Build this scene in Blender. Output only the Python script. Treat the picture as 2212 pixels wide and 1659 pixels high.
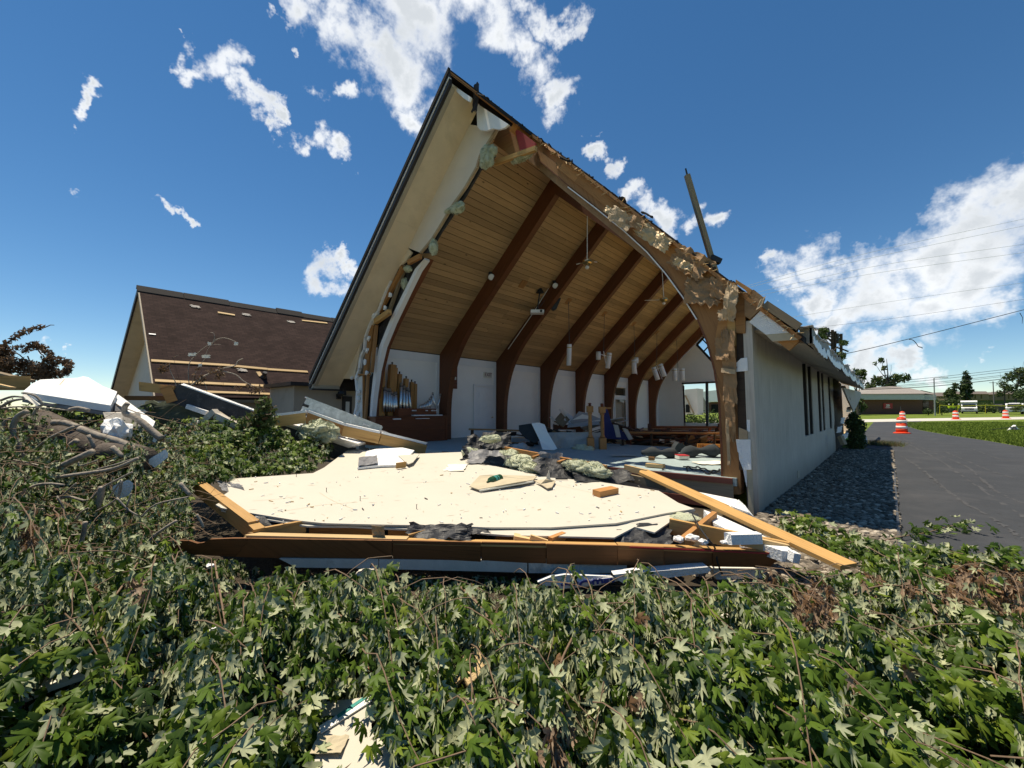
import bpy, bmesh, math, random
import numpy as np
from mathutils import Vector, Matrix, noise
from mathutils.geometry import tessellate_polygon

for o in list(bpy.data.objects):
    bpy.data.objects.remove(o)
scene = bpy.context.scene
COL = scene.collection
R = math.radians

# ------------------------------------------------------------------ camera
# x = to the right along the church front, y = into the church, z = up
FOC = 905.2                      # focal length in units of a 2212 px wide frame
EYE = Vector((0, 0, 1.65))
PITCH = math.atan(57.0 / FOC)
YAW = R(42.0)
FH = Vector((-math.sin(YAW), math.cos(YAW), 0))
RT = Vector((math.cos(YAW), math.sin(YAW), 0))
FW = FH * math.cos(PITCH) + Vector((0, 0, 1)) * math.sin(PITCH)
UP = Vector((0, 0, 1)) * math.cos(PITCH) - FH * math.sin(PITCH)
cam_d = bpy.data.cameras.new('camera')
cam_d.sensor_width = 36.0
cam_d.lens = 36.0 * FOC / 2212
cam_d.clip_start = 0.05
cam_d.clip_end = 5000
cam = bpy.data.objects.new('camera', cam_d)
m3 = Matrix((RT, UP, -FW)).transposed()
cam.matrix_world = Matrix.Translation(EYE) @ m3.to_4x4()
COL.objects.link(cam)
scene.camera = cam

# ------------------------------------------------------------------ sun, sky, exposure
SUN = Vector((-0.29, -0.06, 1.0)).normalized()
sun_d = bpy.data.lights.new('sun', 'SUN')
sun_d.energy = 5.0
sun_d.angle = R(0.53)
sun_d.color = (1.0, 0.955, 0.88)
sun = bpy.data.objects.new('sun', sun_d)
sun.rotation_euler = (-SUN).to_track_quat('-Z', 'Y').to_euler()
sun.location = (-10, -14, 34)
COL.objects.link(sun)

scene.view_settings.view_transform = 'Standard'
scene.view_settings.look = 'None'
scene.view_settings.exposure = 0.3
scene.view_settings.gamma = 1.0
scene.view_settings.use_white_balance = True          # camera white balance set for the shade
scene.view_settings.white_balance_temperature = 7700
scene.view_settings.white_balance_tint = 8
scene.view_settings.use_curve_mapping = False
scene.render.engine = 'CYCLES'
scene.cycles.max_bounces = 8
scene.cycles.diffuse_bounces = 5


def ray(u, v):
    return FW + RT * ((u - 1106) / FOC) + UP * ((829.5 - v) / FOC)
def at(u, v, d):                       # d = distance along the view axis
    return EYE + ray(u, v) * d
def on(u, v, ax, val):                 # on an axis plane
    r = ray(u, v)
    return EYE + r * ((val - EYE[ax]) / r[ax])
def onx(u, v, x): return on(u, v, 0, x)
def ony(u, v, y): return on(u, v, 1, y)
def onz(u, v, z): return on(u, v, 2, z)
def onpl(u, v, p, n):
    r = ray(u, v)
    return EYE + r * ((p - EYE).dot(n) / r.dot(n))
def gz(x, y):                          # terrain height
    return 0.0105 * (min(max(y, 14), 130) - 14)
def ong(u, v, off=0.0):
    p = onz(u, v, off)
    for _ in range(30):
        p = onz(u, v, gz(p.x, p.y) + off)
    return p
# reading windows of the photograph -> frame units
def W(x0, y0, s):
    return lambda x, y: ((x0 + x / s) / 1.82278, (y0 + y / s) / 1.82278)
zA = W(1200, 250, 2.212); zB = W(1950, 500, 2.212); zC = W(1200, 1000, 2.212)
zD = W(2000, 1100, 2.212); zE = W(2700, 1100, 2.765); zF = W(3200, 1300, 2.6587)
zG = W(0, 1200, 2.765); zH = W(400, 1100, 2.212); zI = W(600, 1700, 2.212)
zJ = W(1500, 1650, 2.212); zK = W(2300, 1700, 2.212); zL = W(3000, 1600, 2.1434)
zM = W(0, 2200, 2.011); zN = W(1000, 2200, 2.011); zO = W(2000, 2200, 2.011)
zP = W(2932, 2200, 2.011); zQ = W(0, 1700, 2.765)

# ------------------------------------------------------------------ sky with clouds
world = bpy.data.worlds.new('World')
scene.world = world
world.use_nodes = True
def make_world():
    nt = world.node_tree; N = nt.nodes; L = nt.links
    N.clear()
    out = N.new('ShaderNodeOutputWorld'); bg = N.new('ShaderNodeBackground')
    sky = N.new('ShaderNodeTexSky'); sky.sky_type = 'NISHITA'; sky.sun_disc = False
    sky.sun_elevation = math.asin(SUN.z); sky.sun_rotation = math.atan2(SUN.x, SUN.y)
    sky.altitude = 1200; sky.air_density = 0.9; sky.dust_density = 0.02; sky.ozone_density = 3.2
    bg.inputs['Strength'].default_value = 0.115
    tc = N.new('ShaderNodeTexCoord')
    blobs = [(690,25,75),(745,60,70),(800,110,80),(850,180,85),(885,265,55),(765,235,40),(900,60,110),
             (1000,25,100),(1080,80,85),(1150,150,70),(1215,210,55),(1235,255,35),(1165,35,55),
             (425,120,42),(475,165,48),(530,150,55),(575,200,45),(595,240,28),
             (600,280,28),(650,310,38),(705,320,42),(750,350,36),
             (130,180,32),(122,245,22),(385,70,20),(678,104,20),(600,10,30),
             (288,410,17),(350,425,24),(385,440,20),(118,444,32),
             (715,600,48),(755,565,34),
             (1270,310,32),(1305,350,32),(1355,410,38),(1410,440,46),(1470,460,40),(1535,478,36),
             (2150,475,85),(2060,500,100),(2090,640,110),(2185,630,90),(1725,635,60),(1790,700,60),(1960,545,115),(2110,570,140),(2190,520,120),(1840,585,100),
             (1750,565,70),(1680,545,42),(1850,650,105),(1980,660,110),(1860,770,70),(1930,775,45),
             (2122,768,26),(2185,752,30),(2010,800,50),(2160,812,45),(45,752,32),(150,768,16),(185,645,13)]
    wn = N.new('ShaderNodeTexNoise'); wn.inputs['Scale'].default_value = 5.5; wn.inputs['Detail'].default_value = 6; wn.inputs['Roughness'].default_value = 0.62
    L.new(tc.outputs['Generated'], wn.inputs['Vector'])
    ws = N.new('ShaderNodeVectorMath'); ws.operation = 'MULTIPLY_ADD'
    L.new(wn.outputs['Color'], ws.inputs[0]); ws.inputs[1].default_value = (.30, .30, .30); ws.inputs[2].default_value = (-.15, -.15, -.15)
    wa = N.new('ShaderNodeVectorMath'); wa.operation = 'ADD'
    L.new(tc.outputs['Generated'], wa.inputs[0]); L.new(ws.outputs[0], wa.inputs[1])
    prev = None
    for (u, v, r) in blobs:
        c = ray(u, v).normalized(); e = ray(u + r, v).normalized()
        e2 = ray(u, v + r).normalized()
        rad = 0.5 * ((c - e).length + (c - e2).length) * 1.45
        d = N.new('ShaderNodeVectorMath'); d.operation = 'DISTANCE'
        L.new(wa.outputs[0], d.inputs[0]); d.inputs[1].default_value = c
        mr = N.new('ShaderNodeMapRange'); mr.interpolation_type = 'SMOOTHSTEP'
        mr.inputs['From Min'].default_value = rad; mr.inputs['From Max'].default_value = 0.0
        L.new(d.outputs['Value'], mr.inputs['Value'])
        if prev is None: prev = mr.outputs[0]
        else:
            mx = N.new('ShaderNodeMath'); mx.operation = 'SMOOTH_MAX'; mx.inputs[2].default_value = 0.12
            L.new(prev, mx.inputs[0]); L.new(mr.outputs[0], mx.inputs[1]); prev = mx.outputs[0]
    def nz(scale, detail, rough, loc=(0, 0, 0), sc=(1, 1, 1), rot=(0, 0, 0), dist=0.0):
        mp = N.new('ShaderNodeMapping'); mp.inputs['Location'].default_value = loc
        mp.inputs['Scale'].default_value = sc; mp.inputs['Rotation'].default_value = rot
        L.new(tc.outputs['Generated'], mp.inputs['Vector'])
        n = N.new('ShaderNodeTexNoise'); n.inputs['Scale'].default_value = scale
        n.inputs['Detail'].default_value = detail; n.inputs['Roughness'].default_value = rough
        n.inputs['Distortion'].default_value = dist
        L.new(mp.outputs[0], n.inputs['Vector']); return n.outputs['Fac']
    def mth(op, a, b, c=None):
        m = N.new('ShaderNodeMath'); m.operation = op
        for i, x in enumerate((a, b, c)):
            if x is None: continue
            if isinstance(x, (int, float)): m.inputs[i].default_value = x
            else: L.new(x, m.inputs[i])
        return m.outputs[0]
    n1 = nz(9.0, 9, 0.62, (3.1, 1.7, 0.4), (1, 1, 1.2), dist=0.25)
    n2 = nz(30.0, 5, 0.6, (1.1, 7.7, 2.4))
    dens = mth('ADD', mth('MULTIPLY', prev, 1.32), mth('MULTIPLY', mth('SUBTRACT', n1, 0.5), 1.8))
    dens = mth('ADD', dens, mth('MULTIPLY', mth('SUBTRACT', n2, 0.5), 0.22))
    dens = mth('ADD', dens, mth('MULTIPLY', mth('SUBTRACT', 1.0, mth('MINIMUM', mth('MULTIPLY', prev, 5.0), 1.0)), -0.55))
    msk = N.new('ShaderNodeMapRange'); msk.interpolation_type = 'SMOOTHSTEP'
    msk.inputs['From Min'].default_value = 0.24; msk.inputs['From Max'].default_value = 1.20
    L.new(dens, msk.inputs['Value'])
    # cloud colour: thick cores go a little grey, thin edges are white
    n3 = nz(7.0, 6, 0.6, (5.0, 2.0, 1.0))
    core = N.new('ShaderNodeMapRange'); core.interpolation_type = 'SMOOTHSTEP'
    core.inputs['From Min'].default_value = 0.75; core.inputs['From Max'].default_value = 1.45
    L.new(mth('ADD', dens, mth('MULTIPLY', mth('SUBTRACT', n3, 0.5), 1.4)), core.inputs['Value'])
    cc = N.new('ShaderNodeMix'); cc.data_type = 'RGBA'
    L.new(core.outputs[0], cc.inputs[0])
    cc.inputs[6].default_value = (6.9, 7.65, 9.1, 1); cc.inputs[7].default_value = (4.6, 5.3, 6.5, 1)
    # deepen the clear blue slightly (polarised, contrasty phone picture)
    hs = N.new('ShaderNodeHueSaturation'); hs.inputs['Saturation'].default_value = 1.26
    hs.inputs['Value'].default_value = 1.0
    L.new(sky.outputs[0], hs.inputs['Color'])
    mix = N.new('ShaderNodeMix'); mix.data_type = 'RGBA'
    L.new(mth('MULTIPLY', msk.outputs[0], 0.97), mix.inputs[0])
    L.new(hs.outputs[0], mix.inputs[6]); L.new(cc.outputs[2], mix.inputs[7])
    L.new(mix.outputs[2], bg.inputs['Color']); L.new(bg.outputs[0], out.inputs[0])
make_world()

# ------------------------------------------------------------------ materials
MATS = {}
def newmat(name):
    m = bpy.data.materials.new(name); m.use_nodes = True
    nt = m.node_tree; b = nt.nodes['Principled BSDF']
    MATS[name] = m
    return m, nt, nt.nodes, nt.links, b
def _n(N, L, vec, scale, detail=5, rough=0.6, dist=0.0):
    n = N.new('ShaderNodeTexNoise'); n.inputs['Scale'].default_value = scale
    n.inputs['Detail'].default_value = detail; n.inputs['Roughness'].default_value = rough
    n.inputs['Distortion'].default_value = dist
    L.new(vec, n.inputs['Vector']); return n
def _ramp(N, L, fac, stops):
    r = N.new('ShaderNodeValToRGB'); e = r.color_ramp.elements
    while len(e) < len(stops): e.new(0.5)
    for el, (p, c) in zip(e, stops): el.position = p; el.color = (*c, 1)
    L.new(fac, r.inputs[0]); return r
def _mul(c, k): return tuple(max(0, x * k) for x in c)
def _bump(N, L, b, h, strength, dist=0.01):
    bp = N.new('ShaderNodeBump'); bp.inputs['Strength'].default_value = strength
    bp.inputs['Distance'].default_value = dist
    L.new(h, bp.inputs['Height']); L.new(bp.outputs[0], b.inputs['Normal'])
def _mixc(N, L, fac, a, bcol):
    m = N.new('ShaderNodeMix'); m.data_type = 'RGBA'
    L.new(fac, m.inputs[0])
    for i, x in ((6, a), (7, bcol)):
        if isinstance(x, tuple): m.inputs[i].default_value = (*x, 1)
        else: L.new(x, m.inputs[i])
    return m.outputs[2]
def plain(name, c, rough=0.8, var=0.18, scale=3.0, bump=0.15, bscale=40, metal=0.0, stain=None, sscale=1.5, slo=0.55, shi=0.75, bd=0.01, spec=0.4):
    m, nt, N, L, b = newmat(name)
    g = N.new('ShaderNodeNewGeometry')
    v = g.outputs['Position']
    n = _n(N, L, v, scale, 7, 0.65)
    r = _ramp(N, L, n.outputs['Fac'], [(0.28, _mul(c, 1 - var)), (0.72, _mul(c, 1 + var))])
    col = r.outputs[0]
    if stain:
        s = _n(N, L, v, sscale, 8, 0.7, 0.4)
        mr = N.new('ShaderNodeMapRange'); mr.inputs['From Min'].default_value = slo; mr.inputs['From Max'].default_value = shi
        L.new(s.outputs['Fac'], mr.inputs['Value'])
        col = _mixc(N, L, mr.outputs[0], col, stain)
    L.new(col, b.inputs['Base Color'])
    b.inputs['Roughness'].default_value = rough; b.inputs['Metallic'].default_value = metal
    b.inputs['Specular IOR Level'].default_value = spec
    if bump > 0:
        h = _n(N, L, v, bscale, 4, 0.6)
        _bump(N, L, b, h.outputs['Fac'], bump, bd)
    return m
def wood(name, c1, c2, rough=0.7, knots=0.0, rings=14.0, bump=0.15):
    m, nt, N, L, b = newmat(name)
    uv = N.new('ShaderNodeUVMap'); uv.uv_map = 'grain'
    mp = N.new('ShaderNodeMapping'); mp.inputs['Scale'].default_value = (0.8, 12.0, 1)
    L.new(uv.outputs[0], mp.inputs['Vector'])
    n = _n(N, L, mp.outputs[0], rings / 8, 6, 0.6, 0.8)
    mp2 = N.new('ShaderNodeMapping'); mp2.inputs['Scale'].default_value = (3.0, 120.0, 1)
    L.new(uv.outputs[0], mp2.inputs['Vector'])
    n2 = _n(N, L, mp2.outputs[0], 1.0, 3, 0.5)
    mm = N.new('ShaderNodeMath'); mm.operation = 'MULTIPLY_ADD'
    L.new(n2.outputs['Fac'], mm.inputs[0]); mm.inputs[1].default_value = 0.35; L.new(n.outputs['Fac'], mm.inputs[2])
    r = _ramp(N, L, mm.outputs[0], [(0.42, c2), (0.62, c1), (0.85, _mul(c1, 1.12))])
    col = r.outputs[0]
    # board to board tone
    obi = N.new('ShaderNodeObjectInfo')
    mr0 = N.new('ShaderNodeMapRange'); mr0.inputs['To Min'].default_value = 0.74; mr0.inputs['To Max'].default_value = 1.18
    L.new(obi.outputs['Random'], mr0.inputs['Value'])
    hv = N.new('ShaderNodeHueSaturation'); L.new(mr0.outputs[0], hv.inputs['Value']); L.new(col, hv.inputs['Color'])
    col = hv.outputs[0]
    if knots > 0:
        mp3 = N.new('ShaderNodeMapping'); mp3.inputs['Scale'].default_value = (1.6, 3.4, 1)
        L.new(uv.outputs[0], mp3.inputs['Vector'])
        vo = N.new('ShaderNodeTexVoronoi'); vo.inputs['Scale'].default_value = 1.0
        L.new(mp3.outputs[0], vo.inputs['Vector'])
        kr = N.new('ShaderNodeMapRange'); kr.inputs['From Min'].default_value = 0.10; kr.inputs['From Max'].default_value = 0.04
        L.new(vo.outputs['Distance'], kr.inputs['Value'])
        sep = N.new('ShaderNodeSeparateColor'); L.new(vo.outputs['Color'], sep.inputs[0])
        ge = N.new('ShaderNodeMath'); ge.operation = 'LESS_THAN'; ge.inputs[1].default_value = knots
        L.new(sep.outputs[0], ge.inputs[0])
        km = N.new('ShaderNodeMath'); km.operation = 'MULTIPLY'
        L.new(kr.outputs[0], km.inputs[0]); L.new(ge.outputs[0], km.inputs[1])
        col = _mixc(N, L, km.outputs[0], col, _mul(c2, 0.35))
    L.new(col, b.inputs['Base Color']); b.inputs['Roughness'].default_value = rough
    b.inputs['Specular IOR Level'].default_value = 0.3
    if bump: _bump(N, L, b, mm.outputs[0], bump, 0.004)
    return m

wood('pine', (0.50, 0.29, 0.105), (0.30, 0.145, 0.045), 0.65, 0.25)
wood('pine_pale', (0.58, 0.40, 0.20), (0.42, 0.25, 0.10), 0.7, 0.2)
wood('lumber_orange', (0.40, 0.19, 0.065), (0.22, 0.085, 0.028), 0.7, 0.2)
wood('plywood', (0.30, 0.145, 0.055), (0.16, 0.07, 0.026), 0.7, 0.15)
wood('header_ply', (0.22, 0.098, 0.040), (0.11, 0.046, 0.018), 0.75, 0.2)
wood('glulam', (0.155, 0.052, 0.021), (0.095, 0.03, 0.013), 0.5)
wood('ceiling_pine', (0.40, 0.25, 0.125), (0.30, 0.18, 0.085), 0.6, 0.8)
wood('organ_wood', (0.145, 0.043, 0.018), (0.085, 0.024, 0.011), 0.45)
wood('pipe_wood', (0.42, 0.20, 0.06), (0.27, 0.11, 0.03), 0.5)
wood('oak_rail', (0.34, 0.165, 0.06), (0.2, 0.085, 0.03), 0.5)
wood('old_wood', (0.26, 0.20, 0.13), (0.14, 0.10, 0.065), 0.85)
wood('nosing_wood', (0.15, 0.048, 0.032), (0.09, 0.03, 0.02), 0.6)
wood('dark_wood', (0.05, 0.032, 0.022), (0.025, 0.016, 0.012), 0.8)
wood('red_paint_wood', (0.35, 0.05, 0.05), (0.25, 0.12, 0.08), 0.7)
plain('white_wall', (0.86, 0.83, 0.77), 0.85, 0.04, 1.2, 0.05, 60)
plain('white_trim', (0.78, 0.77, 0.75), 0.6, 0.04, 2, 0.05, 40)
plain('drywall', (0.535, 0.50, 0.425), 0.9, 0.035, 1.5, 0.10, 90, stain=(0.44, 0.40, 0.33), sscale=5, slo=0.64, shi=0.8)
plain('gouged_paper', (0.42, 0.385, 0.31), 0.95, 0.1, 6, 0.1, 60)
plain('drywall_back', (0.48, 0.41, 0.29), 0.9, 0.15, 5, 0.1, 60)
plain('soffit_stucco', (0.74, 0.61, 0.44), 0.95, 0.06, 2, 0.5, 130, stain=(0.56, 0.455, 0.32), sscale=0.9, slo=0.5, shi=0.8)
plain('gable_stucco', (0.68, 0.59, 0.48), 0.95, 0.05, 2, 0.5, 130)
def stucco_wall():
    m, nt, N, L, b = newmat('grey_stucco')
    g = N.new('ShaderNodeNewGeometry')
    n = _n(N, L, g.outputs['Position'], 1.3, 7, 0.65)
    r = _ramp(N, L, n.outputs['Fac'], [(0.3, (0.48, 0.435, 0.37)), (0.7, (0.57, 0.52, 0.45))])
    mp = N.new('ShaderNodeMapping'); mp.inputs['Scale'].default_value = (30, 30, 1.2)
    L.new(g.outputs['Position'], mp.inputs['Vector'])
    st = _n(N, L, mp.outputs[0], 1, 4, 0.6)
    mul = N.new('ShaderNodeMapRange'); mul.inputs['From Min'].default_value = 0.3; mul.inputs['From Max'].default_value = 0.7
    mul.inputs['To Min'].default_value = 0.8; mul.inputs['To Max'].default_value = 1.12
    L.new(st.outputs['Fac'], mul.inputs['Value'])
    hv = N.new('ShaderNodeHueSaturation'); L.new(mul.outputs[0], hv.inputs['Value']); L.new(r.outputs[0], hv.inputs['Color'])
    # splash dirt at the foot
    sx = N.new('ShaderNodeSeparateXYZ'); L.new(g.outputs['Position'], sx.inputs[0])
    ad = N.new('ShaderNodeMath'); ad.operation = 'MULTIPLY_ADD'
    L.new(st.outputs['Fac'], ad.inputs[0]); ad.inputs[1].default_value = -0.9; L.new(sx.outputs['Z'], ad.inputs[2])
    dm = N.new('ShaderNodeMapRange'); dm.inputs['From Min'].default_value = 0.15; dm.inputs['From Max'].default_value = -0.45
    dm.inputs['To Max'].default_value = 0.75
    L.new(ad.outputs[0], dm.inputs['Value'])
    L.new(_mixc(N, L, dm.outputs[0], hv.outputs[0], (0.16, 0.14, 0.115)), b.inputs['Base Color'])
    b.inputs['Roughness'].default_value = 0.95
    h = _n(N, L, g.outputs['Position'], 110, 3, 0.6)
    _bump(N, L, b, h.outputs['Fac'], 0.5, 0.006)
stucco_wall()
plain('beige_wall', (0.42, 0.36, 0.28), 0.95, 0.07, 1.2, 0.3, 60, stain=(0.30, 0.25, 0.18), sscale=1.3, slo=0.58, shi=0.8)
plain('foam', (0.82, 0.82, 0.81), 0.85, 0.05, 6, 0.8, 55, bd=0.02)
plain('foam_dirty', (0.68, 0.66, 0.60), 0.9, 0.12, 5, 0.6, 60, bd=0.01, stain=(0.36, 0.34, 0.30), sscale=4, slo=0.56, shi=0.7)
plain('gutter_grey', (0.33, 0.30, 0.265), 0.7, 0.12, 5, 0.2, 40)
plain('white_metal', (0.80, 0.80, 0.79), 0.4, 0.05, 3, 0.05, 20, stain=(0.45, 0.42, 0.36), sscale=4, slo=0.6, shi=0.7)
plain('dark_fascia', (0.035, 0.030, 0.029), 0.5, 0.2, 3, 0.1, 30)
plain('shingle_black', (0.022, 0.020, 0.020), 0.95, 0.3, 30, 0.5, 90)
plain('felt', (0.030, 0.031, 0.034), 0.55, 0.35, 6, 0.4, 25, stain=(0.13, 0.13, 0.135), sscale=7, slo=0.55, shi=0.75, bd=0.02)
plain('felt_grey', (0.18, 0.18, 0.19), 0.5, 0.3, 6, 0.3, 25, bd=0.02)
plain('insulation', (0.56, 0.585, 0.42), 1.0, 0.14, 12, 1.0, 70, bd=0.03, stain=(0.42, 0.45, 0.30), sscale=9, slo=0.5, shi=0.7)
plain('kraft', (0.30, 0.175, 0.085), 0.75, 0.18, 6, 0.5, 18, bd=0.02)
plain('kraft_pale', (0.42, 0.30, 0.18), 0.7, 0.15, 8, 0.5, 18, bd=0.02)
plain('insul_tan', (0.55, 0.40, 0.22), 0.95, 0.25, 14, 0.9, 60, bd=0.02)
plain('foil', (0.46, 0.33, 0.18), 0.45, 0.15, 10, 0.6, 14, metal=0.25, bd=0.02)
plain('carpet', (0.29, 0.365, 0.375), 0.98, 0.10, 8, 0.3, 220, stain=(0.40, 0.45, 0.44), sscale=6, slo=0.66, shi=0.78)
plain('galvanized', (0.45, 0.47, 0.48), 0.35, 0.25, 14, 0.1, 30, metal=0.7, stain=(0.62, 0.64, 0.65), sscale=9, slo=0.5, shi=0.65)
plain('steel_dark', (0.05, 0.055, 0.06), 0.5, 0.1, 3, 0.05, 30)
plain('brass', (0.55, 0.40, 0.16), 0.3, 0.1, 3, 0.0, 30, metal=0.9)
plain('pipe_metal', (0.62, 0.62, 0.60), 0.28, 0.12, 8, 0.05, 30, metal=0.85)
plain('white_plastic', (0.75, 0.75, 0.74), 0.45, 0.04, 5, 0.0)
plain('black_plastic', (0.018, 0.018, 0.02), 0.45, 0.1, 5, 0.0)
plain('dark_cloth', (0.030, 0.037, 0.042), 0.95, 0.2, 6, 0.3, 50)
plain('blue_cloth', (0.02, 0.03, 0.12), 0.9, 0.2, 6, 0.3, 50)
plain('grey_cloth', (0.36, 0.37, 0.36), 0.9, 0.12, 4, 0.4, 20, bd=0.02)
plain('paper', (0.72, 0.69, 0.60), 0.9, 0.06, 6, 0.1, 40)
plain('red', (0.42, 0.03, 0.035), 0.5, 0.08, 5, 0.0)
plain('maroon', (0.22, 0.05, 0.045), 0.8, 0.15, 6, 0.2, 40)
plain('teal', (0.03, 0.26, 0.23), 0.7, 0.1, 6, 0.1, 30)
plain('batt_green', (0.10, 0.12, 0.085), 1.0, 0.2, 6, 0.6, 30)
plain('bottle_green', (0.02, 0.07, 0.03), 0.25, 0.2, 9, 0.0)
plain('blue_ink', (0.05, 0.07, 0.30), 0.7, 0.1, 6, 0.0)
plain('asphalt', (0.034, 0.037, 0.042), 0.9, 0.16, 1.1, 0.6, 160, bd=0.004, stain=(0.062, 0.062, 0.066), sscale=0.7, slo=0.5, shi=0.75)
plain('chalk_wear', (0.062, 0.063, 0.067), 0.95, 0.25, 12, 0.2, 60)
plain('concrete_road', (0.50, 0.48, 0.43), 0.9, 0.08, 1.0, 0.1, 20)
plain('soil', (0.045, 0.034, 0.022), 0.95, 0.35, 5, 0.8, 35, bd=0.03)
plain('gravel_bed', (0.11, 0.10, 0.09), 0.95, 0.3, 15, 0.8, 60, bd=0.02)
plain('bark', (0.29, 0.25, 0.205), 0.9, 0.3, 12, 0.8, 30, bd=0.015, stain=(0.12, 0.10, 0.08), sscale=8, slo=0.55, shi=0.7)
plain('bark_dark', (0.10, 0.08, 0.065), 0.95, 0.3, 10, 0.8, 30, bd=0.02)
plain('twig', (0.19, 0.125, 0.08), 0.8, 0.25, 15, 0.3, 60)
plain('brick_brown', (0.13, 0.062, 0.045), 0.9, 0.12, 4, 0.2, 40)
plain('roof_grey', (0.27, 0.245, 0.225), 0.95, 0.12, 3, 0.3, 40)
plain('band_metal', (0.48, 0.52, 0.55), 0.5, 0.06, 2, 0.0)
plain('glass_dark', (0.012, 0.014, 0.016), 0.08, 0.1, 2, 0.0, spec=0.6)
plain('wire_black', (0.02, 0.02, 0.022), 0.6, 0.05, 2, 0.0)
plain('wire_pale', (0.55, 0.58, 0.62), 0.4, 0.05, 2, 0.0, metal=0.6)
plain('pole_wood', (0.22, 0.19, 0.16), 0.95, 0.15, 5, 0.3, 30)
plain('pole_grey', (0.35, 0.35, 0.35), 0.7, 0.08, 5, 0.0)
plain('orange', (0.74, 0.058, 0.014), 0.5, 0.08, 6, 0.05, 20)
plain('reflective_white', (0.74, 0.72, 0.70), 0.5, 0.05, 6, 0.0)
plain('rubber', (0.02, 0.02, 0.02), 0.9, 0.1, 6, 0.0)
plain('car_white', (0.78, 0.78, 0.77), 0.25, 0.02, 2, 0.0)
plain('hi_vis', (0.55, 0.75, 0.04), 0.8, 0.08, 6, 0.0)
plain('skin', (0.45, 0.27, 0.19), 0.6, 0.05, 6, 0.0)
plain('denim', (0.05, 0.06, 0.09), 0.9, 0.1, 6, 0.0)
plain('tape_yellow', (0.75, 0.60, 0.03), 0.5, 0.05, 6, 0.0)
plain('house_wall', (0.48, 0.46, 0.42), 0.9, 0.06, 1, 0.0)
plain('house_roof', (0.14, 0.115, 0.10), 0.95, 0.12, 2, 0.0)
plain('white_roof', (0.70, 0.72, 0.72), 0.6, 0.04, 2, 0.0)
plain('grass_blade', (0.13, 0.185, 0.032), 0.9, 0.3, 2.5, 0.0, spec=0.1)
plain('far_green', (0.055, 0.085, 0.028), 0.95, 0.35, 0.5, 0.6, 2, bd=0.4)
plain('stone_pale', (0.42, 0.385, 0.34), 0.9, 0.1, 5, 0.2, 40)
def shingles():
    m, nt, N, L, b = newmat('brown_shingles')
    uv = N.new('ShaderNodeUVMap'); uv.uv_map = 'grain'
    br = N.new('ShaderNodeTexBrick'); br.inputs['Scale'].default_value = 1.0
    br.inputs['Brick Width'].default_value = 0.33; br.inputs['Row Height'].default_value = 0.145
    br.inputs['Mortar Size'].default_value = 0.012; br.inputs['Mortar Smooth'].default_value = 0.3
    br.inputs['Color1'].default_value = (0.050, 0.032, 0.028, 1); br.inputs['Color2'].default_value = (0.033, 0.021, 0.019, 1)
    br.inputs['Mortar'].default_value = (0.022, 0.016, 0.016, 1)
    L.new(uv.outputs[0], br.inputs['Vector'])
    n = _n(N, L, uv.outputs[0], 0.8, 7, 0.7)
    hv = N.new('ShaderNodeHueSaturation')
    mr = N.new('ShaderNodeMapRange'); mr.inputs['From Min'].default_value = 0.3; mr.inputs['From Max'].default_value = 0.7
    mr.inputs['To Min'].default_value = 0.75; mr.inputs['To Max'].default_value = 1.3
    L.new(n.outputs['Fac'], mr.inputs['Value']); L.new(mr.outputs[0], hv.inputs['Value'])
    L.new(br.outputs['Color'], hv.inputs['Color']); L.new(hv.outputs[0], b.inputs['Base Color'])
    b.inputs['Roughness'].default_value = 0.95; b.inputs['Specular IOR Level'].default_value = 0.08
    _bump(N, L, b, br.outputs['Fac'], -0.6, 0.02)
shingles()
def lawn():
    m, nt, N, L, b = newmat('lawn')
    g = N.new('ShaderNodeNewGeometry')
    n = _n(N, L, g.outputs['Position'], 0.35, 8, 0.7)
    r = _ramp(N, L, n.outputs['Fac'], [(0.3, (0.085, 0.125, 0.022)), (0.5, (0.13, 0.18, 0.032)), (0.66, (0.17, 0.21, 0.045)), (0.8, (0.26, 0.21, 0.09))])
    n2 = _n(N, L, g.outputs['Position'], 7, 5, 0.7)
    hv = N.new('ShaderNodeHueSaturation')
    mr = N.new('ShaderNodeMapRange'); mr.inputs['From Min'].default_value = 0.25; mr.inputs['From Max'].default_value = 0.75
    mr.inputs['To Min'].default_value = 0.6; mr.inputs['To Max'].default_value = 1.35
    L.new(n2.outputs['Fac'], mr.inputs['Value']); L.new(mr.outputs[0], hv.inputs['Value'])
    L.new(r.outputs[0], hv.inputs['Color']); L.new(hv.outputs[0], b.inputs['Base Color'])
    b.inputs['Roughness'].default_value = 1.0; b.inputs['Specular IOR Level'].default_value = 0.1
    _bump(N, L, b, n2.outputs['Fac'], 0.8, 0.08)
lawn()
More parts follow.
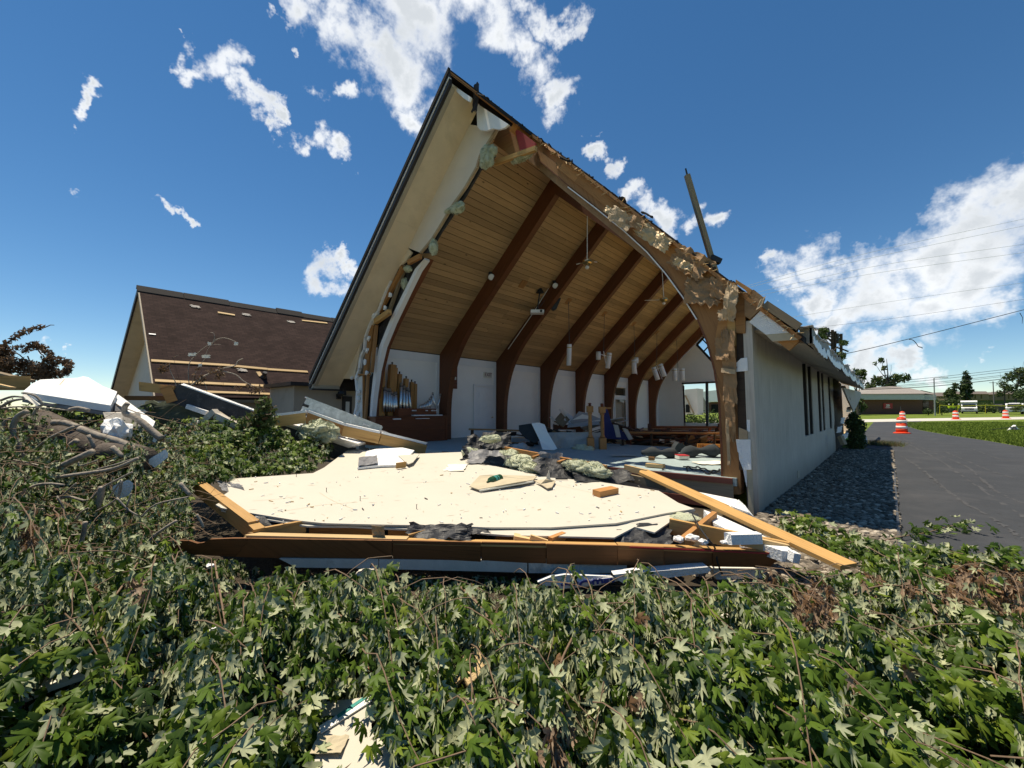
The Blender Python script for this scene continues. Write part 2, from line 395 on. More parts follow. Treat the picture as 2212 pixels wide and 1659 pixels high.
def leafmat(name, greens, under, trans=0.3, attr='tint'):
    m, nt, N, L, b = newmat(name)
    a = N.new('ShaderNodeAttribute'); a.attribute_name = attr
    top = _ramp(N, L, a.outputs['Fac'], greens)
    und = _ramp(N, L, a.outputs['Fac'], under)
    g = N.new('ShaderNodeNewGeometry')
    col = _mixc(N, L, g.outputs['Backfacing'], top.outputs[0], und.outputs[0])
    n = _n(N, L, g.outputs['Position'], 60, 3, 0.6)
    hv = N.new('ShaderNodeHueSaturation')
    mr = N.new('ShaderNodeMapRange'); mr.inputs['To Min'].default_value = 0.75; mr.inputs['To Max'].default_value = 1.25
    L.new(n.outputs['Fac'], mr.inputs['Value']); L.new(mr.outputs[0], hv.inputs['Value']); L.new(col, hv.inputs['Color'])
    L.new(hv.outputs[0], b.inputs['Base Color'])
    b.inputs['Roughness'].default_value = 0.5; b.inputs['Specular IOR Level'].default_value = 0.16
    t = N.new('ShaderNodeBsdfTranslucent'); L.new(top.outputs[0], t.inputs['Color'])
    mx = N.new('ShaderNodeMixShader'); mx.inputs[0].default_value = trans
    L.new(b.outputs[0], mx.inputs[1]); L.new(t.outputs[0], mx.inputs[2])
    L.new(mx.outputs[0], N['Material Output'].inputs['Surface'])
leafmat('maple_leaf',
        [(0.0, (0.026, 0.058, 0.012)), (0.45, (0.085, 0.148, 0.020)), (0.68, (0.17, 0.23, 0.028)), (0.80, (0.24, 0.29, 0.05)), (0.86, (0.26, 0.15, 0.075)), (1.0, (0.16, 0.085, 0.045))],
        [(0.0, (0.34, 0.375, 0.235)), (0.45, (0.45, 0.485, 0.30)), (0.68, (0.52, 0.545, 0.33)), (0.80, (0.42, 0.43, 0.22)), (0.86, (0.40, 0.29, 0.20)), (1.0, (0.27, 0.18, 0.12))])
leafmat('far_leaf',
        [(0.0, (0.03, 0.055, 0.016)), (0.5, (0.06, 0.10, 0.028)), (0.8, (0.11, 0.13, 0.04)), (0.86, (0.12, 0.075, 0.045)), (1.0, (0.17, 0.105, 0.06))],
        [(0.0, (0.05, 0.08, 0.03)), (0.5, (0.09, 0.13, 0.05)), (0.8, (0.14, 0.16, 0.07)), (0.86, (0.16, 0.105, 0.065)), (1.0, (0.21, 0.14, 0.09))], 0.25)
M = MATS

# ------------------------------------------------------------------ object helpers
WL = {}
def reg(o, loc): WL[o.name] = Vector(loc); return o
def tag(o, label=None, cat=None, group=None, kind=None):
    if label: o['label'] = label
    if cat: o['category'] = cat
    if group: o['group'] = group
    if kind: o['kind'] = kind
    return o
def thing(name, label, cat, loc=(0, 0, 0), group=None):
    o = bpy.data.objects.new(name, None); COL.objects.link(o)
    o.empty_display_size = 0.2
    o.location = loc
    tag(o, label, cat, group); return reg(o, loc)

class MB:
    def __init__(s): s.v = []; s.f = []; s.uv = []
    def face(s, idx, uvs=None):
        s.f.append(tuple(idx)); s.uv.append(uvs)
    def add(s, pts): 
        b = len(s.v); s.v += [Vector(p) for p in pts]; return b
    def quad(s, a, b, c, d): 
        i = s.add((a, b, c, d)); s.face((i, i+1, i+2, i+3)); return s
    def box(s, lo, hi):
        x0, y0, z0 = lo; x1, y1, z1 = hi
        b = s.add([(x0,y0,z0),(x1,y0,z0),(x1,y1,z0),(x0,y1,z0),(x0,y0,z1),(x1,y0,z1),(x1,y1,z1),(x0,y1,z1)])
        for f in ((0,3,2,1),(4,5,6,7),(0,1,5,4),(1,2,6,5),(2,3,7,6),(3,0,4,7)): s.face([b+i for i in f])
        return s
    def beam(s, p0, p1, w, t, up=(0,0,1), jag0=0.0, jag1=0.0, rnd=None, w1=None, t1=None):
        """board from p0 to p1; w across, t along 'up'; jag = broken end length"""
        p0 = Vector(p0); p1 = Vector(p1); a = (p1 - p0); ln = a.length; a.normalize()
        up = Vector(up); sd = a.cross(up)
        if sd.length < 1e-4: sd = a.cross(Vector((1, 0, 0)))
        sd.normalize(); u = sd.cross(a).normalized()
        rnd = rnd or random.Random(int(ln * 1000) + 7)
        w1 = w1 or w; t1 = t1 or t
        n = 4; offv = rnd.random() * 7; offu = rnd.random() * 9
        ncol = 4 if (jag0 or jag1) else 1
        # section points around: top row (ncol+1), bottom row
        rows = []
        st = [0, 1]
        for k, q in enumerate(st):
            c = p0 + a * (ln * q); ww = w + (w1 - w) * q; tt = t + (t1 - t) * q
            top = []; bot = []
            for j in range(ncol + 1):
                fx = j / ncol - 0.5
                jz = (rnd.random() * jag0 if k == 0 else -rnd.random() * jag1)
                jz2 = (rnd.random() * jag0 if k == 0 else -rnd.random() * jag1)
                top.append(c + sd * (fx * ww) + u * (tt / 2) + a * jz)
                bot.append(c + sd * (fx * ww) - u * (tt / 2) + a * jz2)
            rows.append(top + bot[::-1])
        m = len(rows[0]); b = s.add(rows[0] + rows[1])
        per = [0]
        for j in range(m):
            per.append(per[-1] + (rows[0][(j + 1) % m] - rows[0][j]).length)
        for j in range(m):
            k = (j + 1) % m
            s.face((b + j, b + k, b + m + k, b + m + j),
                   [(offu, offv + per[j]), (offu, offv + per[j + 1]), (offu + ln, offv + per[j + 1]), (offu + ln, offv + per[j])])
        h = m // 2
        for e, base in ((0, b), (1, b + m)):
            for j in range(ncol):
                q = (base + j, base + j + 1, base + m - 2 - j, base + m - 1 - j)
                s.face(q if e else q[::-1])
        return s
    def poly(s, pts, ext, uvdir=None):
        """prism: polygon pts extruded by vector ext"""
        pts = [Vector(p) for p in pts]; ext = Vector(ext); n = len(pts)
        b = s.add(pts + [p + ext for p in pts])
        tri = tessellate_polygon([pts])
        uvf = None
        if uvdir:
            o, ax, ay = (Vector(q) for q in uvdir)
            uvf = lambda p: ((p - o).dot(ax), (p - o).dot(ay))
        allp = pts + [p + ext for p in pts]
        for t in tri:
            s.face([b + i for i in t], [uvf(allp[i]) for i in t] if uvf else None)
            s.face([b + n + i for i in t[::-1]], [uvf(allp[n + i]) for i in t[::-1]] if uvf else None)
        for i in range(n):
            j = (i + 1) % n
            s.face((b + i, b + j, b + n + j, b + n + i), [uvf(allp[q]) for q in (i, j, n + j, n + i)] if uvf else None)
        return s
    def holed(s, outer, holes, fn, ext):
        rings = [[Vector((p[0], p[1], 0)) for p in outer]] + [[Vector((p[0], p[1], 0)) for p in h] for h in holes]
        flat = [p for r in rings for p in r]; n = len(flat); ext = Vector(ext)
        w = [Vector(fn(p.x, p.y)) for p in flat]
        b = s.add(w + [p + ext for p in w])
        for t in tessellate_polygon(rings):
            s.face([b + i for i in t]); s.face([b + n + i for i in t[::-1]])
        k = 0
        for r in rings:
            m = len(r)
            for i in range(m):
                j = (i + 1) % m
                s.face((b + k + i, b + k + j, b + n + k + j, b + n + k + i))
            k += m
        return s
    def tube(s, pts, r0, r1=None, seg=8, cap=True):
        pts = [Vector(p) for p in pts]; n = len(pts)
        rad = r0 if isinstance(r0, (list, tuple)) else [r0 + ((r1 if r1 is not None else r0) - r0) * i / max(1, n - 1) for i in range(n)]
        b = len(s.v); ref = None; ln = 0
        for i, p in enumerate(pts):
            t = (pts[min(i + 1, n - 1)] - pts[max(i - 1, 0)])
            t = t.normalized() if t.length > 1e-9 else Vector((0, 0, 1))
            if ref is None: ref = Vector((0, 0, 1)) if abs(t.z) < 0.9 else Vector((1, 0, 0))
            sd = t.cross(ref).normalized(); ref = sd.cross(t).normalized()
            for k in range(seg):
                an = 2 * math.pi * k / seg
                s.v.append(p + (sd * math.cos(an) + ref * math.sin(an)) * rad[i])
        for i in range(n - 1):
            L_ = (pts[i + 1] - pts[i]).length
            for k in range(seg):
                q = (k + 1) % seg
                s.face((b + i*seg + k, b + i*seg + q, b + (i+1)*seg + q, b + (i+1)*seg + k),
                       [(ln, k * .05), (ln, k * .05 + .05), (ln + L_, k * .05 + .05), (ln + L_, k * .05)])
            ln += L_
        if cap:
            s.face([b + k for k in range(seg)][::-1]); s.face([b + (n-1)*seg + k for k in range(seg)])
        return s
    def lathe(s, c, prof, seg=16, ax=(0, 0, 1)):
        """prof: list of (r, h) along axis"""
        ax = Vector(ax).normalized(); sd = ax.cross(Vector((1, 0, 0)))
        if sd.length < 0.1: sd = ax.cross(Vector((0, 1, 0)))
        sd.normalize(); t = ax.cross(sd); c = Vector(c); b = len(s.v)
        for r, h in prof:
            for k in range(seg):
                an = 2 * math.pi * k / seg
                s.v.append(c + ax * h + (sd * math.cos(an) + t * math.sin(an)) * r)
        for i in range(len(prof) - 1):
            for k in range(seg):
                q = (k + 1) % seg
                s.face((b + i*seg + k, b + i*seg + q, b + (i+1)*seg + q, b + (i+1)*seg + k))
        s.face([b + k for k in range(seg)][::-1]); s.face([b + (len(prof)-1)*seg + k for k in range(seg)])
        return s
    def fuzz(s, c, rad, n, ln, seed=0):
        r = random.Random(seed * 31 + 5); c = Vector(c)
        for _ in range(n):
            d = Vector((r.gauss(0, 1), r.gauss(0, 1), r.gauss(0, 1))).normalized(); k = r.uniform(.8, 1.18)
            p = c + Vector((d.x * rad[0], d.y * rad[1], d.z * rad[2])) * k
            t = Vector((r.gauss(0, 1), r.gauss(0, 1), r.gauss(0, 1))).normalized() * ln * r.uniform(.3, 1); w = t.cross(d).normalized() * ln * r.uniform(.06, .22)
            i = s.add((p - t - w, p + d * ln * .25, p + t + w)); s.face((i, i + 1, i + 2))
        return s
    def lump(s, c, rad, amp=0.35, seed=0, sub=3, freq=2.0):
        bm = bmesh.new(); bmesh.ops.create_icosphere(bm, subdivisions=sub, radius=1.0)
        c = Vector(c); off = Vector((seed * 3.7, seed * 1.3, seed * 7.1)); b = len(s.v)
        for v in bm.verts:
            p = v.co.copy()
            k = 1 + amp * (noise.noise(p * freq + off) + .6 * noise.noise(p * freq * 2.3 + off) + .45 * abs(noise.noise(p * freq * 5 + off)) + .25 * noise.noise(p * freq * 9 + off))
            s.v.append(c + Vector((p.x * rad[0], p.y * rad[1], p.z * rad[2])) * k)
        for f in bm.faces: s.face([b + v.index for v in f.verts])
        bm.free(); return s
    def sheet(s, c, ux, uy, amp=0.05, n=14, seed=0, freq=3.0, rag=0.12, thick=0.004, nrm=None):
        """crumpled sheet spanning +-ux, +-uy round c"""
        c = Vector(c); ux = Vector(ux); uy = Vector(uy); nr = (Vector(nrm) if nrm else ux.cross(uy)).normalized(); b = len(s.v)
        off = Vector((seed * 2.7, seed * 5.1, seed * 1.9))
        g = []
        for i in range(n + 1):
            for j in range(n + 1):
                x = 2 * i / n - 1; y = 2 * j / n - 1
                q = Vector((x * ux.length, y * uy.length, 0)) * freq + off
                h = noise.noise(q * .6) + 0.55 * (1 - 2 * abs(noise.noise(q * .9 + Vector((9, 9, 9))))) + 0.25 * (1 - 2 * abs(noise.noise(q * 2.1 + Vector((3, 7, 1)))))
                ex = 1 + rag * noise.noise(Vector((y * 4 + seed, i // (n // 2 + 1), seed))) * (abs(x) > 0.6)
                ey = 1 + rag * noise.noise(Vector((x * 4 - seed, 3 + j // (n // 2 + 1), seed))) * (abs(y) > 0.6)
                g.append(c + ux * (x * ex) + uy * (y * ey) + nr * (amp * h))
        s.v += g + [p - nr * thick for p in g]; k = (n + 1) ** 2
        for i in range(n):
            for j in range(n):
                a = b + i * (n + 1) + j
                s.face((a, a + n + 1, a + n + 2, a + 1)); s.face((k + a, k + a + 1, k + a + n + 2, k + a + n + 1))
        for i in range(n):
            for (p, q) in (((i, 0), (i + 1, 0)), ((i + 1, n), (i, n)), ((0, i + 1), (0, i)), ((n, i), (n, i + 1))):
                a = b + p[0] * (n + 1) + p[1]; d = b + q[0] * (n + 1) + q[1]
                s.face((a, d, k + d, k + a))
        return s
    def build(s, name, mat, parent=None, label=None, cat=None, group=None, kind=None, smooth=False, recalc=True, loc=None):
        if parent is not None: base = WL[parent.name]
        elif loc is not None: base = Vector(loc)
        else:
            lo = Vector((min(v.x for v in s.v), min(v.y for v in s.v), min(v.z for v in s.v)))
            hi = Vector((max(v.x for v in s.v), max(v.y for v in s.v), max(v.z for v in s.v)))
            base = Vector(((lo.x + hi.x) / 2, (lo.y + hi.y) / 2, lo.z))
        me = bpy.data.meshes.new(name)
        me.from_pydata([v - base for v in s.v], [], s.f)
        ul = me.uv_layers.new(name='grain')
        uvs = []
        for f, u in zip(s.f, s.uv):
            if u: uvs += [c for q in u for c in q]
            else:
                p = [s.v[i] for i in f]
                nn = (p[1] - p[0]).cross(p[2] - p[0])
                ax = max(range(3), key=lambda i: abs(nn[i]))
                i0, i1 = ((1, 2), (0, 2), (0, 1))[ax]
                for q in p: uvs += [q[i0], q[i1]]
        ul.data.foreach_set('uv', uvs)
        if recalc:
            bm = bmesh.new(); bm.from_mesh(me); bmesh.ops.recalc_face_normals(bm, faces=bm.faces); bm.to_mesh(me); bm.free()
        if smooth: me.polygons.foreach_set('use_smooth', [True] * len(me.polygons))
        if mat is not None: me.materials.append(M[mat] if isinstance(mat, str) else mat)
        o = bpy.data.objects.new(name, me); COL.objects.link(o)
        if parent is not None:
            o.parent = parent; reg(o, base)
        else:
            o.location = base; reg(o, base)
        tag(o, label, cat, group, kind)
        return o
def kids(o): return [c for c in bpy.data.objects if c.parent == o]
def clone(o, loc, rz=0.0, label=None, parent=None, scale=None):
    c = o.copy(); COL.objects.link(c); c.parent = parent
    if parent is None: c.location = loc; c.rotation_euler = (0, 0, rz)
    if scale: c.scale = scale
    if label: c['label'] = label
    for k in kids(o): clone(k, None, 0, None, c)
    return c
def jitter_line(a, b, n, amp, rnd, bow=0.0):
    a = Vector(a); b = Vector(b); out = []
    for i in range(n + 1):
        t = i / n; p = a.lerp(b, t)
        p += Vector((rnd.uniform(-1, 1), rnd.uniform(-1, 1), rnd.uniform(-1, 1))) * amp * (0 < i < n)
        p.z += bow * 4 * t * (1 - t)
        out.append(p)
    return out
def smoothcurve(pts, n=4):
    pts = [Vector(p) for p in pts]; out = []
    for i in range(len(pts) - 1):
        p0 = pts[max(i - 1, 0)]; p1 = pts[i]; p2 = pts[i + 1]; p3 = pts[min(i + 2, len(pts) - 1)]
        for k in range(n):
            t = k / n
            out.append(0.5 * ((2 * p1) + (p2 - p0) * t + (2 * p0 - 5 * p1 + 4 * p2 - p3) * t * t + (3 * p1 - p0 - 3 * p2 + p3) * t ** 3))
    out.append(pts[-1]); return out

# ================================================================== SETTING
def ground_sheet(name, xy, off, mat, thick=0.0):
    bm = bmesh.new()
    bm.faces.new([bm.verts.new((x, y, 0)) for x, y in xy])
    for yc in (14, 130):
        bmesh.ops.bisect_plane(bm, geom=bm.verts[:] + bm.edges[:] + bm.faces[:], plane_co=(0, yc, 0), plane_no=(0, 1, 0))
    for v in bm.verts: v.co.z = gz(v.co.x, v.co.y) + off
    bmesh.ops.recalc_face_normals(bm, faces=bm.faces)
    for f in bm.faces:
        if f.normal.z < 0: f.normal_flip()
    me = bpy.data.meshes.new(name); bm.to_mesh(me); bm.free()
    me.materials.append(M[mat]); o = bpy.data.objects.new(name, me); COL.objects.link(o)
    tag(o, kind='structure'); return o
ground_sheet('ground', [(-1500, -60), (1500, -60), (1500, 2600), (-1500, 2600)], 0, 'lawn')
ground_sheet('soil', [(-70, -25), (-0.02, -25), (-0.02, 4.5), (-1.7, 8), (-14, 8.6), (-14, 13), (-70, 13)], 0.004, 'soil')
g = [ong(u, v) for u, v in ((1966, 923), (1985, 929), (2054, 941), (2130, 952), (2211, 966))]
rn = [ong(u, v) for u, v in ((1800, 913), (1930, 911), (1990, 910), (2211, 906))]
rf = [ong(u, v) for u, v in ((2211, 902.5), (1990, 905), (1856, 906), (1800, 906.5))]
dirn = (rn[3] - rn[1]).normalized()
drv = [(0.02, -6), (0.02, 21.8), (-1.3, 23.0), (-1.3, rn[1].y), (rn[1].x, rn[1].y), (rn[2].x, rn[2].y)]
drv += [(p.x, p.y) for p in g] + [(9.5, 17), (22, 9), (40, 6), (40, -6)]
ground_sheet('driveway', drv, 0.008, 'asphalt')
ext = rn[3] + dirn * 120; ext2 = rf[0] + dirn * 120; bk = rn[0] - dirn * 60; bk2 = rf[3] - dirn * 60
ground_sheet('road', [(bk.x, bk.y), (rn[3].x, rn[3].y), (ext.x, ext.y), (ext2.x, ext2.y), (rf[0].x, rf[0].y), (bk2.x, bk2.y)], 0.012, 'concrete_road')
ground_sheet('leaf_litter', [(-0.03, -6), (9, -6), (9, 4.6), (4, 5.4), (1.2, 6.2), (-0.03, 6.2)], 0.018, 'soil')
ground_sheet('gravel_strip', [(-1.62, 4.4), (0.0, 4.4), (0.0, 21.9), (-1.62, 21.9)], 0.012, 'gravel_bed')
def chalk_lines():
    # pale scuffed tyre and drag marks on the drive
    mb = MB(); rnd = random.Random(5)
    paths = [[(2215, 1120), (2110, 1050), (2020, 990), (1935, 946)], [(2215, 1090), (2150, 1060), (2080, 1005), (1985, 965), (1950, 947)],
             [(2215, 1170), (2150, 1125), (2080, 1085), (2040, 1055), (1985, 1010), (1945, 985)], [(2212, 1040), (2120, 1010), (2040, 975)],
             [(2215, 1000), (2160, 992), (2100, 970)]]
    for p in paths:
        pts = smoothcurve([ong(u, v) for u, v in p], 14)
        for i in range(len(pts) - 1):
            if rnd.random() < 0.22: continue
            a, b = pts[i], pts[i + 1]; d = (b - a); sd = Vector((-d.y, d.x, 0)).normalized()
            w = 0.010 + 0.035 * rnd.random(); o = sd * rnd.uniform(-.02, .02)
            z = Vector((0, 0, 0.0125))
            mb.quad(a + o - sd * w + z, b + o - sd * w * .6 + z, b + o + sd * w * .7 + z, a + o + sd * w + z)
            if rnd.random() < .5:
                q = a + sd * rnd.uniform(-.25, .25); e = q + d * rnd.uniform(.3, .8) + sd * rnd.uniform(-.05, .05)
                mb.quad(q + z - sd * .006, e + z - sd * .006, e + z + sd * .006, q + z + sd * .006)
    o = mb.build('driveway_scuff', 'chalk_wear', kind='structure', recalc=False)
chalk_lines()
def gravel():
    rnd = np.random.default_rng(3)
    bm = bmesh.new(); bmesh.ops.create_icosphere(bm, subdivisions=1, radius=1)
    V0 = np.array([v.co[:] for v in bm.verts]); F0 = np.array([[v.index for v in f.verts] for f in bm.faces]); bm.free()
    n = 17000
    y = 4.4 + 17.4 * rnd.random(n) ** 1.25; x = -1.58 + 1.6 * rnd.random(n)
    keep = np.ones(n, bool)
    ex = rnd.random(n) < 0.004
    sz = rnd.uniform(0.022, 0.05, n)
    V = np.empty((n, len(V0), 3)); 
    ang = rnd.uniform(0, 6.28, n)
    for i in range(n):
        jit = 1 + rnd.uniform(-.22, .22, (len(V0), 1))
        q = V0 * jit * sz[i] * np.array([1.25, .9, .6])
        c, s_ = math.cos(ang[i]), math.sin(ang[i])
        V[i] = np.stack([q[:, 0] * c - q[:, 1] * s_ + x[i], q[:, 0] * s_ + q[:, 1] * c + y[i], q[:, 2] + gz(0, y[i]) + 0.012 + rnd.uniform(0.0, .03)], 1)
    F = (F0[None] + (np.arange(n) * len(V0))[:, None, None]).reshape(-1, 3)
    me = bpy.data.meshes.new('gravel'); me.from_pydata(V.reshape(-1, 3).tolist(), [], F.tolist())
    at_ = me.attributes.new('tint', 'FLOAT', 'FACE')
    at_.data.foreach_set('value', np.repeat(rnd.random(n), len(F0)))
    m, nt, N, L, b = newmat('river_stone')
    a = N.new('ShaderNodeAttribute'); a.attribute_name = 'tint'
    r = _ramp(N, L, a.outputs['Fac'], [(0, (0.08, 0.066, 0.05)), (0.5, (0.15, 0.125, 0.095)), (0.82, (0.25, 0.21, 0.165)), (1, (0.46, 0.40, 0.32))])
    L.new(r.outputs[0], b.inputs['Base Color']); b.inputs['Roughness'].default_value = 0.85
    me.materials.append(m)
    o = bpy.data.objects.new('gravel', me); COL.objects.link(o)
    tag(o, 'grey river stones filling the strip along the stucco wall', 'gravel', kind='stuff')
gravel()
def edging():
    mb = MB()
    y = 4.6
    while y < 21.7:
        mb.beam((0.015, y, 0.02), (0.015, min(y + 2.4, 21.8), 0.02), 0.03, 0.07); y += 2.42
    mb.build('edging_strip', 'steel_dark', None, 'thin dark edging strip between gravel bed and asphalt drive', 'edging')
edging()

# ================================================================== CHURCH
church = thing('church_building', 'wrecked church with its gable front torn open and steep roof over exposed timber arches', 'church', (-7.3, 7.3, 0))
RX, RZ = -7.35, 9.65
SL, SR = 0.95, 1.07
roofL = lambda x: RZ + SL * (x - RX)
roofR = lambda x: RZ - SR * (x - RX)
nL = Vector((-SL, 0, 1)).normalized(); nR = Vector((SR, 0, 1)).normalized()
YB = 31.4
# --- left slope
EAVE_L = -14.6
mb = MB().poly([(RX, 6.0, RZ), (EAVE_L, 6.0, roofL(EAVE_L)), (EAVE_L, YB, roofL(EAVE_L)), (RX, YB, RZ)], (0, 0, -0.07))
mb.build('roof_slope', 'shingle_black', church)
# rake fascia: two stepped boards with a pale drip edge
def rake(y0, y1, dz0, dz1, mat, name):
    a = Vector((RX, y0, RZ + dz0)); b = Vector((EAVE_L - 0.02, y0, roofL(EAVE_L) + dz0))
    MB().poly([a, b, b + Vector((0, 0, dz1 - dz0)), a + Vector((0, 0, dz1 - dz0))], (0, y1 - y0, 0)).build(name, mat, church)
rake(5.93, 6.0, 0.03, -0.10, 'shingle_black', 'roof_edge')
rake(5.955, 6.03, -0.102, -0.20, 'dark_fascia', 'rake_board')
rake(5.948, 6.03, -0.202, -0.222, 'white_metal', 'drip_strip')
rake(5.97, 6.05, -0.224, -0.36, 'dark_fascia', 'rake_board')
# soffit sheet under the overhang and the crease with the gable wall
SOF = lambda x: RZ - 0.36 + SL * (x - RX)
ps = Vector((RX, 0, SOF(RX)))
cr = [onpl(u, v, ps, nL) for u, v in ((1024, 250), (960, 378), (881, 534), (800, 700), (748, 805))]
c0, c1 = cr[0], cr[-1]
gd = Vector((c1.x - c0.x, c1.y - c0.y, 0)).normalized()       # gable wall runs along gd
gn = Vector((-gd.y, gd.x, 0)); gn = gn if gn.y < 0 else -gn     # faces out of the church
print('crease', [tuple(round(c, 2) for c in p) for p in cr], gn)
GP = lambda u, v, off=0.0: onpl(u, v, c0 - gn * off, gn)
# one long stucco soffit board with two joints
xs = [RX, -9.9, -12.4, EAVE_L + 0.06]
def ycr(x): 
    t = (x - c0.x) / (c1.x - c0.x); return c0.y + (c1.y - c0.y) * t
for i in range(3):
    a, b = xs[i], xs[i + 1] + 0.006
    MB().poly([(a, 6.05, SOF(a)), (b, 6.05, SOF(b)), (b, ycr(b) + .02, SOF(b)), (a, ycr(a) + .02, SOF(a))], (0, 0, 0.05)).build('soffit_panel', 'soffit_stucco', church)
# trim round the soffit
MB().beam((RX, 6.10, SOF(RX) - .02), (EAVE_L + .1, 6.10, SOF(EAVE_L + .1) - .02), 0.10, 0.05, up=nL).build('soffit_trim', 'beige_wall', church)
xe = EAVE_L + 0.10
MB().box((xe - .10, 6.0, SOF(xe) - .10), (xe + .02, ycr(xe), SOF(xe) + .05)).build('soffit_trim', 'beige_wall', church)
MB().box((xe - .16, 5.95, SOF(xe) - .14), (xe - .105, YB, SOF(xe) + .3)).build('gutter', 'dark_fascia', church)
MB().box((xe - .10, 5.96, SOF(xe) - .16), (xe + .06, ycr(xe), SOF(xe) - .105)).build('eave_board', 'dark_fascia', church)
# remaining gable wall band, torn along its inner side
inner = [zA(1675, 572), zA(1600, 690), zA(1530, 800), zA(1500, 905), zA(1400, 1080), zA(1280, 1250), zA(1190, 1400), zA(1110, 1530), zA(1010, 1650)]
up_o = [(1010, 268), (960, 372), (905, 480), (878, 534)]
mb = MB(); mb.poly([GP(*p) for p in up_o] + [GP(*p) for p in inner[::-1]], -gn * 0.06)
mb.build('gable_panel', 'gable_stucco', church)
low = [(878, 534), (838, 612), (800, 690), (764, 765), (744, 806), (742, 818), (766, 818), (768, 800), (775, 768), (780, 740), zC(560, 655), zC(600, 600), zC(640, 505), zC(700, 360), zC(800, 130), zC(880, 60), (889, 545)]
MB().poly([GP(*p) for p in low], -gn * 0.06).build('gable_panel', 'soffit_stucco', church)
# pale broken edge of the panel
edge = [inner[0], inner[1], inner[2], inner[3], inner[4], inner[5], inner[6], inner[7], inner[8]]
mb = MB(); pts = [GP(*p, 0.02) for p in edge]
for a, b in zip(pts, pts[1:]): mb.beam(a, b, 0.07, 0.05, up=-gn)
mb.build('panel_edge', 'kraft_pale', church)
# black strip painted in for the shaded gap behind the edge
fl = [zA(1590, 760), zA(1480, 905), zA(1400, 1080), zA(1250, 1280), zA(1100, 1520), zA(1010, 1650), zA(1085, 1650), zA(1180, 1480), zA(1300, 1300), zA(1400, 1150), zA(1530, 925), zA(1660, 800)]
MB().poly([GP(*p, 0.10) for p in fl], -gn * 0.05).build('gap_shade_strip', 'felt', church)
# insulation tufts clinging to the edge
def tufts(parent, lst, mat='insulation', name='insulation_tuft'):
    for i, (p, r, sd) in enumerate(lst):
        MB().lump(p, r, 0.5, sd, 3, 1.6).fuzz(p, r, 260, max(r) * .35, sd).build(name, mat, parent, smooth=True, recalc=False)
tufts(church, [(GP(*zA(1590, 810), -.05), (.18, .12, .26), 1), (GP(*zA(1640, 760), -.02), (.10, .1, .12), 2), (GP(*zA(1335, 1260), -.04), (.22, .1, .13), 3),
               (GP(*zA(1260, 1280), -.02), (.16, .07, .05), 4), (GP(*zA(1120, 1600), -.04), (.12, .1, .20), 5), (GP(*zC(900, 130), .05), (.12, .1, .09), 6), (GP(*zC(870, 260), .15), (.10, .1, .16), 7), (GP(*zC(700, 300), -.02), (.10, .04, .08), 9)])
# --- torn left edge below: orange framing, foam knobs, white curved trim, first arch
def gbeam(a, b, w, t, mat, off=0.0, name='framing_board', j0=0, j1=0):
    return MB().beam(GP(*a, off), GP(*b, off), w, t, up=-gn, jag0=j0, jag1=j1).build(name, mat, church)
gbeam(zC(905, 75), zC(1010, 20), .14, .09, 'lumber_orange', -.02)
gbeam(zC(860, 110), zC(655, 500), .17, .08, 'lumber_orange', .03, j0=.06)
gbeam(zC(880, 100), zC(740, 490), .10, .08, 'old_wood', .10)
gbeam(zC(615, 590), zC(745, 500), .16, .12, 'pine', -.06, j1=.04)
gbeam(zC(590, 620), zC(530, 1050), .26, .07, 'lumber_orange', .02)
gbeam(zC(625, 620), zC(585, 1030), .10, .08, 'plywood', .0)
gbeam(zC(512, 1060), zC(508, 1460), .09, .06, 'lumber_orange', .04)
gbeam(zC(552, 1055), zC(525, 1470), .12, .06, 'plywood', .05, j1=.1)
gbeam(zC(470, 1052), zC(570, 1046), .05, .04, 'lumber_orange', -.02)
# white curved trim + glulam behind
trim_o = [zC(1045, 35), zC(960, 130), zC(870, 310), zC(735, 590), zC(650, 800), zC(600, 1020), zC(575, 1250), zC(560, 1490)]
trim_i = [zC(575, 1490), zC(598, 1250), zC(630, 1020), zC(680, 810), zC(765, 600), zC(900, 315), zC(985, 140), zC(1050, 50)]
MB().poly([GP(*p, .13) for p in trim_o + trim_i], -gn * .16).build('curved_trim', 'white_trim', church)
ar_i = [zC(612, 1490), zC(622, 1250), zC(655, 1030), zC(712, 800), zC(800, 600), zC(940, 320), zC(1010, 190), zC(1085, 40)]
MB().poly([GP(*p, .32) for p in trim_o[:-1] + [zC(565, 1490)] + ar_i], -gn * .16).build('timber_arch', 'glulam', church)
# black sheet standing in for the shade between framing and trim
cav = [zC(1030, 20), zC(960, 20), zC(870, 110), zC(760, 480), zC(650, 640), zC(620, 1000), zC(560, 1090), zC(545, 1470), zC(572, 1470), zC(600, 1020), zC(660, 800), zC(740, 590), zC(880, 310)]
MB().poly([GP(*p, .20) for p in cav], -gn * .03).build('gap_shade_strip', 'felt', church)
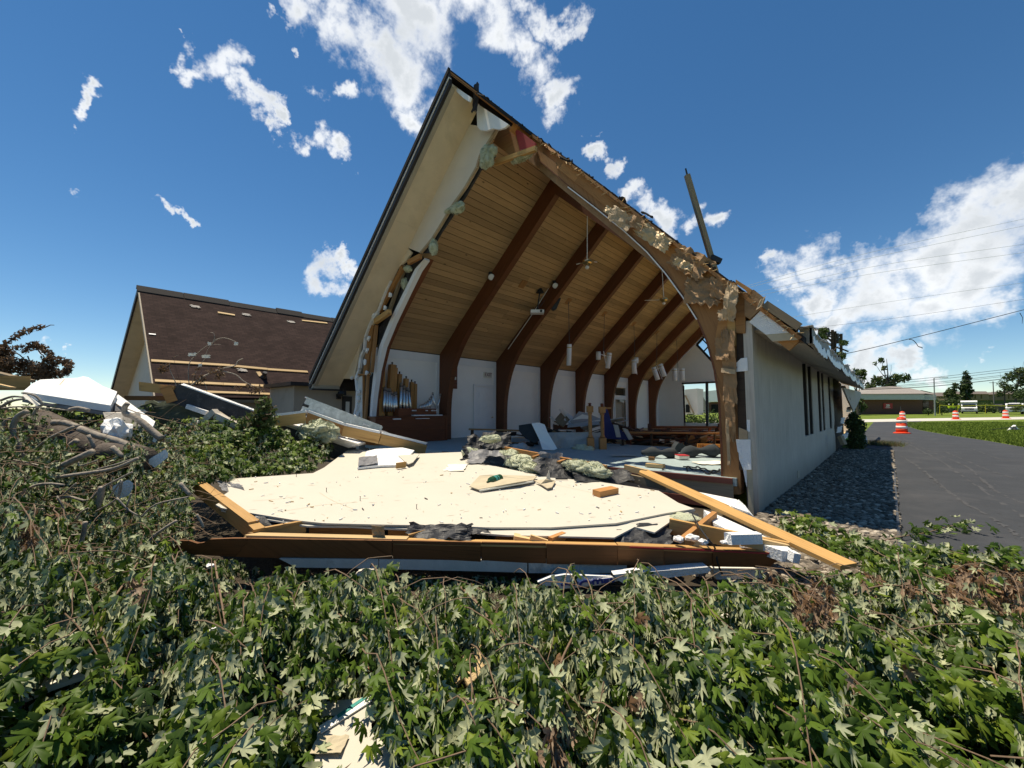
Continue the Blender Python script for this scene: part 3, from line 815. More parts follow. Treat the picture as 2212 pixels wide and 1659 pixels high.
# ragged foam edge
fe = [zC(880, 20), zC(800, 130), zC(760, 200), zC(640, 510), zC(590, 570), zC(560, 650), zC(530, 730), zC(520, 840), zC(490, 900), zC(480, 1000), zC(462, 1050), zC(450, 1090), zC(460, 1200), zC(465, 1300), zC(440, 1400), zC(438, 1480)]
mb = MB(); rnd = random.Random(4); pp = [GP(*p, -.02) for p in fe]
for i, (a, b) in enumerate(zip(pp, pp[1:])):
    if i < 2: continue
    mb.beam(a, b, 0.07 + .05 * rnd.random(), .09, up=-gn, jag0=.02, jag1=.02, rnd=rnd)
mb.build('foam_edge', 'foam', church, recalc=False)
for p, r in ((zC(600, 545), .12), (zC(555, 735), .09), (zC(540, 840), .09), (zC(525, 940), .10), (zC(745, 355), .07), (zC(700, 468), .07), (zC(540, 1035), .07), (zC(410, 1080), .06), (zC(450, 1075), .07), (zC(470, 1200), .08), (zC(465, 1260), .08), (zC(460, 1395), .08)):
    MB().lump(GP(*p, -.06), (r * .7, .05, r), .5, r * 100, 2, 2.2).build('foam_knob', 'foam', church, recalc=False)
MB().poly([GP(*p, .0) for p in (zC(500, 1060), zC(460, 1080), zC(440, 1250), zC(432, 1480), zC(500, 1480))], -gn * .08).build('foam_edge', 'foam_dirty', church)

# --- right slope with a ragged front edge
eg = [(972, 157), (1032, 195), (1075, 228), (1110, 255), (1150, 287), (1180, 312), (1220, 338), (1255, 364), (1290, 390), (1345, 430), (1400, 470), (1460, 508), (1520, 549), (1570, 583), (1620, 617), (1680, 656), (1735, 699)]
ragged = []
for i, (u, v) in enumerate(eg):
    p = onpl(u, v, Vector((RX, 0, RZ)), nR)
    yy = min(max(p.y, 6.0 + 1.5 * min(1, i / 4)), 7.75)
    ragged.append(ony(u, v, yy)); ragged[-1].z = roofR(ragged[-1].x)
ragged[0] = Vector((RX, 6.0, RZ))
print('ragged', [tuple(round(c, 2) for c in p) for p in ragged])
EAVE_R = -0.88
YE = 24.5
# deck strip along the torn edge, then the stripped bay behind it, then slope strips round unseen openings added to brighten the nave
rs_ = lambda x, y: (x, y, roofR(x))
MB().poly(ragged + [Vector(rs_(p.x, p.y + .42)) for p in ragged[::-1]], (0, 0, -.10)).build('roof_slope', 'shingle_black', church)
for pl_ in ([(RX, 6.42), (-6.9, 6.9), (-6.9, 24.5), (RX, 24.5)], [(-2.6, 8.15), (EAVE_R, 8.15), (EAVE_R, YE), (-2.6, YE)],
            [(-6.897, 11.6), (-2.603, 11.6), (-2.603, 12.5), (-6.897, 12.3)], [(-6.897, 16.6), (-2.603, 16.7), (-2.603, 17.4), (-6.897, 17.1)]):
    MB().poly([rs_(x, y) for x, y in pl_], (0, 0, -.10)).build('roof_slope', 'shingle_black', church)
# roof decking layers seen on the broken edge
def edge_band(i0, i1, d0, d1, mat, name, dy=0.0, wid=0.25):
    for k in range(i0, i1):
        a, b = ragged[k], ragged[k + 1]
        q = [a + nR * d0, b + nR * d0, b + nR * d1, a + nR * d1]
        MB().poly([p + Vector((0, dy, 0)) for p in q], (0, wid, 0), uvdir=(a, (b - a).normalized(), nR)).build(name, mat, church)
edge_band(0, 16, -0.03, -0.085, 'plywood', 'roof_deck_board', -.03, .3)
edge_band(3, 16, -0.088, -0.28, 'lumber_orange', 'rafter_board', .06, .10)
edge_band(4, 11, -0.30, -0.56, 'kraft', 'rafter_board', .18, .06)
# shredded shingles and splinters on the edge
mb = MB(); rnd = random.Random(9)
for k in range(1, 16):
    a, b = ragged[k], ragged[k + 1]
    for j in range(4):
        p = a.lerp(b, rnd.random()) + nR * .005; s_ = .03 + .08 * rnd.random() ** 2
        d = Vector((rnd.uniform(-.5, .5), rnd.uniform(-.6, -.1), rnd.uniform(-.2, .45))) * s_ * 1.5
        q = Vector((1, 0, -SR)).normalized() * s_ * rnd.uniform(.4, 1.3)
        i = mb.add((p - q, p + q, p + q * .5 + d, p - q * .2 + d * .8, p - q - nR * .012, p + q - nR * .012)); mb.face((i, i+1, i+2, i+3)); mb.face((i+3, i+2, i+5, i+4))
mb.build('torn_shingle', 'shingle_black', church, recalc=False, kind='stuff')
mb = MB()
for k in range(4, 16):
    a, b = ragged[k], ragged[k + 1]
    for j in range(6):
        p = a.lerp(b, rnd.random()) - nR * rnd.uniform(.02, .08) + Vector((0, -.03, 0))
        mb.beam(p, p + Vector((rnd.uniform(-.1, .14), rnd.uniform(-.16, -.03), rnd.uniform(-.10, .03))), .015 + .03 * rnd.random(), .012, w1=.004, t1=.004, rnd=rnd)
mb.build('splinter', 'pine_pale', church, recalc=False, kind='stuff')
for (u, v, sd, r) in ((1040, 208, 1, .10), (1222, 344, 3, .12), (1400, 464, 5, .10)):
    p = ony(u, v - 2, 7.2 if u > 1100 else 6.3)
    MB().sheet(p, Vector((1, 0, -.8)) * r, Vector((0, -.4, .25)) * r * .5, .04, 6, sd, 6, .4, .02).build('torn_shingle', 'shingle_black', church, recalc=False)

# --- peak: plywood gusset, red painted piece, broken board, white stucco remnants
PK = lambda u, v, y=7.35: ony(u, v, y)
def prism(win, pts, y, mat, name, dy=.05, parent=None, **k):
    q = [ony(*win(*p), y) for p in pts]
    return MB().poly(q, (0, dy, 0), uvdir=(q[0], (q[1] - q[0]).normalized(), (0, 0, 1))).build(name, mat, parent or church, **k)
prism(zA, [(1640, 690), (1700, 560), (1790, 545), (1830, 565), (1890, 775), (1800, 805), (1700, 735)], 7.4, 'plywood', 'gusset_board')
prism(zA, [(1825, 562), (1880, 590), (2008, 690), (1995, 732), (1880, 775)], 7.34, 'red_paint_wood', 'gusset_board', .05)
MB().beam(PK(*zA(1655, 870), 7.25), PK(*zA(2015, 742), 7.35), .11, .09, up=(0, -1, 0), jag0=.05).build('broken_board', 'pine', church)
tufts(church, [(PK(*zA(1890, 815), 7.4), (.3, .1, .07), 11)])
prism(zA, [(1495, 345), (1775, 530), (1740, 560), (1690, 575), (1640, 565), (1580, 585), (1530, 580), (1502, 550)], 6.72, 'white_trim', 'soffit_remnant', .05)
prism(zA, [(1283, 182), (1445, 292), (1432, 333), (1380, 300), (1290, 215)], 6.2, 'white_trim', 'soffit_remnant', .05)
MB().sheet(ony(*zA(1485, 300), 6.5), (.0, .05, .34), (.07, .02, 0), .05, 6, 3, 5, .4, .02).build('torn_felt', 'felt', church, recalc=False)
MB().beam(ony(*zA(1490, 260), 6.5), ony(*zA(1860, 545), 7.3), .05, .06, up=nR).build('broken_board', 'lumber_orange', church)

# --- interior shell
FLZ = 0.40
CE = lambda x: 9.0 + 0.925 * (x + 7.4)
LW = -13.0
YF = 7.35
# ceiling planks, each its own board, three lengths per course with staggered joints
pn = Vector((-0.925, 0, 1)).normalized(); dn = Vector((-1, 0, -0.925)).normalized()
p_top = Vector((-7.4, 0, 9.0)); rnd = random.Random(12)
ncourse = 38
for i in range(ncourse):
    c = p_top + dn * (0.105 + i * 0.2)
    ys = [YF + (0.0 if c.z > 6.3 else 0.15), 11 + rnd.random() * 5, 19.5 + rnd.random() * 5, 31.0]
    for a, b in zip(ys, ys[1:]):
        MB().beam((c.x, a, c.z), (c.x, b - .004, c.z), 0.1875, 0.025, up=pn, rnd=rnd).build('ceiling_plank', 'ceiling_pine', church)
MB().poly([p_top + pn * .03 + Vector((0, YF + .3, 0)), p_top + pn * .03 + dn * 7.62 + Vector((0, YF + .3, 0)), p_top + pn * .03 + dn * 7.62 + Vector((0, 31, 0)), p_top + pn * .03 + Vector((0, 31, 0))], pn * .04).build('ceiling_backing', 'dark_wood', church)
cr_ = lambda x, y: (x, y, 8.97 - .958 * (x + 7.4))
for pl_ in ([(-7.4, 8.0), (-6.9, 8.0), (-6.9, 24.4), (-7.4, 24.4)], [(-2.6, 8.2), (-1.75, 8.2), (-1.75, 24.4), (-2.6, 24.4)]):
    MB().poly([cr_(x, y) for x, y in pl_], (0, 0, .04)).build('ceiling_panel', 'ceiling_pine', church)
# arches
arc_in = [(-12.50, FLZ), (-12.50, 1.7), (-12.38, 2.6), (-12.1, 3.45), (-11.6, 4.25), (-10.9, 5.0), (-9.9, 5.95), (-8.6, 7.15), (-7.38, 8.30)]
arc_out = [(-7.38, 8.99), (-12.97, 3.83), (-12.97, FLZ)]
cvi = [(p.x, p.z) for p in smoothcurve([Vector((x, 0, z)) for x, z in arc_in], 3)]
ARY = [10.3 + 3.165 * k for k in range(7)]
MIR = lambda q: [(-14.76 - x, z) for x, z in q]
for k, y in enumerate(ARY):
    mb = MB()
    for q in (cvi + arc_out, MIR(cvi + arc_out)):
        if k < 4 or q[0][0] < -10:
            mb.poly([(x, y - .11, z) for x, z in q], (0, .22, 0), uvdir=((-12.9, y, 0), (0.62, 0, .78), (-.78, 0, .62)))
    mb.build('timber_arch', 'glulam', church)
# left wall, bay by bay, with white trim
bays = [YF] + ARY + [31.0]
def yz(x): return lambda y, z: (x, y, z)
for k in range(len(bays) - 1):
    a = bays[k] + (.115 if k else 0); b = bays[k + 1] - (.115 if k < 7 else 0)
    ztop = CE(LW) - 0.02
    holes = []
    if k == 5: holes = [[(a + 1.15, FLZ + .01), (b - .35, FLZ + .01), (b - .35, 2.35), (a + 1.15, 2.35)], [(a + 1.15, 2.62), (b - .35, 2.62), (b - .35, 3.12), (a + 1.15, 3.12)]]
    w = MB().holed([(a, FLZ - .1), (b, FLZ - .1), (b, ztop), (a, ztop)], holes, yz(LW), (-.12, 0, 0)).build('interior_wall', 'white_wall', church)
    MB().box((LW + .002, a, ztop - .30), (LW + .03, b, ztop)).build('wall_trim', 'white_trim', church)
    MB().box((LW + .002, b - .13, FLZ), (LW + .028, b, ztop - .302)).build('wall_trim', 'white_trim', church)
# six panel door with frame, in the second bay
d0 = onx(*zC(1481, 1157), LW); d1 = onx(*zC(1640, 1165), LW)
dy0, dy1, dzt = d0.y, d1.y, d0.z
print('door', d0, d1)
frame = MB().box((LW + .03, dy0 - .10, FLZ), (LW + .06, dy0, dzt + .02)).box((LW + .03, dy1, FLZ), (LW + .06, dy1 + .10, dzt + .02)).box((LW + .03, dy0 - .10, dzt + .021), (LW + .06, dy1 + .10, dzt + .12))
frame.build('door_frame', 'white_trim', church)
door = MB().box((LW + .012, dy0 + .006, FLZ + .01), (LW + .05, dy1 - .006, dzt)).build('door', 'white_plastic', church)
ww = dy1 - dy0
for (f0, f1) in ((.14, .45), (.55, .86)):
    for (g0, g1) in ((.06, .40), (.46, .74), (.80, .94)):
        y0, y1 = dy0 + ww * f0, dy0 + ww * f1; z0, z1 = FLZ + (dzt - FLZ) * g0, FLZ + (dzt - FLZ) * g1
        mb = MB().box((LW + .051, y0, z0), (LW + .058, y1, z1)).box((LW + .0585, y0 + .05, z0 + .05), (LW + .066, y1 - .05, z1 - .05))
        mb.build('door_panel', 'white_plastic', door)
MB().lathe((LW + .05, dy1 - .09, FLZ + .95), [(.03, 0), (.03, .02), (.012, .03), (.012, .05)], 10, (1, 0, 0)).beam((LW + .10, dy1 - .09, FLZ + .95), (LW + .10, dy1 - .22, FLZ + .93), .02, .02).build('door_handle', 'brass', door)
# dark doorway in the far bay: frame, broken jamb, louvre
a5 = bays[5] + .115 + 1.15; b5 = bays[6] - .115 - .35
MB().box((LW + .003, a5 - .12, FLZ), (LW + .035, a5, 3.25)).box((LW + .003, b5, FLZ), (LW + .035, b5 + .12, 3.25)).box((LW + .003, a5, 2.35), (LW + .035, b5, 2.61)).box((LW + .003, a5, 3.13), (LW + .035, b5, 3.25)).build('door_frame', 'white_trim', church)
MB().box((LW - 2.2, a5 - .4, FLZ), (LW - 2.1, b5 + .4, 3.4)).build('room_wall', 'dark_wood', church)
mb = MB()
for i in range(9):
    z = 2.64 + i * .052; mb.beam((LW - .03, a5, z), (LW - .03, b5, z), .05, .012, up=(0.6, 0, 1))
mb.build('louvre', 'dark_fascia', church)
MB().beam((LW + .02, b5 - .10, FLZ), (LW + .05, b5 - .18, 2.33), .12, .04, up=(1, 0, 0), jag1=.2).build('broken_jamb', 'old_wood', church)
MB().beam((LW + .06, a5 + .5, 2.3), (LW + .1, a5 + 1.1, 2.2), .14, .05, up=(1, 0, 0), jag0=.15, jag1=.15).build('broken_jamb', 'paper', church)
# back wall with window hole and diamond window
hx0, hx1 = -11.15, -6.6
dia = [(-10.1, 6.35), (-9.35, 7.1), (-8.05, 5.45), (-8.8, 4.7)]
bw = MB().holed([(LW, .2), (-1.7, .2), (-1.7, 3.5), (-7.4, 8.98), (LW, 3.8)], [[(hx0, .75), (hx1, .75), (hx1, 3.55), (hx0, 3.55)], dia], lambda x, z: (x, 31.0, z), (0, .2, 0)).build('back_wall', 'white_wall', church)
mb = MB(); dv = [Vector((x, 31.05, z)) for x, z in dia]
for a, b in zip(dv, dv[1:] + dv[:1]): mb.beam(a, b, .14, .12, up=(0, 1, 0))
for t in (.33, .66): mb.beam(dv[1].lerp(dv[2], t), dv[0].lerp(dv[3], t), .08, .08, up=(0, 1, 0))
mb.beam(dv[0].lerp(dv[1], .5), dv[3].lerp(dv[2], .5), .08, .08, up=(0, 1, 0))
mb.build('diamond_window', 'black_plastic', church)
MB().box((hx0 - .05, 30.93, 3.55), (hx1, 31.1, 3.66)).build('header_board', 'dark_wood', church)
MB().beam((-9.55, 31.05, .5), (-9.5, 31.05, 3.56), .16, .14, up=(0, 1, 0)).build('window_post', 'steel_dark', church)
MB().beam((hx0 + .06, 31.05, .5), (hx0 + .02, 31.05, 3.5), .10, .10, up=(0, 1, 0), jag1=.1).build('window_post', 'dark_wood', church)
# floors
MB().box((LW, 12.6, FLZ - .12), (-1.86, 31.0, FLZ)).build('floor', 'pine_pale', church)
MB().poly([(LW, 7.15, .42), (LW, 12.6, .42), (-1.9, 12.6, .42), (-1.9, 7.55, .42), (-4.3, 7.45, .42)], (0, 0, .13)).build('chancel_floor', 'carpet', church)
MB().beam((-9, 7.2, .50), (-4.3, 7.40, .50), .05, .09, up=(0, 0, 1)).beam((-4.3, 7.40, .50), (-1.95, 7.52, .50), .05, .09).build('floor_nosing', 'nosing_wood', church)
MB().beam((-9, 7.24, .32), (-4.3, 7.44, .32), .04, .26).beam((-4.3, 7.44, .32), (-1.95, 7.55, .32), .04, .26).build('floor_fascia', 'old_wood', church)
MB().beam((-9, 7.19, .12), (-1.95, 7.5, .12), .06, .14).build('sill_board', 'nosing_wood', church)
# left outer wall so that no light leaks under the eave
MB().box((LW - .35, 7.0, 0), (LW - .13, 31.2, 3.6)).build('outer_wall', 'beige_wall', church)

# --- right wall with paired slit windows
RW = -1.6
wins = []
for (t0, t1) in (((365, 400), (408, 440)), ((488, 513), (522, 541)), ((578, 597), (603, 620)), ((645, 656), (659, 668))):
    for t in (t0, t1):
        ya = onx(*zL(t[0], 240), RW).y; yb = onx(*zL(t[1], 240), RW).y
        wins.append((ya, yb))
print('wins', [tuple(round(q, 2) for q in w) for w in wins])
WT, WB = 2.88, 1.0
YW = 20.1
holes = [[(a, WB), (b, WB), (b, WT), (a, WT)] for a, b in wins if b < YW]
rough_end = [(YW, -.1), (YW + .25, .5), (YW - .1, 1.0), (YW + .3, 1.4), (YW + .05, 2.0), (YW + .3, 2.6), (YW + .1, 3.1)]
wall = MB().holed([(7.60, -.1)] + rough_end + [(7.56, 3.1)], holes, yz(RW), (-.13, 0, 0)).build('side_wall', 'grey_stucco', church)
for a, b in wins:
    if b > YW: continue
    MB().box((RW - .10, a, WB), (RW - .085, b, WT)).build('window', 'glass_dark', church)
    MB().box((RW - .084, a + .0, WB), (RW - .02, a + .03, WT)).box((RW - .084, b - .03, WB), (RW - .02, b, WT)).build('window_frame', 'dark_fascia', church)
MB().box((-1.86, 8.0, 0), (-1.74, 20.0, 3.45)).build('interior_wall', 'white_wall', church)
MB().box((RW - .12, 7.62, 2.99), (RW - .02, 24.2, 3.5)).build('wall_plate', 'dark_wood', church)
MB().poly([onx(*zL(302, 545), RW + .012), onx(*zL(320, 545), RW + .012), onx(*zL(320, 600), RW + .012), onx(*zL(302, 605), RW + .012)], (-.01, 0, 0)).build('vent_cover', 'beige_wall', church)
# eave soffit bays and the torn gutter
segs = [(7.75, 9.6), (9.6, 12.45), (12.45, 15.2), (15.2, 17.7), (17.7, 20.2), (20.2, 22.6), (22.6, 24.3)]
rnd = random.Random(21)
for i, (a, b) in enumerate(segs):
    xo = EAVE_R + .02
    MB().poly([(RW + .002, a + .012, 2.93), (xo, a + .012, 2.70), (xo, b - .012, 2.57), (RW + .002, b - .012, 2.88)], (0, 0, .05)).build('eave_soffit', 'grey_stucco', church)
    n = 16; top = []; bot = []; mid = []
    for k in range(n + 1):
        t = k / n; y = a + (b - a) * t; sg = math.sin(math.pi * t)
        top.append(Vector((xo + .03, y, 2.95 - .09 * sg - .05 * t)))
        bot.append(Vector((xo + .02, y, 2.66 - .06 * sg - .06 * t + .03 * rnd.random())))
        q = top[k].lerp(bot[k], .30 + .45 * rnd.random()); q.x = xo + .045; mid.append(q)
    MB().poly(top + bot[::-1], (-.03, 0, 0)).build('gutter', 'gutter_grey', church)
    MB().poly(mid + [Vector((xo + .045, p.y, p.z - .008)) for p in bot[::-1]], (-.012, 0, 0)).build('gutter_skin', 'white_metal', church)
    for e, d in ((0, 1), (n, -1)):
        MB().poly([top[e], bot[e], bot[e] + Vector((-.16, 0, .02)), top[e] + Vector((-.16, 0, -.06))], (0, .02 * d, 0)).build('gutter_end', 'gutter_grey', church)
    for k in range(3):
        y = a + (b - a) * rnd.random(); p = Vector((xo - .04, y, 2.93 - .10 * math.sin(math.pi * (y - a) / (b - a))))
        MB().sheet(p, (0, .18 + .15 * rnd.random(), 0), (.10, 0, .03 * rnd.random()), .03, 5, i * 7 + k, 4, .4, .01).build('torn_flashing', 'white_metal', church, recalc=False)
# white stucco return closing the near end of the eave
q = [ony(*zE(*p), 7.5) for p in ((850, 305), (690, 465), (870, 600), (1215, 572))]
q2 = [ony(*zE(*p), 7.5) for p in ((870, 600), (945, 676), (1225, 655), (1235, 600), (1215, 572))]
MB().poly(q, (0, .12, 0)).build('eave_return', 'foam', church)
MB().poly(q2, (0, .06, 0)).build('eave_return', 'drywall_back', church)
MB().poly([q2[0] + Vector((0, .07, 0)), q2[1] + Vector((0, .07, 0)), q2[2] + Vector((0, .07, 0)), q2[3] + Vector((0, .07, 0))], (0, .5, 0)).build('eave_box', 'grey_stucco', church)
# rafter tail and deck at the eave end
MB().beam(ony(*zE(862, 268), 7.42), ony(*zE(1242, 522), 7.42), .05, .115, up=nR, jag1=.02).build('rafter_board', 'old_wood', church)
prism(zE, [(640, 160), (740, 110), (860, 205), (820, 320), (700, 430), (640, 400)], 7.48, 'kraft', 'sheathing_board')
prism(zE, [(545, 0), (720, 110), (690, 165), (640, 110), (540, 40)], 7.40, 'lumber_orange', 'broken_board')
# --- broken front arch on the right, with paper and felt still hanging
f_in = [(1563, 1068), (1561, 970), (1556, 870), (1546, 800), (1530, 740), (1508, 688), (1478, 640), (1440, 588), (1400, 542), (1350, 496), (1290, 448), (1230, 402), (1168, 348)]
f_out = [(1160, 322), (1225, 370), (1290, 416), (1400, 498), (1520, 590), (1600, 650), (1603, 690), (1597, 760), (1596, 860), (1598, 960), (1600, 1068)]
q = [ony(u, v, 7.6) for u, v in f_in + f_out]
MB().poly(q, (0, .24, 0), uvdir=(q[0], (-.35, 0, .94), (.94, 0, .35))).build('timber_arch', 'plywood', church)
MB().poly([ony(u, v, 7.595) for u, v in f_in] + [ony(u - 5, v - (2 if v < 800 else 0), 7.595) for u, v in f_in[::-1]], (0, .26, 0)).build('arch_lining', 'glulam', church)
pts = [ony(u - 3, v + 2, 7.58) for u, v in f_in[5:12]]
mb = MB()
for a, b in zip(pts, pts[1:]): mb.beam(a, b, .02, .03, up=(0, -1, 0))
mb.build('arch_bead', 'white_trim', church)
def face_poly(win, pts, y, mat, name, dy=.02): return prism(win, pts, y, mat, name, dy)
face_poly(zE, [(540, 590), (640, 585), (650, 900), (660, 1300), (668, 1640), (580, 1640), (560, 1200), (548, 900)], 7.62, 'dark_wood', 'cavity_board', .25)
face_poly(zD, [(1990, 460), (2060, 465), (2075, 1290), (2085, 1659), (2012, 1659), (2000, 1200)], 7.58, 'dark_wood', 'cavity_board', .2)
face_poly(zE, [(540, 130), (640, 130), (650, 300), (648, 585), (545, 585), (545, 300)], 7.53, 'lumber_orange', 'framing_board', .05)
face_poly(zE, [(455, 430), (540, 450), (545, 720), (450, 720)], 7.54, 'pine', 'framing_board', .04)
face_poly(zE, [(360, 440), (460, 430), (455, 600), (440, 720), (400, 700), (320, 700), (330, 580)], 7.55, 'lumber_orange', 'plywood_scrap', .02)
face_poly(zD, [(2010, 1290), (2085, 1320), (2090, 1460), (2012, 1460)], 7.55, 'kraft_pale', 'plywood_scrap', .04)
# stucco wall end: foam core and white coat
we = [zE(640, 480), zE(690, 470), zE(720, 530), zE(700, 620), zE(672, 600), zE(665, 860), zE(690, 1050), zE(700, 1659), zE(668, 1659), zE(652, 1100), zE(648, 700), zE(635, 590), zE(655, 560)]
MB().poly([ony(*p, 7.58) for p in we], (0, .08, 0)).build('foam_edge', 'foam', church)
MB().poly([ony(*p, 7.54) for p in (zE(515, 935), zE(560, 900), zE(600, 860), zE(668, 850), zE(676, 995), zE(548, 1005), zE(560, 950))], (0, .10, 0)).build('foam_edge', 'foam', church)
MB().poly([ony(*p, 7.54) for p in (zD(1985, 1395), zD(2110, 1395), zD(2118, 1659), zD(2060, 1659), zD(2045, 1560), zD(2000, 1500))], (0, .1, 0)).build('foam_edge', 'foam', church)
MB().poly([ony(*p, 7.585) for p in (zK(1400, 80), zK(1455, 60), zK(1480, 760), zK(1432, 690), zK(1420, 400))], (0, .05, 0)).build('wall_end', 'drywall_back', church)
MB().poly([ony(*p, 7.55) for p in (zK(1340, 120), zK(1410, 100), zK(1415, 480), zK(1385, 330), zK(1350, 240))], (0, .1, 0)).build('foam_edge', 'foam', church)
# kraft paper rags
def rag(win, c, ux, uy, mat, amp=.06, sd=1, y=7.45, n=14, fr=4.0, rg=.35, name='paper_rag'):
    o = ony(*win(*c), y); a = ony(*win(c[0] + ux[0], c[1] + ux[1]), y) - o; b = ony(*win(c[0] + uy[0], c[1] + uy[1]), y) - o
    MB().sheet(o, a, b, amp, n, sd, fr, rg, .004, (0, -1, 0)).build(name, mat, church, recalc=False)
rag(zE, (180, 130), (190, 20), (-20, 150), 'kraft', .10, 1, 7.5, 16, 3)
rag(zE, (420, 120), (150, 40), (0, 110), 'kraft', .07, 2, 7.5, 12)
rag(zE, (500, 260), (70, 20), (-30, 190), 'kraft_pale', .10, 3, 7.42, 14, 4)
rag(zE, (430, 380), (75, -20), (10, 60), 'kraft_pale', .06, 4, 7.42, 10)
rag(zB, (1100, 800), (90, 60), (-30, 60), 'kraft_pale', .05, 5, 7.42, 14, 6)
rag(zB, (1380, 960), (140, 90), (-40, 55), 'foil', .05, 6, 7.42, 16, 6)
rag(zB, (1640, 1200), (80, 40), (-18, 32), 'foil', .05, 7, 7.42, 14, 6)
rag(zB, (1220, 830), (75, 40), (-20, 45), 'kraft', .07, 8, 7.4, 10)
rag(zB, (1700, 1180), (150, 80), (-60, 90), 'kraft', .10, 9, 7.5, 14, 3)
rag(zB, (1010, 740), (50, 30), (-14, 28), 'foil', .04, 10, 7.44, 10, 6)
rag(zE, (400, 760), (75, 10), (5, 120), 'kraft', .06, 11, 7.5, 12)
rag(zE, (470, 1000), (75, 10), (0, 25), 'kraft_pale', .05, 12, 7.5, 8)
rag(zD, (1930, 760), (60, 10), (10, 320), 'kraft', .06, 13, 7.52, 14, 3)
rag(zD, (1935, 1150), (45, 6), (5, 260), 'kraft', .05, 14, 7.52, 12, 3)
rag(zD, (1920, 1420), (14, 6), (5, 200), 'kraft_pale', .05, 15, 7.5, 10, 3)
rag(zE, (820, 260), (30, -20), (-25, 60), 'kraft_pale', .03, 16, 7.4, 8)
# torn end of the side wall, hanging panel and scraps
sw = church
MB().box((-1.95, 20.2, .1), (-1.66, 20.5, 2.95)).box((-1.9, 21.6, .1), (-1.75, 21.9, 2.95)).build('stud', 'dark_wood', sw)
MB().poly([(-1.60, 20.25, .0), (-1.60, 24.3, .1), (-1.60, 24.2, 2.85), (-1.60, 20.3, 2.95)], (-.05, 0, 0)).build('sheathing_board', 'dark_wood', sw)
hp = [onx(*zE(*p), -1.15) for p in ((1720, 1180), (1905, 1225), (1915, 1270), (1840, 1425), (1825, 1430), (1765, 1300))]
MB().poly(hp, (-.05, 0, 0)).build('hanging_panel', 'grey_stucco', sw)
MB().beam(onx(*zE(1715, 1165), -1.25), onx(*zE(1775, 1310), -1.2), .12, .05, jag1=.1).build('hanging_board', 'old_wood', sw)
rnd = random.Random(31)
for i, (x, y) in enumerate(((310, 945), (358, 950), (330, 1115), (365, 1075), (350, 1105), (420, 830), (280, 1040), (375, 830))):
    MB().sheet(onx(*zF(x, y), -1.3), (0.05, .08, .01), (.015, .02, .10), .03, 5, 40 + i, 4, .5, .02).build('stucco_scrap', 'foam', sw, recalc=False)
MB().beam(onx(*zF(285, 1100), -1.25), onx(*zF(330, 1200), -1.15), .25, .10, jag0=.05).build('broken_board', 'tape_yellow' if False else 'old_wood', sw)

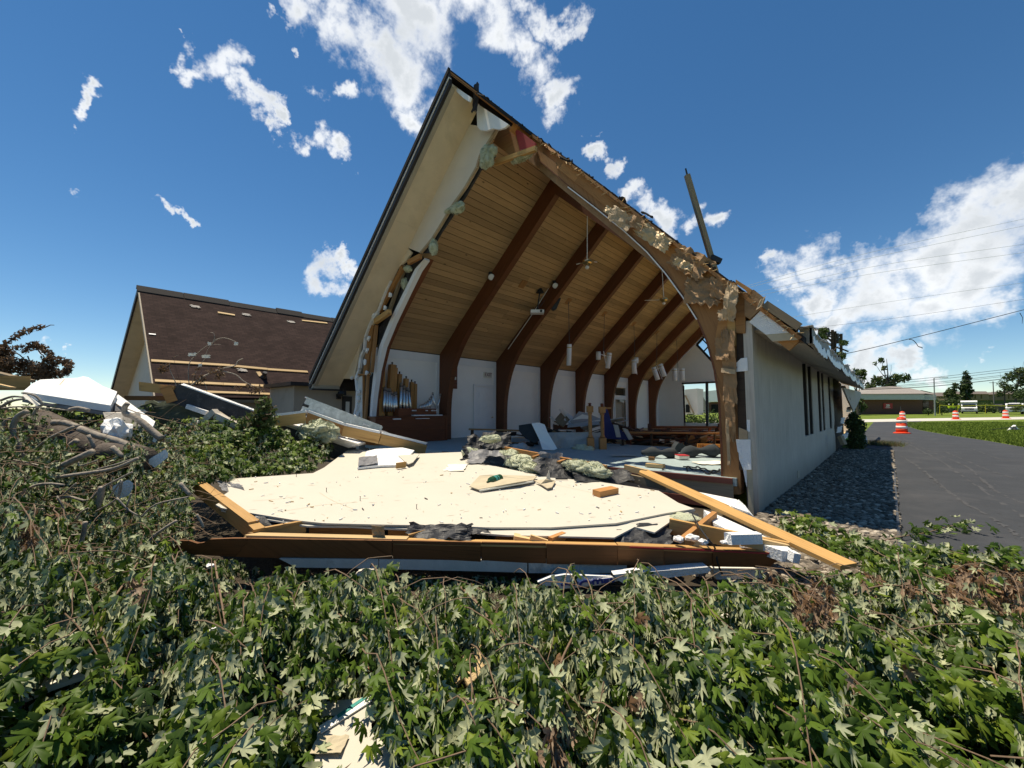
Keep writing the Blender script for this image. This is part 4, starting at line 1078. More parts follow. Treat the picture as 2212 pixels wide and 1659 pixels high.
# ================================================================== INSIDE THE CHURCH
def organ():
    X = -12.2
    P = lambda x, y, d=0.0: onx(*zC(x, y), X + d)
    base = P(615, 1640); y0, y1 = P(615, 1500).y, P(1240, 1500).y
    zt = P(900, 1425).z
    t = thing('pipe_organ', 'dark wood pipe organ with standing wooden and metal pipes below the white wall', 'organ', (X, (y0 + y1) / 2, .55))
    MB().box((-12.95, y0, .55), (X, y1, zt)).build('case', 'organ_wood', t)
    MB().box((-12.96, y0 - .03, zt + .002), (X + .04, y1 + .03, zt + .05)).build('case_top', 'organ_wood', t)
    MB().box((X + .002, y0 + .5, zt - .42), (X + .02, y1 - .06, zt - .40)).box((X + .002, y1 - .07, .56), (X + .02, y1 - .0, zt - .01)).build('case_moulding', 'organ_wood', t)
    cA, cB = P(825, 1400), P(910, 1345)
    MB().box((-12.75, cA.y, zt + .052), (X - .05, cB.y, cB.z)).build('console_cheek', 'organ_wood', t)
    a, b = P(920, 1345), P(1168, 1385)
    MB().box((-12.75, a.y, zt + .052), (X - .15, b.y, a.z)).build('stop_board', 'organ_wood', t)
    mb = MB()
    for xs in (935, 945, 955, 965, 1055, 1065, 1105, 1115, 1130, 1145):
        p = P(xs, 1364, -.15); mb.lathe(p, [(.022, 0), (.022, .03), (.012, .04)], 8, (1, 0, 0))
    mb.build('stop_knob', 'white_plastic', t)
    a, b = P(948, 1392), P(1195, 1405)
    MB().box((X - .14, a.y, zt + .053), (X + .03, b.y, zt + .09)).build('keyboard', 'white_plastic', t)
    mb = MB(); n = 26
    for i in range(n):
        if i % 7 in (2, 6): continue
        y = a.y + (b.y - a.y) * (i + .5) / n; mb.box((X - .13, y - .008, zt + .091), (X - .03, y + .008, zt + .102))
    mb.build('black_key', 'black_plastic', t)
    for x0, x1, yt in ((640, 692, 932), (738, 785, 962), (782, 806, 990), (808, 842, 1045), (866, 900, 1085), (918, 944, 1115), (946, 973, 1130)):
        p0 = P(x0, yt, -.45); p1 = P(x1, yt, -.45); w = abs(p1.y - p0.y); ym = (p0.y + p1.y) / 2
        lean = .10 if x0 < 900 and x0 > 700 else 0.0
        pipe = MB().beam((-12.65, ym - lean, zt + .06), (-12.65, ym, p0.z), w * .9, w * .9, up=(1, 0, 0)).build('wooden_pipe', 'pipe_wood', t)
        if x0 > 700: MB().tube([(-12.65, ym, p0.z - .01), (-12.65, ym, p0.z + .09)], .022, .03, 8).build('stopper', 'dark_wood', pipe)
    for xb, xt, yt, r in ((688, 700, 1160, .055), (715, 720, 1170, .045), (735, 742, 1172, .05), (755, 758, 1200, .045), (780, 775, 1215, .045), (798, 792, 1200, .05), (832, 843, 1120, .055), (865, 866, 1148, .05), (890, 890, 1160, .045), (925, 905, 1170, .04),
                          (1000, 1003, 1315, .02), (1012, 1016, 1310, .02), (1026, 1030, 1305, .022), (1040, 1043, 1296, .022), (1054, 1058, 1285, .024), (1068, 1071, 1275, .026), (1082, 1086, 1255, .028), (1096, 1102, 1236, .03), (1138, 1112, 1205, .03), (1155, 1182, 1218, .03)):
        top = P(xt, yt, -.28); bot = P(xb, 1345 if xb > 990 else 1375, -.28)
        ax = (top - bot)
        m = bot + ax * .25
        pp = MB().tube([bot, bot + ax * .2, m, m + ax * .02, top], [r * .35, r * .85, r, r, r], seg=10).build('metal_pipe', 'pipe_metal', t, smooth=True)
        MB().tube([bot + ax * .86, bot + ax * .89], r * 1.12, r * 1.12, 10).build('tuning_ring', 'black_plastic', pp)
    MB().box((X - .02, P(765, 1440).y, zt - .06), (X + .06, P(830, 1440).y, zt - .02)).box((X - .02, P(965, 1440).y, zt - .05), (X + .05, P(1080, 1440).y, zt - .03)).build('torn_trim', 'white_trim', t)
organ()
def exit_sign():
    p = onx(*zC(1556, 1028), LW); q = onx(*zC(1620, 1080), LW)
    t = thing('exit_sign', 'small unlit EXIT sign on the white wall above the panelled door', 'sign', (LW + .05, (p.y + q.y) / 2, q.z))
    MB().box((LW + .003, p.y, q.z), (LW + .07, q.y, p.z)).build('sign_box', 'paper', t)
    cu = bpy.data.curves.new('letters', 'FONT'); cu.body = 'EXIT'; cu.align_x = 'CENTER'; cu.align_y = 'CENTER'
    cu.size = (p.z - q.z) * .95; cu.extrude = .004; cu.space_character = 0.95
    tmp = bpy.data.objects.new('tmp', cu); me = bpy.data.meshes.new_from_object(tmp); me.name = 'letters'
    bpy.data.objects.remove(tmp)
    o = bpy.data.objects.new('letters', me); COL.objects.link(o); o.parent = t
    o.rotation_euler = (R(90), 0, R(90)); o.location = (.027, 0, (p.z - q.z) / 2)
    me.materials.append(M['maroon'])
exit_sign()
# pendant lamps on rods from square canopies
def atceil(u, v): return onpl(u, v, Vector((-7.4, 0, 8.97)), pn)
def shade(mb, top, bot, r=.13):
    ax = (bot - top); return mb.tube([top, top + ax * .02, bot - ax * .02, bot], [r * .9, r, r, r * .9], seg=14)
def pendant(lbl, can, cyl, broken=(), hub=None):
    c = atceil(*zD(*can)); d = (c - EYE).dot(FW)
    A = lambda p: at(*zD(*p), d)
    t = thing('pendant_lamp', lbl, 'lamp', A(cyl[0][0]), 'white cylinder pendant lamps down the nave')
    MB().beam(c + pn * .0 - dn * .14, c + dn * .14, .28, .03, up=pn).build('canopy', 'plywood', t)
    h = A(hub) if hub else A((cyl[0][0][0], cyl[0][0][1] - 10))
    MB().tube([c, h], .012, .012, 6).build('rod', 'steel_dark', t)
    for a, b in cyl:
        mb = MB(); shade(mb, A(a), A(b), d * .0056); s_ = mb.build('lamp_shade', 'white_plastic', t, smooth=True)
        tp, bt = A(a), A(b); k = tp.lerp(bt, .14)
        MB().tube([k, tp.lerp(bt, .18)], d * .0059, d * .0059, 14).build('shade_band', 'brass', s_)
    if hub:
        mb = MB().tube([A(cyl[0][0]).lerp(A(cyl[0][1]), .25), A(cyl[-1][0]).lerp(A(cyl[-1][1]), .25)], .02, .02, 6)
        q = A((hub[0] + broken[0], hub[1] + broken[1])) if broken else h
        mb.tube([h, q], .02, .015, 6); mb.build('lamp_arm', 'white_metal', t)
pendant('single white cylinder pendant lamp, nearest in the row', (527, 190), [((535, 565), (530, 750))])
pendant('broken pendant lamp with one short and one long white cylinder', (840, 300), [((788, 630), (788, 700)), ((885, 640), (868, 775))], (20, 110), (833, 625))
pendant('white pendant lamp with two cylinders overlapping, third in the row', (1097, 388), [((1116, 682), (1116, 730)), ((1098, 700), (1100, 822))], (20, 140), (1105, 690))
pendant('tilted twin cylinder pendant lamp swinging out of line', (1298, 462), [((1268, 765), (1305, 875)), ((1325, 738), (1365, 845))], (50, 120), (1295, 750))
pendant('upright twin cylinder pendant lamp, farthest in the row', (1468, 520), [((1450, 776), (1452, 882)), ((1517, 776), (1519, 882))], (0, 120), (1481, 770))
# plain square plates on the ceiling near the projector
for i, p in enumerate((zD(130, 42), zC(1900, 265))):
    if i: continue
    c = atceil(*p); MB().beam(c - dn * .16, c + dn * .16, .3, .03, up=pn).build('speaker_plate', 'plywood', church)
# ceiling fans on long rods from the ridge
def fan(lbl, top, body, blades, d=None):
    X = -7.6; c = onx(*zB(*top), X); d = (c - EYE).dot(FW); h = at(*zB(*body), d)
    t = thing('ceiling_fan', lbl, 'ceiling fan', h, 'ceiling fans on long rods')
    MB().tube([c, h + Vector((0, 0, .05))], .016, .016, 6).build('rod', 'white_metal', t)
    s_ = d * .022 / .3
    MB().lathe(h, [(.03, .10), (.16 * s_ / s_, .06), (.17, -.02), (.13, -.06), (.04, -.10)], 16).build('motor', 'brass', t, smooth=False)
    MB().lathe(h + Vector((0, 0, -.11)), [(.03, .0), (.08, -.06), (.05, -.12)], 10).build('light_bowl', 'white_plastic', t)
    for a, ln, tw, bw_ in blades:
        dr = Vector((math.cos(a), math.sin(a), 0)); b = MB().beam(h + dr * .14, h + dr * .26 + Vector((0, 0, -.01)), .03, .012)
        b.build('blade_iron', 'brass', t)
        MB().beam(h + dr * .25 + Vector((0, 0, -.01)), h + dr * (.25 + ln) + Vector((0, 0, -.03)), bw_, .012, up=(tw, 0, 1)).build('blade', 'white_plastic', t)
fan('ceiling fan with most blades gone, hung nearer the torn gable', (803, 640), (800, 1180), [(3.6, .12, .3, .10), (5.2, .14, -.4, .13), (0.4, .10, .2, .1)])
fan('ceiling fan with one white blade left, hung deeper in the nave', (1447, 1150), (1468, 1505), [(R(42) + math.pi, .62, .25, .16), (5.0, .1, .2, .08)])
def spotlight(lbl, win, lamp, can):
    p = ony(*win(*lamp), ARY[0] - .14 if lbl.startswith('spot lamp on the first') else ARY[1] - .14); d = (p - EYE).dot(FW)
    q = at(*win(*can), d)
    t = thing('spotlight', lbl, 'spotlight', p, 'spotlights on the arches')
    MB().tube([q + Vector((0, .1, .02)), q, q.lerp(p, .6)], .05, .07, 10).build('lamp_housing', 'black_plastic', t)
    dd = (EYE - p).normalized() + Vector((.1, 0, -.4))
    MB().lathe(p, [(.09, -.12), (.13, 0), (.12, .02)], 14, dd).build('lamp_rim', 'black_plastic', t)
    MB().lathe(p + dd.normalized() * .021, [(.115, 0), (.10, .025), (.04, .04)], 14, dd).build('lens', 'white_plastic', t)
spotlight('spot lamp on the first arch above the organ', zC, (1625, 200), (1610, 165))
spotlight('spot lamp on the second arch above the projector', zC, (2182, 275), (2170, 240))
def projector():
    c = atceil(*zD(280, 90)); d = (c - EYE).dot(FW); h = at(*zD(255, 285), d); 
    t = thing('projector', 'grey projector hung from the ceiling on a black pole', 'projector', h)
    MB().beam(h - RT * .26 , h + RT * .26, .34, .13).build('body', 'white_metal', t)
    MB().lathe(h + RT * .14 - FH * .17 , [(.05, 0), (.05, .05), (.035, .051)], 12, -FH).build('lens', 'black_plastic', t)
    MB().tube([c, h + Vector((0, 0, .07))], .03, .03, 8).build('pole', 'black_plastic', t)
    MB().lathe(c + Vector((0, 0, -.12)), [(.16, 0), (.05, .2)], 10).build('ceiling_bracket', 'black_plastic', t)
    MB().beam(h + RT * .02 + Vector((0, 0, .10)), h + RT * .25 + Vector((0, .1, .5)), .02, .02).build('brace', 'black_plastic', t)
projector()
def loudspeaker():
    d = (atceil(*zD(380, 100)) - EYE).dot(FW); A = lambda x, y, k=0: at(*zD(x, y), d + k)
    q = [A(420, 150), A(462, 165), A(425, 255), A(400, 265), A(360, 235)]
    t = thing('loudspeaker', 'black loudspeaker hanging behind the projector', 'speaker', q[3])
    MB().poly(q, FW * .3).build('cabinet', 'black_plastic', t)
    MB().tube([A(430, 155, .15), A(470, 20, .15)], .015, .015, 6).build('hanger', 'steel_dark', t)
loudspeaker()
mb = MB().tube([ony(*zB(915, 755), ARY[1] - .13), ony(*zB(700, 1060), ARY[1] - .13), ony(*zB(500, 1345), ARY[1] - .13), ony(*zC(1985, 520), ARY[1] - .13), ony(*zC(1770, 830), ARY[1] - .13)], .014, .014, 6)
mb.build('conduit', 'white_metal', None, 'thin pale cable run down the side of the second arch', 'conduit')
def hymn_board():
    t = thing('hymn_board', 'dark wooden hymn board with number slots on the wall beside the first arch', 'hymn board', onx(*zC(1300, 1170), LW))
    a, b = onx(*zC(1275, 985), LW), onx(*zC(1322, 1175), LW)
    MB().box((LW + .003, a.y, b.z), (LW + .04, b.y, a.z)).build('board', 'organ_wood', t)
    n = 6
    for i in range(n):
        z = b.z + (a.z - b.z) * (i + .5) / n
        MB().box((LW + .041, a.y + .03, z - .015), (LW + .06, b.y - .03, z)).build('ledge', 'dark_wood', t)
    MB().box((LW + .041, b.y - .17, b.z + (a.z - b.z) * .42), (LW + .05, b.y - .06, b.z + (a.z - b.z) * .55)).build('number_card', 'paper', t)
hymn_board()
# --- furniture and wreckage on the floor
def DD(d): return lambda win, x, y, k=0.0: at(*win(x, y), d + k)
def rail():
    A = DD(13.5)
    a, b = A(zJ, 765, 88), A(zJ, 1612, 112)
    t = thing('altar_rail', 'long wooden altar rail crossing in front of the white door', 'rail', A(zJ, 1110, 180))
    MB().beam(a, b, .12, .05).build('handrail', 'oak_rail', t)
    for x, y0, y1 in ((795, 95, 185), (1120, 100, 190), (1520, 118, 260)):
        MB().beam(A(zJ, x, y0), A(zJ, x, y1), .07, .07, up=(1, 0, 0)).build('post', 'dark_wood', t)
rail()
def newel(lbl, x, ytop, ybot, side=0):
    A = DD(11.9); p = A(zD, x, ytop); b = A(zD, x + 8, ybot); h = (p - b).length; ax = (p - b).normalized()
    t = thing('newel_post', lbl, 'newel post', b, 'turned newel posts of the chancel rail')
    w = .17
    MB().beam(b, b + ax * h * .27, w * 1.1, w * 1.1, up=FH).build('base_block', 'oak_rail', t)
    MB().lathe(b, [(.06, h * .27), (.075, h * .30), (.05, h * .33), (.055, h * .55), (.045, h * .74), (.07, h * .78), (.05, h * .80)], 12, ax).build('shaft', 'oak_rail', t, smooth=True)
    MB().beam(b + ax * h * .80, b + ax * h * .93, w, w, up=FH).build('top_block', 'oak_rail', t)
    MB().lathe(b, [(.03, h * .93), (.05, h * .95), (.03, h * .965), (.055, h * .985), (.02, h)], 12, ax).build('finial', 'organ_wood', t)
    if side: MB().beam(b + ax * h * .90 + RT * .08, b + ax * h * .90 + RT * .26, .05, .04).build('rail_stub', 'oak_rail', t)
newel('turned wooden newel post, left of the pair', 712, 1075, 1490)
newel('turned wooden newel post with a rail stub, right of the pair', 818, 1080, 1490, 1)
def back_rail():
    A = DD(13.2)
    t = thing('communion_rail', 'wooden rail behind the newel posts, one end in sunlight', 'rail', A(zD, 1300, 1400))
    MB().beam(A(zD, 842, 1330), A(zD, 1860, 1340), .11, .05).build('handrail', 'oak_rail', t)
    for x in (1000, 1250, 1560, 1800): MB().beam(A(zD, x, 1340), A(zD, x, 1470), .06, .06, up=(1, 0, 0)).build('post', 'dark_wood', t)
back_rail()
def pew(lbl, d, x0, x1, yt, ys, yb, mat='organ_wood'):
    A = DD(d); a, b = A(zD, x0, yt), A(zD, x1, yt); f = FLZ
    t = thing('pew', lbl, 'pew', (a.x, a.y, f), 'wooden pews in the nave')
    h = a.z; 
    MB().beam(Vector((a.x, a.y, (h + f + .3) / 2 + .12)), Vector((b.x, b.y, (h + f + .3) / 2 + .12)), .04, h - f - .3, up=(0, 0, 1)).build('backrest', mat, t)
    sd = (b - a).normalized(); n = Vector((sd.y, -sd.x, 0)); n = n if n.dot(FH) < 0 else -n
    MB().beam(Vector((a.x, a.y, f + .42)) - n * .22, Vector((b.x, b.y, f + .42)) - n * .22, .42, .04).build('seat', mat, t)
    MB().beam(Vector((a.x, a.y, h - .04)) , Vector((b.x, b.y, h - .04)), .07, .05).build('top_rail', 'organ_wood', t)
    for q in (a, b):
        pr = [Vector((q.x, q.y, f)) + n * .05, Vector((q.x, q.y, f)) - n * .48, Vector((q.x, q.y, f + .6)) - n * .46, Vector((q.x, q.y, f + .66)) - n * .1, Vector((q.x, q.y, h + .03)) - n * .02, Vector((q.x, q.y, h + .03)) + n * .05]
        MB().poly(pr, sd * .05).build('end_panel', mat, t)
pew('dark pew row nearest the sunlit carpet', 14.6, 1060, 1860, 1385, 1400, 1450)
pew('dark pew standing second from the carpet', 16.6, 1075, 1870, 1350, 1400, 1450)
pew('pew with pale reddish top just under the window hole', 19.5, 1245, 1870, 1300, 1320, 1400)
pew('short pew behind the white heap of ceiling board', 18.5, 400, 700, 1290, 1300, 1400)
A = DD(14.2)
for lbl, x in (('white card on the pew ledge, left of two', 1340), ('white card on the pew ledge, right of two', 1432)):
    MB().beam(A(zD, x - 20, 1402), A(zD, x + 22, 1410), .02, .10).build('card', 'paper', None, lbl, 'card')
def scroll_end():
    pts = [A(zD, 1520, 1440), A(zD, 1560, 1410), A(zD, 1600, 1355), A(zD, 1625, 1362), A(zD, 1630, 1440), A(zD, 1590, 1470)]
    MB().poly(pts, FW * .07).build('pew_end', 'oak_rail', None, 'curved honey brown pew end leaning among dark pews', 'pew end')
scroll_end()
def golden_panel():
    A = DD(12.4); q = [A(zD, 1655, 1432), A(zD, 1870, 1437), A(zD, 1870, 1495), A(zD, 1648, 1492)]
    t = thing('slatted_board', 'honey coloured wooden panel with slat grooves lying by the arch', 'panel', q[3])
    MB().poly(q, FW * .05, uvdir=(q[0], (q[1] - q[0]).normalized(), Vector((0, 0, 1)))).build('board', 'pipe_wood', t)
    for x in (1688, 1700, 1712, 1800, 1812): MB().beam(A(zD, x, 1436, -.01), A(zD, x - 8, 1490, -.01), .02, .02, up=(1, 0, 0)).build('slat', 'oak_rail', t)
golden_panel()
def chair():
    A = DD(18.0)
    t = thing('chair', 'overturned pale chair with its legs in the air against the white wall', 'chair', A(zD, 470, 1280))
    MB().beam(A(zD, 440, 1260), A(zD, 500, 1190, .3), .5, .06, up=(.5, -.3, .6)).build('seat', 'old_wood', t)
    MB().beam(A(zD, 500, 1195, .3), A(zD, 560, 1235, .3), .5, .05, up=(.5, -.3, .6)).build('backrest', 'white_plastic', t)
    for p, q in (((380, 1195), (440, 1268)), ((450, 1135), (500, 1192)), ((472, 1130), (540, 1215)), ((372, 1200), (410, 1260))):
        MB().beam(A(zD, *p), A(zD, *q, .2), .07, .07, up=FH).build('leg', 'white_plastic', t)
chair()
def flat(name, win, pts, d, mat, lbl, cat, th=.02, dk=None, amp=0):
    A = DD(d); q = [A(win, x, y, (dk[i] if dk else 0)) for i, (x, y) in enumerate(pts)]
    return MB().poly(q, FW * th, uvdir=(q[0], (q[1] - q[0]).normalized(), UP)).build(name, mat, None, lbl, cat)
flat('ceiling_board', zD, [(540, 1240), (620, 1150), (690, 1165), (860, 1235), (850, 1270), (700, 1300), (620, 1280), (560, 1262)], 17.5, 'grey_cloth', 'large grey white sheet of fallen board heaped behind the newel posts', 'board', .05, [0, .6, .8, .9, .4, -.2, -.2, 0])
flat('ceiling_board', zD, [(560, 1225), (650, 1175), (720, 1195), (700, 1215), (640, 1215)], 17.2, 'white_wall', 'bright white slab of board on top of the fallen heap', 'board', .05)
flat('ceiling_board', zD, [(600, 1255), (860, 1215), (1050, 1300), (1000, 1300), (860, 1250), (640, 1290)], 16.9, 'white_wall', 'long pale strip of fallen board sloping down behind the blue flag', 'board', .04)
flat('flag', zD, [(842, 1110), (870, 1140), (905, 1260), (1010, 1330), (1060, 1400), (840, 1385), (838, 1260)], 12.9, 'blue_cloth', 'dark blue flag cloth slumped beside the right newel post', 'flag', .06)
flat('book_stack', zD, [(920, 1265), (960, 1270), (985, 1375), (945, 1375)], 12.7, 'grey_cloth', 'grey pages leaning on the blue flag', 'papers', .05)
flat('book_stack', zD, [(1000, 1300), (1040, 1305), (1090, 1390), (1055, 1400)], 12.8, 'grey_cloth', 'slanting grey booklets right of the blue flag', 'papers', .05)
flat('leaning_panel', zD, [(205, 1255), (265, 1245), (320, 1265), (345, 1330), (430, 1475), (400, 1488), (300, 1483), (275, 1400)], 11.4, 'white_wall', 'white board leaning on the altar rail', 'panel', .03, [.5, .5, .5, .3, 0, 0, 0, .3])
flat('dark_panel', zD, [(95, 1272), (205, 1255), (240, 1330), (290, 1400), (230, 1425), (150, 1385), (95, 1320)], 11.9, 'dark_cloth', 'black sheet hanging over the altar rail beside the white board', 'sheet', .04)
MB().sheet(DD(12.2)(zD, 565, 1418), RT * .80, Vector((0, 0, .28)) + FH * .05, .16, 18, 8, 1.8, .1, .01).build('plastic_sheet', 'grey_cloth', None, 'crumpled grey plastic sheet left of the newel posts', 'sheet', recalc=False)
tag(MB().lump(DD(11.8)(zD, 665, 1478), (.26, .2, .13), .5, 21, 3, 2).build('insulation_clump', 'insulation', None, 'pale green insulation clump at the foot of the crumpled grey sheet', 'insulation', smooth=True, recalc=False))
tag(MB().lump(DD(11.0)(zD, 110, 1475), (.22, .2, .13), .5, 22, 3, 2).build('insulation_clump', 'grey_cloth', None, 'grey wad of insulation left of the leaning white board', 'insulation', smooth=True, recalc=False))
rnd = random.Random(77)
mats = ['dark_wood', 'oak_rail', 'organ_wood', 'grey_cloth', 'dark_cloth']
def clutter(n, x0, x1, y0, y1, d0, d1, name, lbl, cat, seed):
    r = random.Random(seed); mb = MB()
    for i in range(n):
        p = DD(r.uniform(d0, d1))(zD, r.uniform(x0, x1), r.uniform(y0, y1)); a = r.uniform(0, 6.3); l = r.uniform(.15, .7)
        dr = Vector((math.cos(a), math.sin(a), r.uniform(-.35, .35))) * l
        mb.beam(p - dr, p + dr, r.uniform(.04, .3), r.uniform(.015, .06), up=(r.uniform(-.5, .5), r.uniform(-.5, .5), 1), rnd=r)
    o = mb.build(name, mats[seed % 5], None, lbl, cat, kind='stuff')
clutter(26, 20, 640, 1330, 1470, 12.5, 16, 'wreckage', 'splintered dark boards heaped behind the altar rail', 'debris', 5)
clutter(14, 60, 620, 1330, 1460, 12.5, 16, 'wreckage', 'broken brown furniture pieces heaped behind the altar rail', 'debris', 6)
clutter(24, 700, 1060, 1250, 1470, 14, 18, 'wreckage', 'dark broken furniture heaped behind the newel posts', 'debris', 10)
clutter(14, 600, 1000, 1220, 1330, 15, 19, 'wreckage', 'grey pieces of board strewn over the heap below the arches', 'debris', 8)
clutter(18, 1060, 1850, 1300, 1470, 15, 20, 'wreckage', 'reddish brown broken pew boards strewn among the pews', 'debris', 7)
clutter(46, 860, 1850, 1330, 1485, 13, 17, 'wreckage', 'black broken pew pieces heaped beyond the sunlit carpet', 'debris', 15)
clutter(30, 1060, 1850, 1300, 1480, 13.5, 18, 'wreckage', 'dark red brown boards jumbled between the pews', 'debris', 12)
clutter(10, 1060, 1850, 1270, 1400, 16, 24, 'wreckage', 'dark scraps piled under the window hole', 'debris', 9)
def onfloor(win, x, y, z=.555): return onz(*win(x, y), z)
def carpet_roll(lbl, pts, r, d=.0):
    q = [onfloor(zD, x, y, .55) + Vector((0, 0, rr)) for (x, y), rr in zip(pts, r)]
    MB().tube(smoothcurve(q, 4), [r[0] * .6] * 2 + [max(r) * (.7 + .3 * math.sin(i)) for i in range(4 * (len(q) - 1) - 3)] + [r[-1] * .5] * 2, seg=12).build('carpet_roll', 'dark_cloth', None, lbl, 'carpet', smooth=True)
carpet_roll('dark flattened carpet roll across the chancel floor, left part', [(1175, 1545), (1270, 1555), (1370, 1560), (1480, 1550)], [.10, .13, .13, .08])
carpet_roll('dark bulging carpet roll running to the torn arch', [(1490, 1555), (1600, 1550), (1720, 1550), (1870, 1555)], [.07, .13, .16, .16])
flat('cushion', zD, [(1440, 1505), (1465, 1450), (1490, 1420), (1520, 1432), (1575, 1470), (1602, 1510), (1520, 1518)], 11.0, 'dark_cloth', 'dark triangular cushion standing up on the carpet roll', 'cushion', .25)
def book():
    a, b = onfloor(zD, 1497, 1575), onfloor(zD, 1585, 1575); t = thing('book', 'red bound book lying on the sunlit carpet', 'book', a)
    n = Vector((-(b - a).y, (b - a).x, 0)).normalized()
    MB().beam(a + n * .15 + Vector((0, 0, .05)), b + n * .15 + Vector((0, 0, .05)), .26, .07).build('pages', 'paper', t)
    MB().beam(a + n * .15 + Vector((0, 0, .095)), b + n * .15 + Vector((0, 0, .095)), .30, .015).build('cover', 'red', t)
book()
a = onfloor(zD, 1228, 1580); MB().beam(a + Vector((0, 0, .05)), onfloor(zD, 1275, 1583) + Vector((0, 0, .05)), .10, .07).build('wood_block', 'plywood', None, 'small wooden block with a peg on the carpet left of the red book', 'block')
a = onfloor(zD, 1200, 1632); MB().beam(a + Vector((0, 0, .04)), onfloor(zD, 1360, 1645) + Vector((0, 0, .04)), .16, .06, jag0=.04).build('short_board', 'pine_pale', None, 'short pale board on the carpet near the step', 'board')
MB().sheet(onfloor(zD, 1785, 1600, .57), RT * .35, FH * .22, .03, 10, 4, 3, .3, .004).build('paper_sheet', 'paper', None, 'cream sheet of paper on the sunlit carpet beside the arch', 'paper', recalc=False)
MB().sheet(onfloor(zD, 1000, 1538, .57), RT * .3, FH * .12, .03, 8, 5, 3, .3, .004).build('paper_sheet', 'grey_cloth', None, 'grey scrap of paper on the shaded carpet', 'paper', recalc=False)
rr = random.Random(2)
for i, lbl in enumerate(('black cable coiled on the carpet by the arch', 'loose black cable trailing along the step edge')):
    pts = [onfloor(zK, 880 + 300 * t + rr.uniform(-20, 20), 325 - 20 * math.sin(6 * t + i) + rr.uniform(-14, 14) + 8 * i, .57) for t in [k / 9 for k in range(10)]]
    MB().tube(smoothcurve(pts, 4), .012, .012, 6).build('cable', 'wire_black', None, lbl, 'cable')
def desk():
    A = DD(7.6); a, b = A(zK, 690, 385), A(zK, 1000, 480)
    t = thing('mixing_desk', 'black mixing desk with rows of grey knobs fallen at the chancel step', 'mixing desk', A(zK, 850, 450))
    up = Vector((-.05, -.55, .8)).normalized(); ax = (b - a).normalized(); sd = ax.cross(up).normalized()
    MB().beam(a, b, .34, .07, up=up).build('panel', 'black_plastic', t)
    mb = MB(); L_ = (b - a).length
    for i in range(14):
        for j in range(5):
            if (i * 7 + j * 3) % 4 == 0: continue
            p = a + ax * (L_ * (i + .8) / 15) + sd * (-.13 + j * .06) + up * .036; mb.lathe(p, [(.011, 0), (.009, .015)], 6, up)
    mb.build('knob', 'grey_cloth', t, kind='stuff')
desk()
pts = [DD(7.5)(zK, x, y) for x, y in ((940, 430), (960, 380), (935, 415), (1010, 435), (1080, 425), (1150, 385), (1160, 400), (1120, 420), (1190, 470))]
MB().tube(smoothcurve(pts, 5), .010, .010, 6).build('cable', 'white_plastic', None, 'white cable hanging over the chancel step above the mixing desk', 'cable')
# house seen through the hole in the back wall
def hole_house():
    y = 62
    P = lambda x, yy, k=0: ony(*zD(x, yy), y + k)
    t = thing('house', 'brick house with a bright white metal roof seen through the broken window', 'house', ony(*zD(1780, 1180), y))
    MB().poly([P(1680, 980), P(1850, 960), P(1850, 1065), P(1735, 1068), P(1722, 1065)], (0, 6, 0)).build('roof', 'white_roof', t)
    MB().poly([P(1735, 1070, .4), P(1870, 1068, .4), P(1870, 1165, .4), P(1735, 1165, .4)], (0, .3, 0)).build('wall', 'brick_brown', t)
    MB().poly([P(1675, 985, .2), P(1720, 1062, .2), P(1735, 1165, .2), P(1675, 1165, .2)], (0, .3, 0)).build('wall', 'roof_grey', t)
    MB().poly([P(1770, 1090, .2), P(1830, 1090, .2), P(1830, 1165, .2), P(1770, 1165, .2)], (0, .15, 0)).build('window', 'glass_dark', t)
    t = thing('house', 'white walled house with a small dark window seen left of the steel post', 'house', ony(*zD(1590, 1190), 48))
    Q = lambda x, yy, k=0: ony(*zD(x, yy), 48 + k)
    MB().poly([Q(1540, 960), Q(1650, 950), Q(1650, 1180), Q(1540, 1180)], (0, 2, 0)).build('wall', 'house_wall', t)
    MB().poly([Q(1548, 1090, -.2), Q(1582, 1090, -.2), Q(1582, 1160, -.2), Q(1548, 1160, -.2)], (0, .1, 0)).build('window', 'glass_dark', t)
    MB().beam(Q(1545, 1010, -.3), Q(1620, 1170, -.3), .3, .1).build('broken_rafter', 'old_wood', t)
hole_house()

